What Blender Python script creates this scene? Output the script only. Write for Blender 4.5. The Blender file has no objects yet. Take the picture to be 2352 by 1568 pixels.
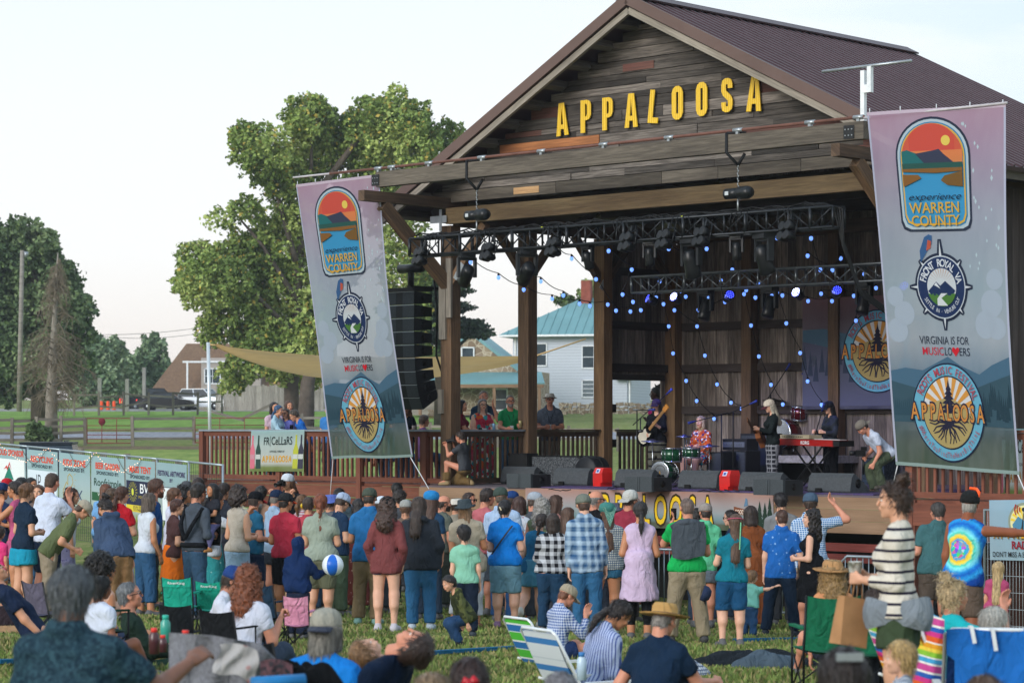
import bpy,math,random
import numpy as np
from mathutils import Vector,Matrix,Euler
R=math.radians
random.seed(5)
rng=np.random.RandomState(5)
# -- camera
F,CX,HY,ZC=5553.0,1176.0,981.0,3.0
sc=bpy.context.scene
cam=bpy.data.objects.new('camera',bpy.data.cameras.new('camera'))
sc.collection.objects.link(cam)
cam.location=(0,0,ZC)
cam.rotation_euler=(R(90),0,0)
cam.data.lens=F/2352*36
cam.data.sensor_width=36
cam.data.shift_y=(HY-784)/2352
cam.data.clip_end=3000
cam.data.clip_start=0.5
cam.data.dof.use_dof=True
cam.data.dof.focus_distance=41
cam.data.dof.aperture_fstop=4.0
sc.camera=cam
# -- sky, sun, exposure
SUN_EL,SUN_AZ=R(21),R(219)
w=bpy.data.worlds.new('World');sc.world=w;w.use_nodes=True
nt=w.node_tree;nt.nodes.clear()
def wn(t,**k):
 n=nt.nodes.new(t)
 for a,b in k.items():setattr(n,a,b)
 return n
sky=wn('ShaderNodeTexSky',sky_type='NISHITA',sun_disc=False,sun_elevation=SUN_EL,sun_rotation=SUN_AZ)
tc=wn('ShaderNodeTexCoord');sp=wn('ShaderNodeSeparateXYZ');nt.links.new(tc.outputs['Generated'],sp.inputs[0])
cr=wn('ShaderNodeValToRGB')
e=cr.color_ramp.elements
e[0].position=0.0;e[0].color=(0.92,0.80,0.73,1)
e[1].position=1.0;e[1].color=(0.60,0.80,1.0,1)
for p,c in ((0.03,(0.95,0.88,0.84,1)),(0.07,(0.96,0.95,0.95,1)),(0.13,(0.93,0.96,0.985,1)),(0.18,(0.87,0.935,0.975,1))):
 q=e.new(p);q.color=c
nt.links.new(sp.outputs['Z'],cr.inputs[0])
mr=wn('ShaderNodeMapRange');mr.inputs[1].default_value=0.04;mr.inputs[2].default_value=0.24
nt.links.new(sp.outputs['X'],mr.inputs[0])
cmap=wn('ShaderNodeMapping');cmap.inputs['Scale'].default_value=(5,5,22);nt.links.new(tc.outputs['Generated'],cmap.inputs[0])
cn=wn('ShaderNodeTexNoise');cn.inputs['Scale'].default_value=1.6;cn.inputs['Detail'].default_value=5;cn.inputs['Distortion'].default_value=0.8
nt.links.new(cmap.outputs[0],cn.inputs[0])
cm2=wn('ShaderNodeMapRange');cm2.inputs[1].default_value=0.42;cm2.inputs[2].default_value=0.66;cm2.inputs[3].default_value=0.62;cm2.inputs[4].default_value=0.05
nt.links.new(cn.outputs[0],cm2.inputs[0])
mul=wn('ShaderNodeMath',operation='MULTIPLY');nt.links.new(mr.outputs[0],mul.inputs[0]);nt.links.new(cm2.outputs[0],mul.inputs[1])
mx=wn('ShaderNodeMixRGB');nt.links.new(mul.outputs[0],mx.inputs[0]);nt.links.new(cr.outputs[0],mx.inputs[1]);mx.inputs[2].default_value=(0.60,0.78,0.93,1)
sc10=wn('ShaderNodeMixRGB',blend_type='MULTIPLY');sc10.inputs[0].default_value=1;nt.links.new(mx.outputs[0],sc10.inputs[1]);sc10.inputs[2].default_value=(7.0,7.0,7.0,1)
mx2=wn('ShaderNodeMixRGB');mx2.inputs[0].default_value=0.90;nt.links.new(sky.outputs[0],mx2.inputs[1]);nt.links.new(sc10.outputs[0],mx2.inputs[2])
bg=wn('ShaderNodeBackground');bg.inputs[1].default_value=0.129;nt.links.new(mx2.outputs[0],bg.inputs[0])
ou=wn('ShaderNodeOutputWorld');nt.links.new(bg.outputs[0],ou.inputs[0])
sun=bpy.data.objects.new('sun',bpy.data.lights.new('sun','SUN'));sc.collection.objects.link(sun)
sun.data.energy=1.95;sun.data.angle=R(26);sun.data.color=(1.0,0.97,0.93)
dirv=Vector((math.sin(SUN_AZ)*math.cos(SUN_EL),math.cos(SUN_AZ)*math.cos(SUN_EL),math.sin(SUN_EL)))
sun.rotation_euler=(-dirv).to_track_quat('-Z','Y').to_euler()
sun.location=(0,0,40)
sc.view_settings.view_transform='Standard';sc.view_settings.look='None'
sc.view_settings.exposure=0.32;sc.view_settings.gamma=1
sc.cycles.max_bounces=5;sc.cycles.diffuse_bounces=4;sc.cycles.glossy_bounces=2;sc.cycles.transparent_max_bounces=10
# -- geometry helpers
def P(px,py,d):return Vector(((px-CX)*d/F,d,ZC-(py-HY)*d/F))
HK=[(0,1.25),(10,1.65),(15,1.89),(20,2.13),(25,2.37),(30,2.61),(34,2.79),(38,2.92),(45,2.95),(52,2.65),(65,2.22),(120,.84),(190,-1.27),(300,-3.4),(2000,-6)]
KX=np.array([k[0] for k in HK],float);KH=np.array([k[1] for k in HK],float)
def gz(x,y):
 h=np.interp(y,KX,KH)
 t=max(0.0,min(1.0,(62-y)/20.0))
 return ZC-(h+0.03*max(-14,min(12,x))*t)
U=Vector((.727,-.687,0));V=Vector((.687,.727,0));O=Vector((-1.143,45,ZC-1.07))
BM=Matrix(((U.x,V.x,0,O.x),(U.y,V.y,0,O.y),(0,0,1,O.z),(0,0,0,1)))
def B(p,q,z):return BM@Vector((p,q,z))
def hexc(h,k=1.0):
 h=h.lstrip('#')
 v=[int(h[i:i+2],16)/255 for i in (0,2,4)]
 return tuple((c/12.92 if c<=.04045 else ((c+.055)/1.055)**2.4)*k for c in v)+(1,)
WM={}
class MB:
 def __init__(s):s.v=[];s.f=[];s.m=[];s.uv=[];s.t=[];s.sm=[]
 def add(s,vs,fs,mi=0,uvs=None,tint=1.0,smooth=False):
  b=len(s.v);s.v+=[tuple(x) for x in vs]
  for i,f in enumerate(fs):
   s.f.append(tuple(b+j for j in f));s.m.append(mi);s.sm.append(smooth)
   s.uv+=(uvs[i] if uvs else [(vs[j][0]+vs[j][1],vs[j][2]) for j in f]);s.t+=[tint]*len(f)
  return s
 def box(s,c,sz,M=None,mi=0,tint=1.0,bev=0):
  hx,hy,hz=sz[0]/2,sz[1]/2,sz[2]/2
  c=Vector(c);ax=max(range(3),key=lambda i:sz[i])
  L=[Vector((x,y,z)) for x in (-hx,hx) for y in (-hy,hy) for z in (-hz,hz)]
  fs=[(0,1,3,2),(4,6,7,5),(0,4,5,1),(2,3,7,6),(0,2,6,4),(1,5,7,3)]
  off=random.random()*50
  o=[i for i in range(3) if i!=ax]
  uvs=[[(L[j][ax]+off,L[j][o[0]]+L[j][o[1]]+off*3) for j in f] for f in fs]
  vs=[(M@l if M else l)+c for l in L]
  return s.add(vs,fs,mi,uvs,tint)
 def beam(s,a,b,w,h=None,mi=0,up=(0,0,1),tint=1.0):
  a=Vector(a);b=Vector(b);h=h or w
  d=b-a;l=d.length;d.normalize();upv=Vector(up)
  if abs(d.dot(upv))>.98:upv=Vector((0,1,0)) if abs(d.y)<.9 else Vector((1,0,0))
  sx=d.cross(upv).normalized();u2=sx.cross(d)
  M=Matrix((d,sx,u2)).transposed()
  return s.box((a+b)/2,(l,w,h),M,mi,tint)
 def tube(s,pts,r,n=8,mi=0,cap=True,tint=1.0):
  pts=[Vector(p) for p in pts];rr=r if isinstance(r,(list,tuple)) else [r]*len(pts)
  vs=[];N=None
  for i,p in enumerate(pts):
   t=(pts[min(i+1,len(pts)-1)]-pts[max(i-1,0)])
   t=t.normalized() if t.length>1e-9 else Vector((0,0,1))
   if N is None:N=t.orthogonal().normalized()
   else:
    N=N-t*N.dot(t);N=N.normalized() if N.length>1e-6 else t.orthogonal().normalized()
   Bn=t.cross(N)
   for k in range(n):
    a=2*math.pi*k/n
    vs.append(p+(N*math.cos(a)+Bn*math.sin(a))*rr[i])
  fs=[]
  for i in range(len(pts)-1):
   for k in range(n):
    fs.append((i*n+k,i*n+(k+1)%n,(i+1)*n+(k+1)%n,(i+1)*n+k))
  if cap:fs+=[tuple(range(n-1,-1,-1)),tuple((len(pts)-1)*n+k for k in range(n))]
  return s.add(vs,fs,mi,None,tint,True)
 def lathe(s,prof,c=(0,0,0),M=None,n=20,mi=0,smooth=True):
  c=Vector(c);vs=[]
  for r,z in prof:
   for k in range(n):
    a=2*math.pi*k/n;q=Vector((r*math.cos(a),r*math.sin(a),z))
    vs.append((M@q if M else q)+c)
  fs=[]
  for i in range(len(prof)-1):
   for k in range(n):fs.append((i*n+k,i*n+(k+1)%n,(i+1)*n+(k+1)%n,(i+1)*n+k))
  if prof[0][0]>1e-5:fs.append(tuple(range(n-1,-1,-1)))
  if prof[-1][0]>1e-5:fs.append(tuple((len(prof)-1)*n+k for k in range(n)))
  return s.add(vs,fs,mi,None,1,smooth)
 def prism(s,poly,t,M,mi=0,tint=1.0):
  """poly: 2D outline in the local x,z plane, thickness t along local y, placed by M (4x4)"""
  n=len(poly)
  vs=[M@Vector((x,-t/2,z)) for x,z in poly]+[M@Vector((x,t/2,z)) for x,z in poly]
  fs=[tuple(range(n)),tuple(range(2*n-1,n-1,-1))]+[(i,n+i,n+(i+1)%n,(i+1)%n) for i in range(n)]
  return s.add(vs,fs,mi,None,tint)
 def grid(s,fn,nu,nv,mi=0,smooth=True,tint=1.0):
  vs=[fn(i/nu,j/nv) for j in range(nv+1) for i in range(nu+1)]
  fs=[];uvs=[]
  for j in range(nv):
   for i in range(nu):
    a=j*(nu+1)+i;fs.append((a,a+1,a+nu+2,a+nu+1))
    uvs.append([(i/nu,j/nv),((i+1)/nu,j/nv),((i+1)/nu,(j+1)/nv),(i/nu,(j+1)/nv)])
  return s.add(vs,fs,mi,uvs,tint,smooth)
 def mesh(s,name,mats,inv=None):
  me=bpy.data.meshes.new(name)
  vs=[inv@Vector(v) for v in s.v] if inv else s.v
  me.from_pydata(vs,[],s.f)
  for m in (mats if isinstance(mats,(list,tuple)) else [mats]):me.materials.append(m)
  me.polygons.foreach_set('material_index',s.m)
  me.polygons.foreach_set('use_smooth',s.sm)
  uv=me.uv_layers.new(name='UVMap');uv.data.foreach_set('uv',[c for q in s.uv for c in q])
  at=me.attributes.new('tint','FLOAT','CORNER');at.data.foreach_set('value',s.t)
  me.update();return me
def link(o):sc.collection.objects.link(o);return o
def tag(o,label=None,cat=None,group=None,kind=None):
 if label:o['label']=label
 if cat:o['category']=cat
 if group:o['group']=group
 if kind:o['kind']=kind
 return o
def obj(name,mb,mats,parent=None,local=False,label=None):
 """world-space builder -> object; under a parent the vertices are taken into its frame"""
 inv=WM[parent.name].inverted() if (parent is not None and not local) else None
 o=bpy.data.objects.new(name,mb.mesh(name,mats,inv));link(o)
 if parent is not None:o.parent=parent;WM[o.name]=WM[parent.name].copy()
 else:WM[o.name]=Matrix.Identity(4)
 if label:o['label']=label
 return o
def thing(name,label,cat,loc=(0,0,0),rz=0,group=None,M=None):
 o=bpy.data.objects.new(name,None);link(o);o.empty_display_size=.2
 M=M or (Matrix.Translation(Vector(loc))@Matrix.Rotation(rz,4,'Z'))
 o.matrix_world=M;WM[o.name]=M.copy()
 return tag(o,label,cat,group)
def struct(name,mb,mats):
 o=obj(name,mb,mats);o['kind']='structure';return o
def dup(root,M,label=None,group=None):
 def cp(o,par):
  c=o.copy();link(c)
  if par is not None:c.parent=par
  for ch in [q for q in KIDS.get(o.name,[])]:cp(ch,c)
  return c
 KIDS.clear()
 for q in sc.objects:
  if q.parent:KIDS.setdefault(q.parent.name,[]).append(q)
 r=cp(root,None);r.matrix_world=M;WM[r.name]=M.copy()
 if label:r['label']=label
 if group:r['group']=group
 return r
KIDS={}
def TR(loc,rz=0,s=1.0):return Matrix.Translation(Vector(loc))@Matrix.Rotation(rz,4,'Z')@Matrix.Scale(s,4)
# -- materials
MC={}
class NT:
 def __init__(s,name):
  s.m=bpy.data.materials.new(name);s.m.use_nodes=True;s.t=s.m.node_tree
  s.b=s.t.nodes['Principled BSDF'];s.out=s.t.nodes['Material Output']
 def n(s,t,ins=None,**k):
  q=s.t.nodes.new(t)
  for a,b in k.items():setattr(q,a,b)
  for a,b in (ins or {}).items():
   if isinstance(b,bpy.types.NodeSocket):s.t.links.new(b,q.inputs[a])
   else:q.inputs[a].default_value=b
  return q
 def l(s,a,b):s.t.links.new(a,b)
 def coord(s,kind='Object',scale=(1,1,1),rot=(0,0,0)):
  t=s.n('ShaderNodeTexCoord');mp=s.n('ShaderNodeMapping',{'Scale':scale,'Rotation':rot});s.l(t.outputs[kind],mp.inputs[0]);return mp.outputs[0]
 def noise(s,co,scale=5,detail=3,rough=.55,dist=0):
  q=s.n('ShaderNodeTexNoise',{'Scale':scale,'Detail':detail,'Roughness':rough,'Distortion':dist});s.l(co,q.inputs['Vector']);return q.outputs[0]
 def mr(s,v,a,b,c=0,d=1):
  q=s.n('ShaderNodeMapRange',{1:a,2:b,3:c,4:d});s.l(v,q.inputs[0]);return q.outputs[0]
 def mix(s,f,a,b,mode='MIX'):
  q=s.n('ShaderNodeMixRGB',blend_type=mode)
  for i,x in ((0,f),(1,a),(2,b)):
   if isinstance(x,bpy.types.NodeSocket):s.l(x,q.inputs[i])
   else:q.inputs[i].default_value=x
  return q.outputs[0]
 def math(s,op,a,b=0.0):
  q=s.n('ShaderNodeMath',operation=op)
  for i,x in ((0,a),(1,b)):
   if isinstance(x,bpy.types.NodeSocket):s.l(x,q.inputs[i])
   else:q.inputs[i].default_value=x
  return q.outputs[0]
 def done(s,col,rough=.8,bump=None,bs=.2,bd=.01,spec=.3,metal=0):
  if isinstance(col,bpy.types.NodeSocket):s.l(col,s.b.inputs['Base Color'])
  else:s.b.inputs['Base Color'].default_value=col
  s.b.inputs['Roughness'].default_value=rough;s.b.inputs['Specular IOR Level'].default_value=spec;s.b.inputs['Metallic'].default_value=metal
  if bump is not None:
   q=s.n('ShaderNodeBump',{'Strength':bs,'Distance':bd});s.l(bump,q.inputs['Height']);s.l(q.outputs[0],s.b.inputs['Normal'])
  return s.m
def memo(f):
 def g(*a,**k):
  key=(f.__name__,a,tuple(sorted(k.items())))
  if key not in MC:MC[key]=f(*a,**k)
  return MC[key]
 return g
@memo
def plain(h,rough=.6,var=.12,scale=6.0,metal=0,spec=.3,k=1.0):
 t=NT('paint');c=t.coord();nz=t.noise(c,scale,4)
 a=hexc(h,k*(1-var));b=hexc(h,k*(1+var))
 return t.done(t.mix(t.mr(nz,.3,.7),a,b),rough,nz,.1,.01,spec,metal)
@memo
def emit(h,s,cam_h=None):
 t=NT('glow');t.done(hexc(h),.4);t.b.inputs['Emission Color'].default_value=hexc(h);t.b.inputs['Emission Strength'].default_value=s;return t.m
@memo
def wood(h1,h2,rough=.8,k=1.0,dark=.35,scale=1.0):
 t=NT('wood');c=t.coord('UV',(1.3*scale,22*scale,1));c2=t.coord('UV',(.35,2.2,1))
 g=t.noise(c,1.6,5,.6,.6);l=t.noise(c2,1.5,3)
 col=t.mix(t.mr(l,.35,.68),hexc(h1,k),hexc(h2,k))
 col=t.mix(t.mr(g,.40,.64,dark,0),col,(.015,.012,.01,1))
 at=t.n('ShaderNodeAttribute',attribute_name='tint')
 col=t.mix(1.0,col,at.outputs['Fac'],'MULTIPLY')
 return t.done(col,rough,g,.5,.012)
@memo
def cloth(h,rough=.85,pat='',h2='#ffffff',s=1.0,tr=0.0,k=1.0,h3=None):
 """woven fabric with an optional printed or woven pattern; pattern sizes in metres on the wearer"""
 t=NT('cloth');c=t.coord();nz=t.noise(c,4.5,3);fine=t.noise(c,60,2)
 a=hexc(h,k);b=hexc(h2,k);col=None
 vs=t.n('ShaderNodeSeparateXYZ');t.l(c,vs.inputs[0])
 X,Y,Z=vs.outputs
 XY=t.math('ADD',X,t.math('MULTIPLY',Y,.6))
 def stripe(v,per,duty,soft=.06):
  f=t.math('FRACT',t.math('DIVIDE',v,per));f=t.math('ABSOLUTE',t.math('SUBTRACT',f,.5))
  return t.mr(f,duty/2-soft/2,duty/2+soft/2,1,0)
 if pat=='hstripe':col=t.mix(stripe(Z,.042*s,.26),a,b)
 elif pat=='vstripe':col=t.mix(stripe(XY,.022*s,.35),a,b)
 elif pat=='buffalo':
  m1=stripe(Z,.10*s,.5,.04);m2=stripe(XY,.10*s,.5,.04)
  col=t.mix(t.math('MULTIPLY',t.math('ADD',m1,m2),.5),a,b)
 elif pat=='plaid':
  m=t.math('ADD',t.math('MULTIPLY',stripe(Z,.115*s,.45,.25),.5),t.math('MULTIPLY',stripe(XY,.105*s,.45,.25),.5))
  m=t.math('ADD',m,t.math('MULTIPLY',stripe(Z,.04*s,.3,.3),.15));col=t.mix(m,a,b)
 elif pat=='check':
  col=t.mix(t.math('MAXIMUM',stripe(Z,.03*s,.3,.15),stripe(XY,.03*s,.3,.15)),a,b)
 elif pat=='gingham':
  col=t.mix(t.math('MULTIPLY',t.math('ADD',stripe(Z,.028*s,.5,.1),stripe(XY,.028*s,.5,.1)),.5),a,b)
 elif pat in ('spots','floral','camo','mottle'):
  sc_={'spots':17,'floral':15,'camo':9,'mottle':22}[pat]/s
  v=t.n('ShaderNodeTexVoronoi',{'Scale':sc_});t.l(c,v.inputs['Vector'])
  if pat=='spots':m=t.mr(v.outputs['Distance'],.18,.30,1,0);m=t.math('MULTIPLY',m,t.mr(t.noise(c,14,2),.45,.55));col=t.mix(m,a,b)
  elif pat=='camo':col=t.mix(t.mr(t.noise(c,sc_,3,.6),.47,.53),a,b)
  elif pat=='mottle':col=t.mix(t.mr(t.noise(c,sc_,4,.7,1.5),.42,.62),a,b)
  else:
   r=t.n('ShaderNodeValToRGB');r.color_ramp.interpolation='CONSTANT';e=r.color_ramp.elements
   e[0].color=a;e[0].position=0;e[1].position=.3;e[1].color=b
   for p_,q_ in ((.5,hexc(h3 or '#2f9aa0')),(.65,hexc('#e8e3df')),(.8,hexc('#d7632e'))):
    z=e.new(p_);z.color=q_
   w_=t.n('ShaderNodeSeparateColor');t.l(v.outputs['Color'],w_.inputs[0]);t.l(w_.outputs[0],r.inputs[0]);col=r.outputs[0]
 elif pat=='tiedye':
  d=t.n('ShaderNodeVectorMath',operation='DISTANCE');t.l(c,d.inputs[0]);d.inputs[1].default_value=(0,-.12,1.26)
  dd=t.math('ADD',d.outputs['Value'],t.math('MULTIPLY',t.math('SUBTRACT',t.noise(c,22,3),.5),.055))
  r=t.n('ShaderNodeValToRGB');e=r.color_ramp.elements;e[0].position=0;e[0].color=hexc('#4ea4d8');e[1].position=1;e[1].color=hexc('#0b3f93')
  for p_,q_ in ((.27,'#3f9fd0'),(.30,'#e3b73a'),(.37,'#f0d850'),(.42,'#48c8b0'),(.50,'#7fe0e6'),(.60,'#2a8fd6'),(.68,'#1560c0'),(.80,'#2b9be0'),(.9,'#0b3f93')):
   z=e.new(p_);z.color=hexc(q_)
  t.l(t.math('DIVIDE',dd,.42),r.inputs[0])
  blob=t.n('ShaderNodeTexVoronoi',{'Scale':24.0});t.l(c,blob.inputs['Vector'])
  cen=t.mr(dd,.09,.105,1,0)
  hs=t.n('ShaderNodeHueSaturation',{'Saturation':1.5,'Value':.8});t.l(blob.outputs['Color'],hs.inputs['Color'])
  col=t.mix(t.math('MULTIPLY',cen,.75),r.outputs[0],hs.outputs[0])
 elif pat=='rainbow':
  r=t.n('ShaderNodeValToRGB');r.color_ramp.interpolation='CONSTANT';e=r.color_ramp.elements;e[0].color=hexc('#d04f97');e[1].position=.95;e[1].color=hexc('#f3efe6')
  for p_,q_ in ((.14,'#f3efe6'),(.18,'#4aa6d6'),(.28,'#f3efe6'),(.31,'#8fc63f'),(.42,'#f2d24b'),(.5,'#e9a22c'),(.6,'#f3efe6'),(.63,'#e2602b'),(.75,'#d23c86'),(.85,'#2f62b5')):
   z=e.new(p_);z.color=hexc(q_)
  t.l(t.math('FRACT',t.math('DIVIDE',t.math('ADD',Z,t.math('MULTIPLY',X,.2)),.32*s)),r.inputs[0]);col=r.outputs[0]
 if col is None:col=t.mix(t.mr(nz,.3,.7),hexc(h,k*.86),hexc(h,k*1.12))
 else:col=t.mix(t.mr(nz,.3,.7,.16,0),col,(.02,.02,.03,1))
 wr=t.noise(t.coord('Object',(1,1,.55)),9,3,.5,1.2)
 hgt=t.math('ADD',t.math('MULTIPLY',wr,1.0),t.math('MULTIPLY',fine,.04))
 m=t.done(col,rough,hgt,.85,.05,.12)
 if tr:t.b.inputs['Transmission Weight'].default_value=0
 return m
@memo
def skinm(h):
 t=NT('skin');c=t.coord();n=t.noise(c,12,3)
 r,g,b,_=hexc(h)
 m=t.done(t.mix(t.mr(n,.35,.7),(r*.95,g*.9,b*.88,1),(min(1,r*1.08),g*1.0,b*.98,1)),.5,t.noise(c,40,2),.08,.004,.35)
 t.b.inputs['Subsurface Weight'].default_value=0.0
 return m
@memo
def hairm(h,k=1.0):
 t=NT('hair');c=t.coord('Object',(1,1,.16));n=t.noise(c,75,4,.6,.4);n2=t.noise(t.coord(),7,2)
 col=t.mix(t.mr(n,.36,.66),hexc(h,k*.55),hexc(h,k*1.45))
 col=t.mix(t.mr(n2,.35,.65,.3,0),col,hexc(h,k*.5))
 return t.done(col,.45,n,.9,.012,.45)
BLK='#17181b'
# -- people: bodies and clothes are grown as one smooth surface each
f32=np.float32
class Field:
 def __init__(s,lo,hi,vox):
  s.lo=np.array(lo,float);s.vox=vox
  n=[int(math.ceil((hi[i]-lo[i])/vox))+1 for i in range(3)]
  s.ax=[(s.lo[i]+np.arange(n[i])*vox).astype(f32) for i in range(3)]
  s.F=np.full(n,.2,f32)
 def sl(s,lo,hi):
  r=[]
  for i in range(3):
   a=max(0,int((lo[i]-s.lo[i])/s.vox));b=min(len(s.ax[i]),int((hi[i]-s.lo[i])/s.vox)+2)
   if b<=a:return None
   r.append(slice(a,b))
  return tuple(r)
 def co(s,S):return s.ax[0][S[0]][:,None,None],s.ax[1][S[1]][None,:,None],s.ax[2][S[2]][None,None,:]
 def put(s,S,d,k,sub=False):
  G=s.F[S]
  if sub:s.F[S]=np.maximum(G,-d);return
  h=np.maximum(k-np.abs(G-d),0)/k if k>0 else 0
  s.F[S]=np.minimum(G,d)-h*h*k*.25
 def cone(s,a,b,r1,r2,k=.03,M=None,o=None,ky=1.0,clip=None,sub=False):
  a=np.array(a,float);b=np.array(b,float);m=max(r1,r2)+k+s.vox*2
  if M is None:lo=np.minimum(a,b)-m;hi=np.maximum(a,b)+m
  else:
   A=np.array(M@Vector(a)+o);Bq=np.array(M@Vector(b)+o);lo=np.minimum(A,Bq)-m;hi=np.maximum(A,Bq)+m
  S=s.sl(lo,hi)
  if S is None:return
  x,y,z=s.co(S)
  if M is not None:
   I=np.array(M.transposed());x=x-f32(o[0]);y=y-f32(o[1]);z=z-f32(o[2])
   x,y,z=(I[0,0]*x+I[0,1]*y+I[0,2]*z).astype(f32),(I[1,0]*x+I[1,1]*y+I[1,2]*z).astype(f32),(I[2,0]*x+I[2,1]*y+I[2,2]*z).astype(f32)
  y=y/f32(ky);a=a.copy();b=b.copy();a[1]/=ky;b[1]/=ky
  ba=(b-a).astype(f32);L=float(ba@ba)+1e-9
  px,py,pz=x-f32(a[0]),y-f32(a[1]),z-f32(a[2])
  t=np.clip((px*ba[0]+py*ba[1]+pz*ba[2])/L,0,1)
  d=np.sqrt((px-t*ba[0])**2+(py-t*ba[1])**2+(pz-t*ba[2])**2)-(r1+(r2-r1)*t)
  if ky<1:d=d*f32((1+ky)/2)
  if clip is not None:
   tt=(px*ba[0]+py*ba[1]+pz*ba[2])/math.sqrt(L)-clip*math.sqrt(L)
   d=np.maximum(d,tt)
  s.put(S,d.astype(f32),k,sub)
 def ell(s,c,r,k=.03,sub=False,M=None):
  c=np.array(c,float);r=np.array(r,float);m=max(r)+k+s.vox*2
  S=s.sl(c-m,c+m)
  if S is None:return
  x,y,z=s.co(S);x=x-f32(c[0]);y=y-f32(c[1]);z=z-f32(c[2])
  q=np.sqrt((x/r[0])**2+(y/r[1])**2+(z/r[2])**2);g=np.sqrt((x/r[0]**2)**2+(y/r[1]**2)**2+(z/r[2]**2)**2)+1e-6
  s.put(S,(q*(q-1)/g).astype(f32),k,sub)
 def cut(s,fn):x,y,z=s.co((slice(None),)*3);s.F=np.maximum(s.F,fn(x,y,z).astype(f32))
 def bump(s,fn):x,y,z=s.co((slice(None),)*3);s.F=s.F+fn(x,y,z).astype(f32)
 def net(s):
  G=s.F;ins=G<0
  c=[ins[i:G.shape[0]-1+i,j:G.shape[1]-1+j,k:G.shape[2]-1+k] for i in (0,1) for j in (0,1) for k in (0,1)]
  n=sum(q.astype(np.int8) for q in c);act=(n>0)&(n<8);idx=np.argwhere(act)
  if len(idx)==0:return np.zeros((0,3)),np.zeros((0,4),int)
  ids=-np.ones(act.shape,int);ids[act]=np.arange(len(idx))
  off=[(i,j,k) for i in (0,1) for j in (0,1) for k in (0,1)]
  val=[G[idx[:,0]+i,idx[:,1]+j,idx[:,2]+k] for i,j,k in off]
  pos=np.zeros((len(idx),3));cnt=np.zeros(len(idx))
  for a in range(8):
   for b in range(a+1,8):
    d=np.abs(np.array(off[a])-np.array(off[b]))
    if d.sum()!=1:continue
    m=(val[a]<0)!=(val[b]<0)
    t=np.where(m,val[a]/np.where(m,val[a]-val[b],1),0)
    p=np.array(off[a])[None]+t[:,None]*(np.array(off[b])-np.array(off[a]))[None]
    pos+=p*m[:,None];cnt+=m
  pos=pos/cnt[:,None]+idx
  V_=s.lo+pos*s.vox;Q=[]
  for ax in range(3):
   o=[0,1,2];o.remove(ax)
   A=np.take(ins,range(0,G.shape[ax]-1),ax);Bq=np.take(ins,range(1,G.shape[ax]),ax)
   e=np.argwhere(A!=Bq)
   e=e[(e[:,o[0]]>0)&(e[:,o[1]]>0)&(e[:,o[0]]<G.shape[o[0]]-1)&(e[:,o[1]]<G.shape[o[1]]-1)]
   def cell(d0,d1):
    q=e.copy();q[:,o[0]]+=d0;q[:,o[1]]+=d1;return ids[q[:,0],q[:,1],q[:,2]]
   f=np.stack([cell(-1,-1),cell(0,-1),cell(0,0),cell(-1,0)],1)
   s_in=ins[e[:,0],e[:,1],e[:,2]]
   flip=s_in if ax!=1 else~s_in
   f[~flip]=f[~flip][:,::-1];Q.append(f)
  return V_,np.concatenate(Q)
def npmesh(name,parts,mats):
 """parts: list of (verts, quads, material index or array)"""
 vs=[];fs=[];mi=[];b=0
 for v,f,m in parts:
  vs.append(v);fs.append(f+b);b+=len(v);mi.append(np.full(len(f),m) if np.isscalar(m) else m)
 vs=np.concatenate(vs);fs=np.concatenate(fs);mi=np.concatenate(mi)
 me=bpy.data.meshes.new(name)
 me.vertices.add(len(vs));me.vertices.foreach_set('co',vs.astype(f32).ravel())
 me.loops.add(len(fs)*4);me.loops.foreach_set('vertex_index',fs.astype(np.int32).ravel())
 me.polygons.add(len(fs));me.polygons.foreach_set('loop_start',np.arange(0,len(fs)*4,4,dtype=np.int32))
 for m in mats:me.materials.append(m)
 me.polygons.foreach_set('material_index',mi.astype(np.int32));me.polygons.foreach_set('use_smooth',np.ones(len(fs),bool))
 me.update(calc_edges=True);me.validate();return me
LIB={}
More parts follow.
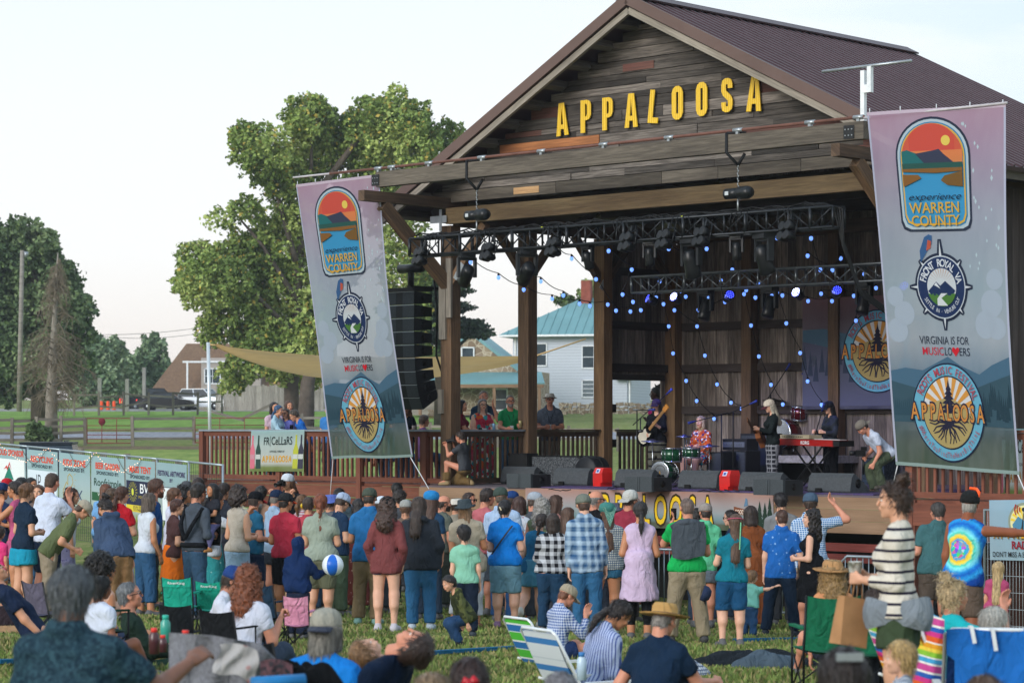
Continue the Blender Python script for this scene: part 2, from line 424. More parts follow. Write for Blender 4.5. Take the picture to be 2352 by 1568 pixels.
def head_lib(child=False):
 key=('head',child)
 if key in LIB:return LIB[key]
 G=Field((-.45,-.62,-.75),(.45,.66,.6),.036)
 G.ell((0,-.05,.13),(.335,.42,.37),.05)
 if child:G.ell((0,.10,-.16),(.25,.26,.26),.12);G.ell((0,.24,-.34),(.09,.08,.08),.10)
 else:G.ell((0,.11,-.20),(.235,.26,.27),.10);G.ell((0,.255,-.40),(.095,.085,.08),.08)
 for q in (-1,1):
  G.ell((q*.17,.27,-.10),(.09,.09,.08),.08)
  G.ell((q*.14,.41,.03),(.075,.06,.045),.04,True)
  G.ell((q*.335,-.04,-.02),(.045,.09,.13),.03);G.ell((q*.385,-.02,-.02),(.03,.045,.07),.01,True)
 G.cone((-.15,.335,.10),(.15,.335,.10),.045,.045,.06)
 G.cone((0,.38,.06),(0,.44 if not child else.42,-.10),.028,.045,.035)
 G.ell((0,.36,-.20),(.10,.045,.05),.04)
 G.cone((-.07,.375,-.235),(.07,.375,-.235),.032,.032,.025)
 G.cone((0,-.10,-.2),(0,-.17,-.7),.215 if not child else.17,.23 if not child else.18,.06)
 v,f=G.net();c=v[f].mean(1)
 m=np.zeros(len(f),int)
 m[(np.abs(c[:,0])<.09)&(c[:,1]>.37)&(c[:,2]>-.27)&(c[:,2]<-.205)]=1
 if not child:m[(np.abs(c[:,0])>.06)&(np.abs(c[:,0])<.23)&(c[:,1]>.28)&(c[:,2]>.095)&(c[:,2]<.145)]=4
 P_=[(v,f,m)]
 for q in (-1,1):
  for r,y,mi in ((.052,.315,2),(.030,.342,3)):
   E=Field((q*.14-.08,y-.09,-.06),(q*.14+.08,y+.09,.12),.022);E.ell((q*.14,y,.03),(r*1.1,r*.9,r*.75),.01);a,b=E.net();P_.append((a,b,mi))
 LIB[key]=P_;return P_
def hair_lib(style,seed=0):
 key=(style,seed)
 if key in LIB:return LIB[key]
 rs=np.random.RandomState(seed+3)
 G=Field((-.95,-1.1,-2.3),(.95,.75,1.0),.05)
 inf={'crop':.012,'short':.055,'tuft':.10,'curlytop':.11}.get(style,.05)
 G.ell((0,-.06,.14),(.335+inf,.42+inf,.37+inf),.02)
 side=-.12 if style in ('crop','short','tuft','curlytop','balding') else -.2
 G.ell((0,-.28,-.12),(.28,.2,.26),.08)
 hl=lambda x,y,z:(y-.20-(z-.24)*.75)
 G.cut(lambda x,y,z:np.maximum(np.minimum(hl(x,y,z),(y-.04+0*z))*1.0 if False else hl(x,y,z)*.8,(side-z)-np.maximum(0,-y-.05)*1.1+0*x))
 G.cut(lambda x,y,z:np.where((np.abs(x)>.2)&(z<.06),y+.0*x+.02+0*z,-1))
 if style=='balding':G.cut(lambda x,y,z:z-.12+.0*x+0*y);
 if style=='long':
  G.cone((0,-.24,.1),(0,-.50,-1.5),.40,.32,.1,ky=.7)
  for q in (-1,1):G.cone((q*.30,-.05,.0),(q*.34,-.12,-1.0),.13,.12,.1)
 if style=='verylong':
  G.cone((0,-.24,.1),(0,-.50,-2.0),.37,.26,.1,ky=.6)
 if style=='bob':
  G.cone((0,-.16,.1),(0,-.22,-.50),.40,.38,.1,ky=.8)
  for q in (-1,1):G.cone((q*.28,.02,.1),(q*.32,.0,-.45),.14,.13,.1)
 if style in ('curly','curlyup'):
  G.cone((0,-.22,.2),(0,-.36,-.95 if style=='curly' else -.2),.46,.45,.15,ky=.75)
  for q in (-1,1):G.cone((q*.33,-.08,.1),(q*.42,-.10,-.7 if style=='curly' else -.1),.17,.2,.1)
 if style=='afro':G.ell((0,-.16,.16),(.58,.58,.55),.1);G.ell((0,-.25,-.25),(.55,.45,.5),.1)
 if style in ('bun','clip'):G.ell((0,-.46,.22) if style=='bun' else (0,-.50,.05),(.19,.17,.19 if style=='bun' else.26),.06)
 if style=='topbun':
  G.ell((0,-.28,.62),(.21,.2,.19),.05);G.ell((.12,-.36,.56),(.14,.14,.13),.05);G.ell((-.10,-.34,.70),(.12,.12,.10),.04)
 if style in ('pony','lowpony'):
  z0=.16 if style=='pony' else -.18
  G.ell((0,-.50,z0),(.11,.1,.11),.05);G.cone((0,-.55,z0),(0,-.64,z0-.45),.10,.15,.05);G.cone((0,-.64,z0-.45),(0,-.56,z0-1.0),.15,.06,.05)
 if style=='braid':
  for i in range(9):G.ell((.02*(-1)**i,-.5+.01*i,-.05-.14*i),(.12-.006*i,.11,.095),.03)
  G.ell((0,-.5,-1.42),(.10,.08,.22),.03)
 if style=='dreads':
  for i in range(13):
   a=-1.45+i*.24;x=.36*math.sin(a);y=-.10-.3*math.cos(a)
   G.cone((x*.8,y*.8,.2),(x*1.25,y*1.1,-1.1-.5*rs.rand()),.075,.05,.03)
 if style=='dreadup':
  for i in range(14):
   a=rs.rand()*6.28;G.cone((.1*math.cos(a),-.25+.1*math.sin(a),.45),(.3*math.cos(a),-.3+.3*math.sin(a),.62+.2*rs.rand()),.07,.05,.03)
 amp={'crop':.006,'short':.014,'afro':.07,'curly':.06,'curlyup':.06,'curlytop':.04,'topbun':.035,'dreads':.02}.get(style,.018)
 ph=rs.rand(6)*6
 if style in ('afro','curly','curlyup','curlytop','topbun'):
  G.bump(lambda x,y,z:amp*(np.sin(13*x+4*np.sin(7*z)+ph[0])*np.sin(11*z+5*np.sin(9*y)+ph[1])+.6*np.sin(23*y+ph[2])*np.sin(21*z+ph[3])))
 else:
  G.bump(lambda x,y,z:amp*(np.sin(26*x+1.5*np.sin(5*z)+ph[0])*np.sin(19*y+2*z+ph[1])+.5*np.sin(9*x+3*z+ph[2])))
 v,f=G.net();LIB[key]=[(v,f,0)];return LIB[key]
def strands(hv,n,curly,tiny,capd):
 V0=hv[rng.randint(0,len(hv),n)];
 if capd:V0=V0[V0[:,2]<.12]
 n=len(V0);N=V0-np.stack([np.zeros(n),np.full(n,-.1),np.clip(V0[:,2],-9,.14)*1.0],1);N/=np.linalg.norm(N,axis=1)[:,None]+1e-6
 D=np.tile(np.array([0,-.25,-1.0]),(n,1))+rng.normal(size=(n,3))*(.9 if curly else.16);D-=N*(D*N).sum(1)[:,None];D/=np.linalg.norm(D,axis=1)[:,None]+1e-6
 S=np.cross(N,D);L=(.05 if tiny else.12)+(.06 if tiny else.22)*rng.rand(n);wd=(.010+.010*rng.rand(n))[:,None];vs=[]
 for k in range(4):
  t=k/3;bow=math.sin(math.pi*min(t,.8));p=V0+D*(L*t)[:,None]+N*((.012+(.03 if not curly else.07)*rng.rand(n))*bow-(.015 if k==0 else 0))[:,None];vs+=[p-S*wd*(1-.8*t),p+S*wd*(1-.8*t)]
 P_=np.stack(vs,1).reshape(-1,3);b=np.arange(n)[:,None]*8;return P_,np.concatenate([b+np.array([[2*k,2*k+1,2*k+3,2*k+2]]) for k in range(3)])
def hand_lib(kind,s):
 key=('hand',kind,s)
 if key in LIB:return LIB[key]
 vx=.0068
 G=Field((-.07,-.09,-.20),(.07,.09,.03),vx)
 G.cone((0,0,.02),(0,0,-.02),.026,.026,.015,ky=1)
 for i in range(4):
  y=.030-.0195*i
  G.cone((0,y*.7,-.015),(0,y,-.085),.0145,.0135,.012)
  L=(.045,.050,.047,.037)[i];cu={'relax':(.35,.8),'grip':(1.25,2.5),'flat':(.05,.15)}[kind]
  a1=cu[0]+.06*i;a2=cu[1]+.08*i
  p0=np.array((0,y,-.088));p1=p0+L*np.array((-s*math.sin(a1),.1*y/.03,-math.cos(a1)));p2=p1+L*.8*np.array((-s*math.sin(a2),0,-math.cos(a2)))
  G.cone(p0,p1,.0095,.0088,.005);G.cone(p1,p2,.0088,.0072,.004)
 t0=(0,.02,-.025);t1=(-s*.012,.048,-.058);t2=(-s*.024,.052,-.092) if kind!='grip' else (-s*.045,.035,-.080)
 G.cone(t0,t1,.015,.011,.01);G.cone(t1,t2,.011,.0085,.005)
 v,f=G.net();LIB[key]=(v,f);return LIB[key]
def nz(v):v=Vector(v);return v.normalized()
ARMS=dict(
 down=((.14,.02,-1),(.04,.18,-1),'relax'),back=((.18,-.25,-1),(-.5,-.35,-.55),'relax'),
 front=((.22,.0,-1),(-.55,.85,-.02),'grip'),cross=((.22,.22,-1),(-.95,.5,.12),'relax'),
 hold=((.2,.15,-1),(-.25,.95,.15),'grip'),phone=((.25,.75,-.45),(-.35,.35,.95),'grip'),
 up=((.45,.45,.45),(-.35,.25,.9),'grip'),hip=((.75,-.2,-.85),(-.8,.35,-.45),'relax'),pocket=((.3,-.2,-1),(-.12,.42,-.95),'relax'),
 face=((.25,.75,-.65),(-.35,-.15,1),'relax'),out=((1,.1,-.02),(1,.15,.05),'flat'),lap=((.15,.4,-1),(-.3,1,-.25),'relax'),
 rail=((.2,.45,-1),(-.4,.95,-.15),'relax'),point=((.25,.8,-.3),(.0,.6,.8),'relax'),akimbo=((.35,.05,-1),(-.15,.6,-.75),'relax'))
LEGS=dict(
 stand=((.05,.0,-1),(.0,-.03,-1)),wide=((.17,.02,-1),(.12,-.05,-1)),easy=((.08,.10,-1),(.03,-.13,-1)),
 lowsit=((.16,1,.22),(.05,.62,-.9)),sit=((.14,1,-.06),(.02,.1,-1)),floor=((.2,.72,.62),(.05,.62,-.8)),stretch=((.12,1,-.02),(.05,1,-.04)),
 crouch=((.25,.92,-.25),(.0,-.5,-1)),kneel=((.1,.12,-1),(.0,-1,-.08)),fore=((.12,.95,-.15),(.0,.08,-1)),bent=((.12,.45,-1),(.05,-.42,-1)),backkick=((.06,.0,-1),(0,-.95,-.5)))
PLIST=[]
def person(px,yh,d,label,yaw=0,arms='down',legs='stand',top=None,bot=None,shoes='#5a5a5c',skin='#c99578',hair=('short','#3a2a20'),hat=None,
           b=1.0,hs=1.0,lean=0,side=0,twist=0,hy=0,hp=0,base=None,H=None,vox=None,group=None,beard=None,glasses=None,fem=False,hood=None,name='person',grpcat='person',sink=0.0,pos=None,fit=None):
 X=(px-CX)*d/F if pos is None else pos[0];Y=d if pos is None else pos[1]
 gzv=gz(X,Y) if base is None else base
# ---- skeleton in units of body height
 L={}
 al,ar=arms if isinstance(arms,tuple) and len(arms)==2 else (arms,arms)
 ll,lr=legs if isinstance(legs,tuple) and len(legs)==2 else (legs,legs)
 TH,SH,AK=.235,.232,.042
 hip={-1:Vector((-.048,0,0)),1:Vector((.048,0,0))};knee={};ank={}
 for s_,g in ((-1,ll),(1,lr)):
  t,k=LEGS[g] if isinstance(g,str) else g
  t=nz((t[0]*s_,t[1],t[2]));k=nz((k[0]*s_,k[1],k[2]))
  knee[s_]=hip[s_]+t*TH;ank[s_]=knee[s_]+k*SH
 low=min(min(ank[q].z-AK for q in ank),min(knee[q].z-.03 for q in knee),-.085)
 for q in (-1,1):hip[q].z-=low;knee[q].z-=low;ank[q].z-=low
 pel=Vector((0,0,-low))
 Rt=Matrix.Rotation(R(twist),3,'Z')@Matrix.Rotation(R(-lean),3,'X')@Matrix.Rotation(R(side),3,'Y')
 T=lambda x,y,z:pel+Rt@Vector((x,y,z-.52))
 Rh=Rt@Matrix.Rotation(R(hy),3,'Z')@Matrix.Rotation(R(hp),3,'X')
 hh=.135*hs
 nb=T(0,-.008,.845);hc=nb+Rt@Vector((0,.012,.022))+Rh@Vector((0,.012,.50*hh))
 topz=(hc+Rh@Vector((0,-.04*hh,.50*hh))).z if lean<50 else hc.z+.4*hh
 topz=max(topz,hc.z+.42*hh)
 if hat:topz+=.012
 drop=0.0
 if fit:H=fit;drop=(gzv+H*topz)-(ZC-(yh-HY)*Y/F);gzv-=drop
 if H is None:H=(ZC-(yh-HY)*Y/F-gzv)/topz
 if pos is None:
  X-=(math.cos(R(yaw))*hc.x-math.sin(R(yaw))*hc.y)*H
 if vox is None:vox=.0235 if Y>24 else.0165
 sw=1.0 if not fem else.90;bw=b
 m=lambda v:np.array(v)*H
 sh={};el={};wr={};hk={}
 for s_,g in ((-1,al),(1,ar)):
  u,fo,k=ARMS[g] if isinstance(g,str) else g
  sh[s_]=T(s_*.098*sw*(1+(b-1)*.5),0,.790);hk[s_]=k
  el[s_]=sh[s_]+Rt@nz((u[0]*s_,u[1],u[2]))*.165;wr[s_]=el[s_]+Rt@nz((fo[0]*s_,fo[1],fo[2]))*.140
 pts=[T(0,0,.52),nb,hc+Vector((0,0,hh*.8)),hc+Rh@Vector((0,-hh,0)),hc+Rh@Vector((0,hh,0))]+list(knee.values())+list(ank.values())+list(el.values())+list(wr.values())+list(sh.values())+list(hip.values())
 P_=np.array([list(p) for p in pts])*H;lo=P_.min(0)-.20*H*max(1,b*.7);hi=P_.max(0)+.17*H
 lo[2]=-.04
 Mt,Ot=Rt,Vector(pel*H)
 def t2(x,y,z):return np.array((x,y,z-.52))*H
 nl=[0]
 def torso(G,t,k=.045,loose=0,low=.52,full=True,hipx=0):
  c=lambda a,b_,r1,r2,ky=.72,kk=k:G.cone(t2(*a),t2(*b_),r1*H+t,r2*H+t,kk,Mt,Ot,ky)
  hw=.045*bw if not fem else.047*bw
  c((-hw,-.008,max(low,.515)),(hw,-.008,max(low,.515)),.062*bw+hipx,.062*bw+hipx,.80)
  if hipx:c((-hw,-.008,.47),(hw,-.008,.47),.058*bw+hipx,.058*bw+hipx,.86)
  c((0,0,.55),(0,.004,.66),((.074 if fem else.080)+loose)*bw,(.080 if not fem else.067)*bw+loose,.76)
  c((-.036*bw,.003,.735),(.036*bw,.003,.735),.064*bw,.064*bw,.78)
  if full:
   c((-.074*sw,-.004,.792),(.074*sw,-.004,.792),.033,.033,.9)
   for q in (-1,1):c((q*.02,-.008,.835),(q*.085*sw,-.006,.800),.022,.024,.9)
   c((0,-.008,.80),(0,-.008,.835),.05,.036,.9)
  if fem:
   for q in (-1,1):c((q*.036,.05,.725),(q*.036,.05,.725),.036,.036,1)
 def arm(G,s_,t,f0,f1,k=.025):
  """clothed or bare arm from the shoulder to fraction f1 (0..2, 1 = elbow)"""
  A,E,W=m(sh[s_]),m(el[s_]),m(wr[s_]);ro=.0305*(1+(bw-1)*.8)*H;re=.0245*(1+(bw-1)*.7)*H;rw=.0165*H
  if f1<=1:G.cone(A,A+(E-A)*1.0,ro+t,ro+(re-ro)+t*1.35,k,clip=f1)
  else:
   G.cone(A,E,ro+t,re+t*1.1,k);G.cone(E,W,re+t*1.1,rw+t*.9,k,clip=min(1,f1-1) if f1<2 else 1.0)
 def leg(G,s_,t,f1,k=.03,flare=0,tight=False):
  A,K,N=m(hip[s_]),m(knee[s_]),m(ank[s_]);r0=.060*bw*H;r1=.038*(1+(bw-1)*.5)*H;r2=.0235*H
  if not tight:A=A+np.array((0,-.006*H,0))
  if f1<=1:G.cone(A,K,r0+t,r1+t+flare*H,k,clip=f1)
  else:
   G.cone(A,K,r0+t,r1+t,k)
   if tight:G.cone(K,K+(N-K)*.35+np.array((0,-.012*H,0)),r1+t,r1+t+.001,k)
   G.cone(K,N,r1+t,(r2+t+(.012*H if not tight else 0))+flare*H,k,clip=f1-1)
 dig=random.random()*6
 def fold(G,amp):
  a=rng.rand(8)*6
  G.bump(lambda x,y,z:amp*(np.sin(27*z/H*1.6+13*x+2.2*np.sin(14*x+11*y+a[0])+a[1])*.6+np.sin(46*z+19*y+25*x*np.sin(a[2])+a[3])*.35*np.sin(17*x+a[4])))
 root=None;M_=TR((X,Y,gzv-sink),R(yaw))
 sk=skinm(skin);lib=head_lib(hs>1.12)
 hairc=hair[1] if hair else '#3a2a20'
# ---- body
 G=Field(lo,hi,vox)
 cov={'pants':2,'jeans':2,'leggings':2,'flares':2,'capri':1.7,'shorts':.5,'bermuda':.9,'wideshorts':.5,'minishorts':.3}.get(bot[0],.4) if bot else (.5 if top else 0)
 torso(G,-.014);G.cone(m(nb-Rt@Vector((0,0,.02))),m(hc-Rh@Vector((0,.2*hh,.3*hh))),.036*H*(1 if not fem else.86),.034*H*(1 if not fem else.86),.03)
 for q in (-1,1):arm(G,q,0,0,2);leg(G,q,-.002,2,tight=True) if cov<1 else leg(G,q,-.010,2,tight=False)
 for q in (-1,1):
  N=m(ank[q]);G.cone(N,N+np.array((q*.015,.09,-.028/1))*H,.022*H,.018*H,.02)
 v,f=G.net();parts=[(v,f,0)]
 HM=Matrix.Translation(hc*H)@Rh.to_4x4()@Matrix.Scale(hh*H,4);hm=np.array(HM)
 xf=lambda v,M:v@np.array(M)[:3,:3].T+np.array(M)[:3,3]
 for v,f,mi in lib:parts.append((xf(v,HM),f,mi))
 hands={}
 for q in (-1,1):
  z=-(nz(wr[q]-el[q]));fw=Rt@Vector((-.25*q,.75,.6));
  y=fw-z*fw.dot(z);y=y.normalized() if y.length>.1 else z.orthogonal().normalized();x=y.cross(z)
  hsz=H/1.75*(1 if hs<=1.12 else.95)*(.95 if fem else 1.03)
  A=Matrix((x,y,z)).transposed().to_4x4();A=Matrix.Translation(wr[q]*H)@A@Matrix.Scale(hsz,4)
  hv,hf=hand_lib(hk[q],q);parts.append((xf(hv,A),hf,0))
  hands[q]=M_@(wr[q]*H-z*.085*hsz)
 me=npmesh(name,parts,[sk,plain('#a4605a',.5),plain('#d9d2cb',.3),plain('#1d1613',.25),plain(hairc,.8)])
 root=bpy.data.objects.new(name,me);link(root);root.matrix_world=M_;WM[root.name]=M_.copy()
 tag(root,label,grpcat,group)
 def child(nm,parts,mats):
  o=bpy.data.objects.new(nm,npmesh(nm,parts,mats));link(o);o.parent=root;WM[o.name]=M_.copy();return o
 def cmb(nm,mb,mats):return obj(nm,mb,mats,root,local=True)
# ---- lower clothes
 if bot:
  kind,mat=bot[0],bot[1];G=Field(lo,hi,vox)
  if kind in ('skirt','longskirt','miniskirt'):
   zl={'skirt':.30,'longskirt':.06,'miniskirt':.36}[kind]*H;wz=.60*H;fl={'skirt':.115,'longskirt':.14,'miniskirt':.10}[kind]*H*bw
   x,y,z=G.co((slice(None),)*3);th=np.arctan2(y,x);h=np.clip((wz-z)/(wz-zl),0,1)
   rr=(.072*bw*H)+(fl-.072*bw*H)*h**.7;rr=rr*(1+.045*h*np.sin(9*th+dig))+.012
   cy=(float(knee[1].y+knee[-1].y)/2*H)*h*.5
   dd=(np.sqrt(x**2+((y-cy)/.85)**2)-rr)*.85;G.F=np.maximum(dd,np.maximum(z-wz,zl-z)).astype(f32)
  else:
   hw=.045*bw
   G.cone(t2(-hw,-.010,.535),t2(hw,-.010,.535),.062*bw*H+.009,.062*bw*H+.009,.03,Mt,Ot,.78)
   f1,t,fl,tight={'pants':(1.99,.016,.006,False),'jeans':(1.97,.012,.002,False),'leggings':(1.95,.005,0,True),'shorts':(.62,.020,.020,False),'minishorts':(.34,.014,.016,False),
        'bermuda':(.98,.016,.010,False),'capri':(1.72,.016,.004,False),'flares':(1.99,.016,.03,False),'wideshorts':(.60,.03,.035,False)}[kind]
   for q in (-1,1):leg(G,q,t,f1,.035,fl,tight)
   if not tight:fold(G,.0065)
   hemz={'tee':.50,'long':.51,'tank':.52,'hoodie':.475,'dress':.60,'crop':.60,'shirt':.47,'longdress':.6,'blouse':.5}[top[0]] if top else.59
   if top and len(top)>2:hemz=top[2]
   I_=np.array(Mt.transposed());yc=(9.0 if lean<12 and ll not in ('sit','floor','lowsit') else.03*H);zc_=min(.075,hemz-.52+.006)*H
   G.cut(lambda x,y,z:np.where(y<yc,I_[2,0]*(x-Ot[0])+I_[2,1]*(y-Ot[1])+I_[2,2]*(z-Ot[2])-zc_,-9.0+0*x*z))
  v,f=G.net()
  if len(f):child({'pants':'trousers','jeans':'jeans','leggings':'leggings','flares':'trousers','capri':'jeans'}.get(kind,'skirt' if 'skirt' in kind else 'shorts'),[(v,f,0)],[mat])
# ---- upper clothes
 if top:
  kind,mat=top[0],top[1];hem={'tee':.50,'long':.51,'tank':.52,'hoodie':.475,'dress':.60,'crop':.60,'shirt':.47,'longdress':.6,'blouse':.5}[kind]
  if len(top)>2:hem=top[2]
  G=Field(lo,hi,vox)
  lo_={'shirt':.010,'hoodie':.016,'tee':.006,'blouse':.014}.get(kind,0)
  torso(G,.013,loose=lo_,low=.53,hipx=(.010 if fem else.003) if kind not in ('crop','dress','longdress') else 0)
  if kind in ('tank','dress','longdress','crop'):pass
  I=np.array(Mt.transposed());ov=np.array(Ot)
  G.cut(lambda x,y,z:(hem-.52)*H-(I[2,0]*(x-ov[0])+I[2,1]*(y-ov[1])+I[2,2]*(z-ov[2])))
  slv={'tee':.62,'shirt':.75,'long':1.93,'hoodie':1.96,'blouse':1.7}.get(kind,0)
  if len(top)>3:slv=top[3]
  if slv:
   for q in (-1,1):arm(G,q,{'hoodie':.017,'blouse':.022,'long':.010}.get(kind,.013),0,slv)
  if kind in ('dress','longdress'):
   zl=(.285 if kind=='dress' else.06)*H;wz=.64*H;S=G.sl(lo,(hi[0],hi[1],wz+.03));x,y,z=G.co(S);th=np.arctan2(y,x);h=np.clip((wz-z)/(wz-zl),0,1)
   rr=(.074*bw*H)+(.125*bw*H-.070*bw*H)*h**.6;rr=rr*(1+.045*h*np.sin(10*th+dig))+.014
   dd=(np.sqrt(x**2+((y+.01*H)/.92)**2)-rr)*.85;G.put(S,np.maximum(dd,np.maximum(z-wz,zl-z)).astype(f32),.06)
  if kind=='hoodie' and hood is None:G.cone(t2(-.045,-.055,.835),t2(.045,-.055,.835),.030*H,.030*H,.03,Mt,Ot,.8)
  if kind in ('shirt',):G.cone(t2(-.02,-.015,.848),t2(.02,-.015,.848),.038*H,.038*H,.01,Mt,Ot,1)
  if hood:G.ell(m(hc+Rh@Vector((0,-.02,.02))*1.0),np.array((.42,.50,.56))*hh*H,.05);G.cone(m(hc-Rh@Vector((0,.01,.03))),m(nb),.36*hh*H,.045*H,.03)
  if not hood:G.cone(m(nb+Rt@Vector((0,.02,.0))),m(nb+Rt@Vector((0,.03,.06))),(.034 if kind not in ('tank','dress','longdress') else.045)*H,.06*H,.0,sub=True)
  fold(G,.0085 if kind!='tank' else.0045)
  v,f=G.net()
  if len(f):child({'tee':'tee_shirt','long':'sweater','tank':'tank_top','dress':'dress','longdress':'dress','crop':'top','blouse':'blouse'}.get(kind,kind),[(v,f,0)],[mat])
 kind_top=top[0] if top else ''
# ---- shoes
 if shoes:
  for q in (-1,1):
   if ll=='stretch':continue
   N=m(ank[q]);G=Field(N-.16,N+.2,.014)
   dz=.0 if ank[q].z<.08 else ank[q].z*H-AK*H
   a_=np.array((N[0],N[1]-.018*H,.024*H+dz));b_=np.array((N[0]+q*.018*H,N[1]+.085*H,.016*H+dz))
   G.cone(a_,b_,.030*H,.024*H,.02);G.cone(a_,N+np.array((0,0,.01*H)),.026*H,.025*H,.02)
   G.cut(lambda x,y,z:dz+.002-z);v,f=G.net()
   if len(f):child('shoe',[(v,f,0)],[plain(shoes,.6)])
# ---- hair, hats, beards, glasses
 if hair and hair[0] not in ('bald',) and not hood:
  st=hair[0];parts=hair_lib(st,int(random.random()*2) if st in ('long','curly','short') else 0)
  hv,hf,_=parts[0]
  hv=hv.copy()
  if hat:
   q_=hv[:,2]>.10;hv[q_]=(hv[q_]-(0,-.05,.10))*np.array((.90,.90,.84))+(0,-.05,.10)
  if kind_top in ('hoodie','shirt') and st in ('long','curly','verylong','dreads','bob'):hv[:,1]-=np.clip(-hv[:,2]-.2,0,.45)*.5
  sv,sf=strands(hv,700 if Y<24 else 170,st in ('curly','curlyup','afro','curlytop','topbun','dreadup'),st in ('crop',),bool(hat))
  child('hair',[(xf(hv,HM),hf,0),(xf(sv,HM),sf,0)],[hairm(hair[1])])
 if beard:
  G=Field((-.4,-.2,-.65),(.4,.6,.0),.04)
  G.ell((0,.12,-.22),(.265,.285,.29),.05);G.ell((0,.28,-.42),(.13,.12,.12),.08)
  G.cut(lambda x,y,z:np.maximum(z+.17+.1*(y<.1)-.35*np.maximum(0,np.abs(x)-.12)+0*y,(.02-y)+0*z))
  v,f=G.net();child('beard',[(xf(v,HM),f,0)],[hairm(beard)])
 W4=lambda M:M
 if hat:
  k,hc1=hat[0],hat[1];hc2=hat[2] if len(hat)>2 else hc1;mb=MB()
  hm_=[cloth(hc1) if not hc1.startswith('@') else MATS[hc1],cloth(hc2)]
  if k in ('cap','bcap'):
   pr=[(.41,.06),(.415,.16),(.405,.29),(.35,.44),(.23,.54),(.08,.58),(0,.585)]
   A=HM@Matrix.Translation((0,-.05,.02))@Matrix.Rotation(R(-6 if k=='cap' else 8),4,'X')@Matrix.Diagonal((1,1.17,1,1))
   mb.lathe(pr,M=A.to_3x3(),c=A.translation,n=24);mb.lathe([(.39,.09),(.41,.085),(.405,.12),(.36,.12)],M=A.to_3x3(),c=A.translation,n=24,mi=1 if len(hat)>3 else 0)
   sg=1 if k=='cap' else -1
   def br(u,v):
    a=(u-.5)*2.2;r0=.36;x=math.sin(a)*(r0+.02);y0=math.cos(a)*.40;y1=y0+(.36*math.cos(a*.75))*v
    return A@Vector((x*(1-.04*v),sg*y1,.11-.10*v*v-.20*x*x*(v+.2)))
   mb.grid(br,12,4,1);mb.grid(lambda u,v:br(1-u,v)+Vector((0,0,-.006)),12,4,1)
   if k=='bcap':mb.grid(lambda u,v:A@Vector((.17*math.cos(math.pi*u)*(1-.0*v),.345+.03*(1-abs(2*u-1)),.14+.15*v*math.sin(math.pi*u))),8,3,1)
   nm_='cap'
  else:
   nm_='hat'
   prof,br_,el_={'bucket':([(.62,-.02),(.54,.08),(.42,.14),(.395,.40),(.36,.47),(.0,.49)],1,1.1),'straw':([(.80,.16),(.72,.11),(.56,.10),(.41,.13),(.40,.40),(.33,.52),(.15,.50),(0,.47)],1,1.12),
                               'fedora':([(.62,.17),(.55,.12),(.41,.13),(.395,.36),(.33,.50),(.12,.46),(0,.44)],1,1.15),'western':([(.78,.26),(.72,.14),(.56,.08),(.41,.12),(.39,.46),(.28,.62),(.12,.52),(0,.50)],1,1.2),'tam':([(.40,.02),(.46,.15),(.47,.32),(.40,.48),(.2,.58),(0,.60)],1,1.1)}[k]
   A=HM@Matrix.Translation((0,-.05,.03))@Matrix.Rotation(R(4),4,'X')@Matrix.Diagonal((1,el_,1,1))
   mb.lathe(prof,M=A.to_3x3(),c=A.translation,n=28);mb.lathe([(.415,.13),(.42,.14),(.412,.21),(.40,.21)],M=A.to_3x3(),c=A.translation,n=28,mi=1)
   for i,vv in enumerate(mb.v):
    if k in ('western','bucket'):
     q=HM.inverted()@Vector(vv);r=math.hypot(q.x,q.y)
     if r>.5:q.z+=.10*(abs(q.x)/r)*(r-.42)/.3+.04*math.sin(3*math.atan2(q.y,q.x)+1);mb.v[i]=tuple(HM@q)
  o=cmb(nm_,mb,hm_)
 if glasses:
  mb=MB();z0=.03 if glasses!='tophead' else.34;y0=.425 if glasses!='tophead' else.26
  for q in (-1,1):
   c=[HM@Vector((q*.15+.10*math.cos(a),y0+.0-.02*abs(math.cos(a)),z0+.07*math.sin(a)-.01)) for a in [i*math.pi/6 for i in range(13)]]
   mb.tube(c,.010*hh*H*1.5,5)
   if glasses in ('sun','tophead'):mb.add(c[:12],[tuple(range(12))])
   mb.tube([HM@Vector((q*.25,y0-.02,z0)),HM@Vector((q*.35,y0-.2,z0)),HM@Vector((q*.37,-.05 if glasses!='tophead' else.0,z0 if glasses!='tophead' else.25))],.012*hh*H*1.3,5)
  mb.tube([HM@Vector((-.05,y0,z0)),HM@Vector((.05,y0,z0))],.012*hh*H,5)
  cmb('glasses',mb,plain('#151518',.25))
 r=dict(o=root,M=M_,H=H,hand=hands,head=M_@(hc*H),HM=M_@HM,TM=M_@(Matrix.Translation(pel*H)@Rt.to_4x4()),child=child,cmb=cmb,hm=HM,Rt=Rt,pel=pel,t2=lambda x,y,z:Vector(pel*H)+Rt@Vector((x,y,z-.52))*H,knee={q:M_@(knee[q]*H) for q in knee})
 PLIST.append((label+(' DROP %.2f'%drop if drop else ''),round(H,2),round(X,1),round(Y,1)))
 return r
MATS={}
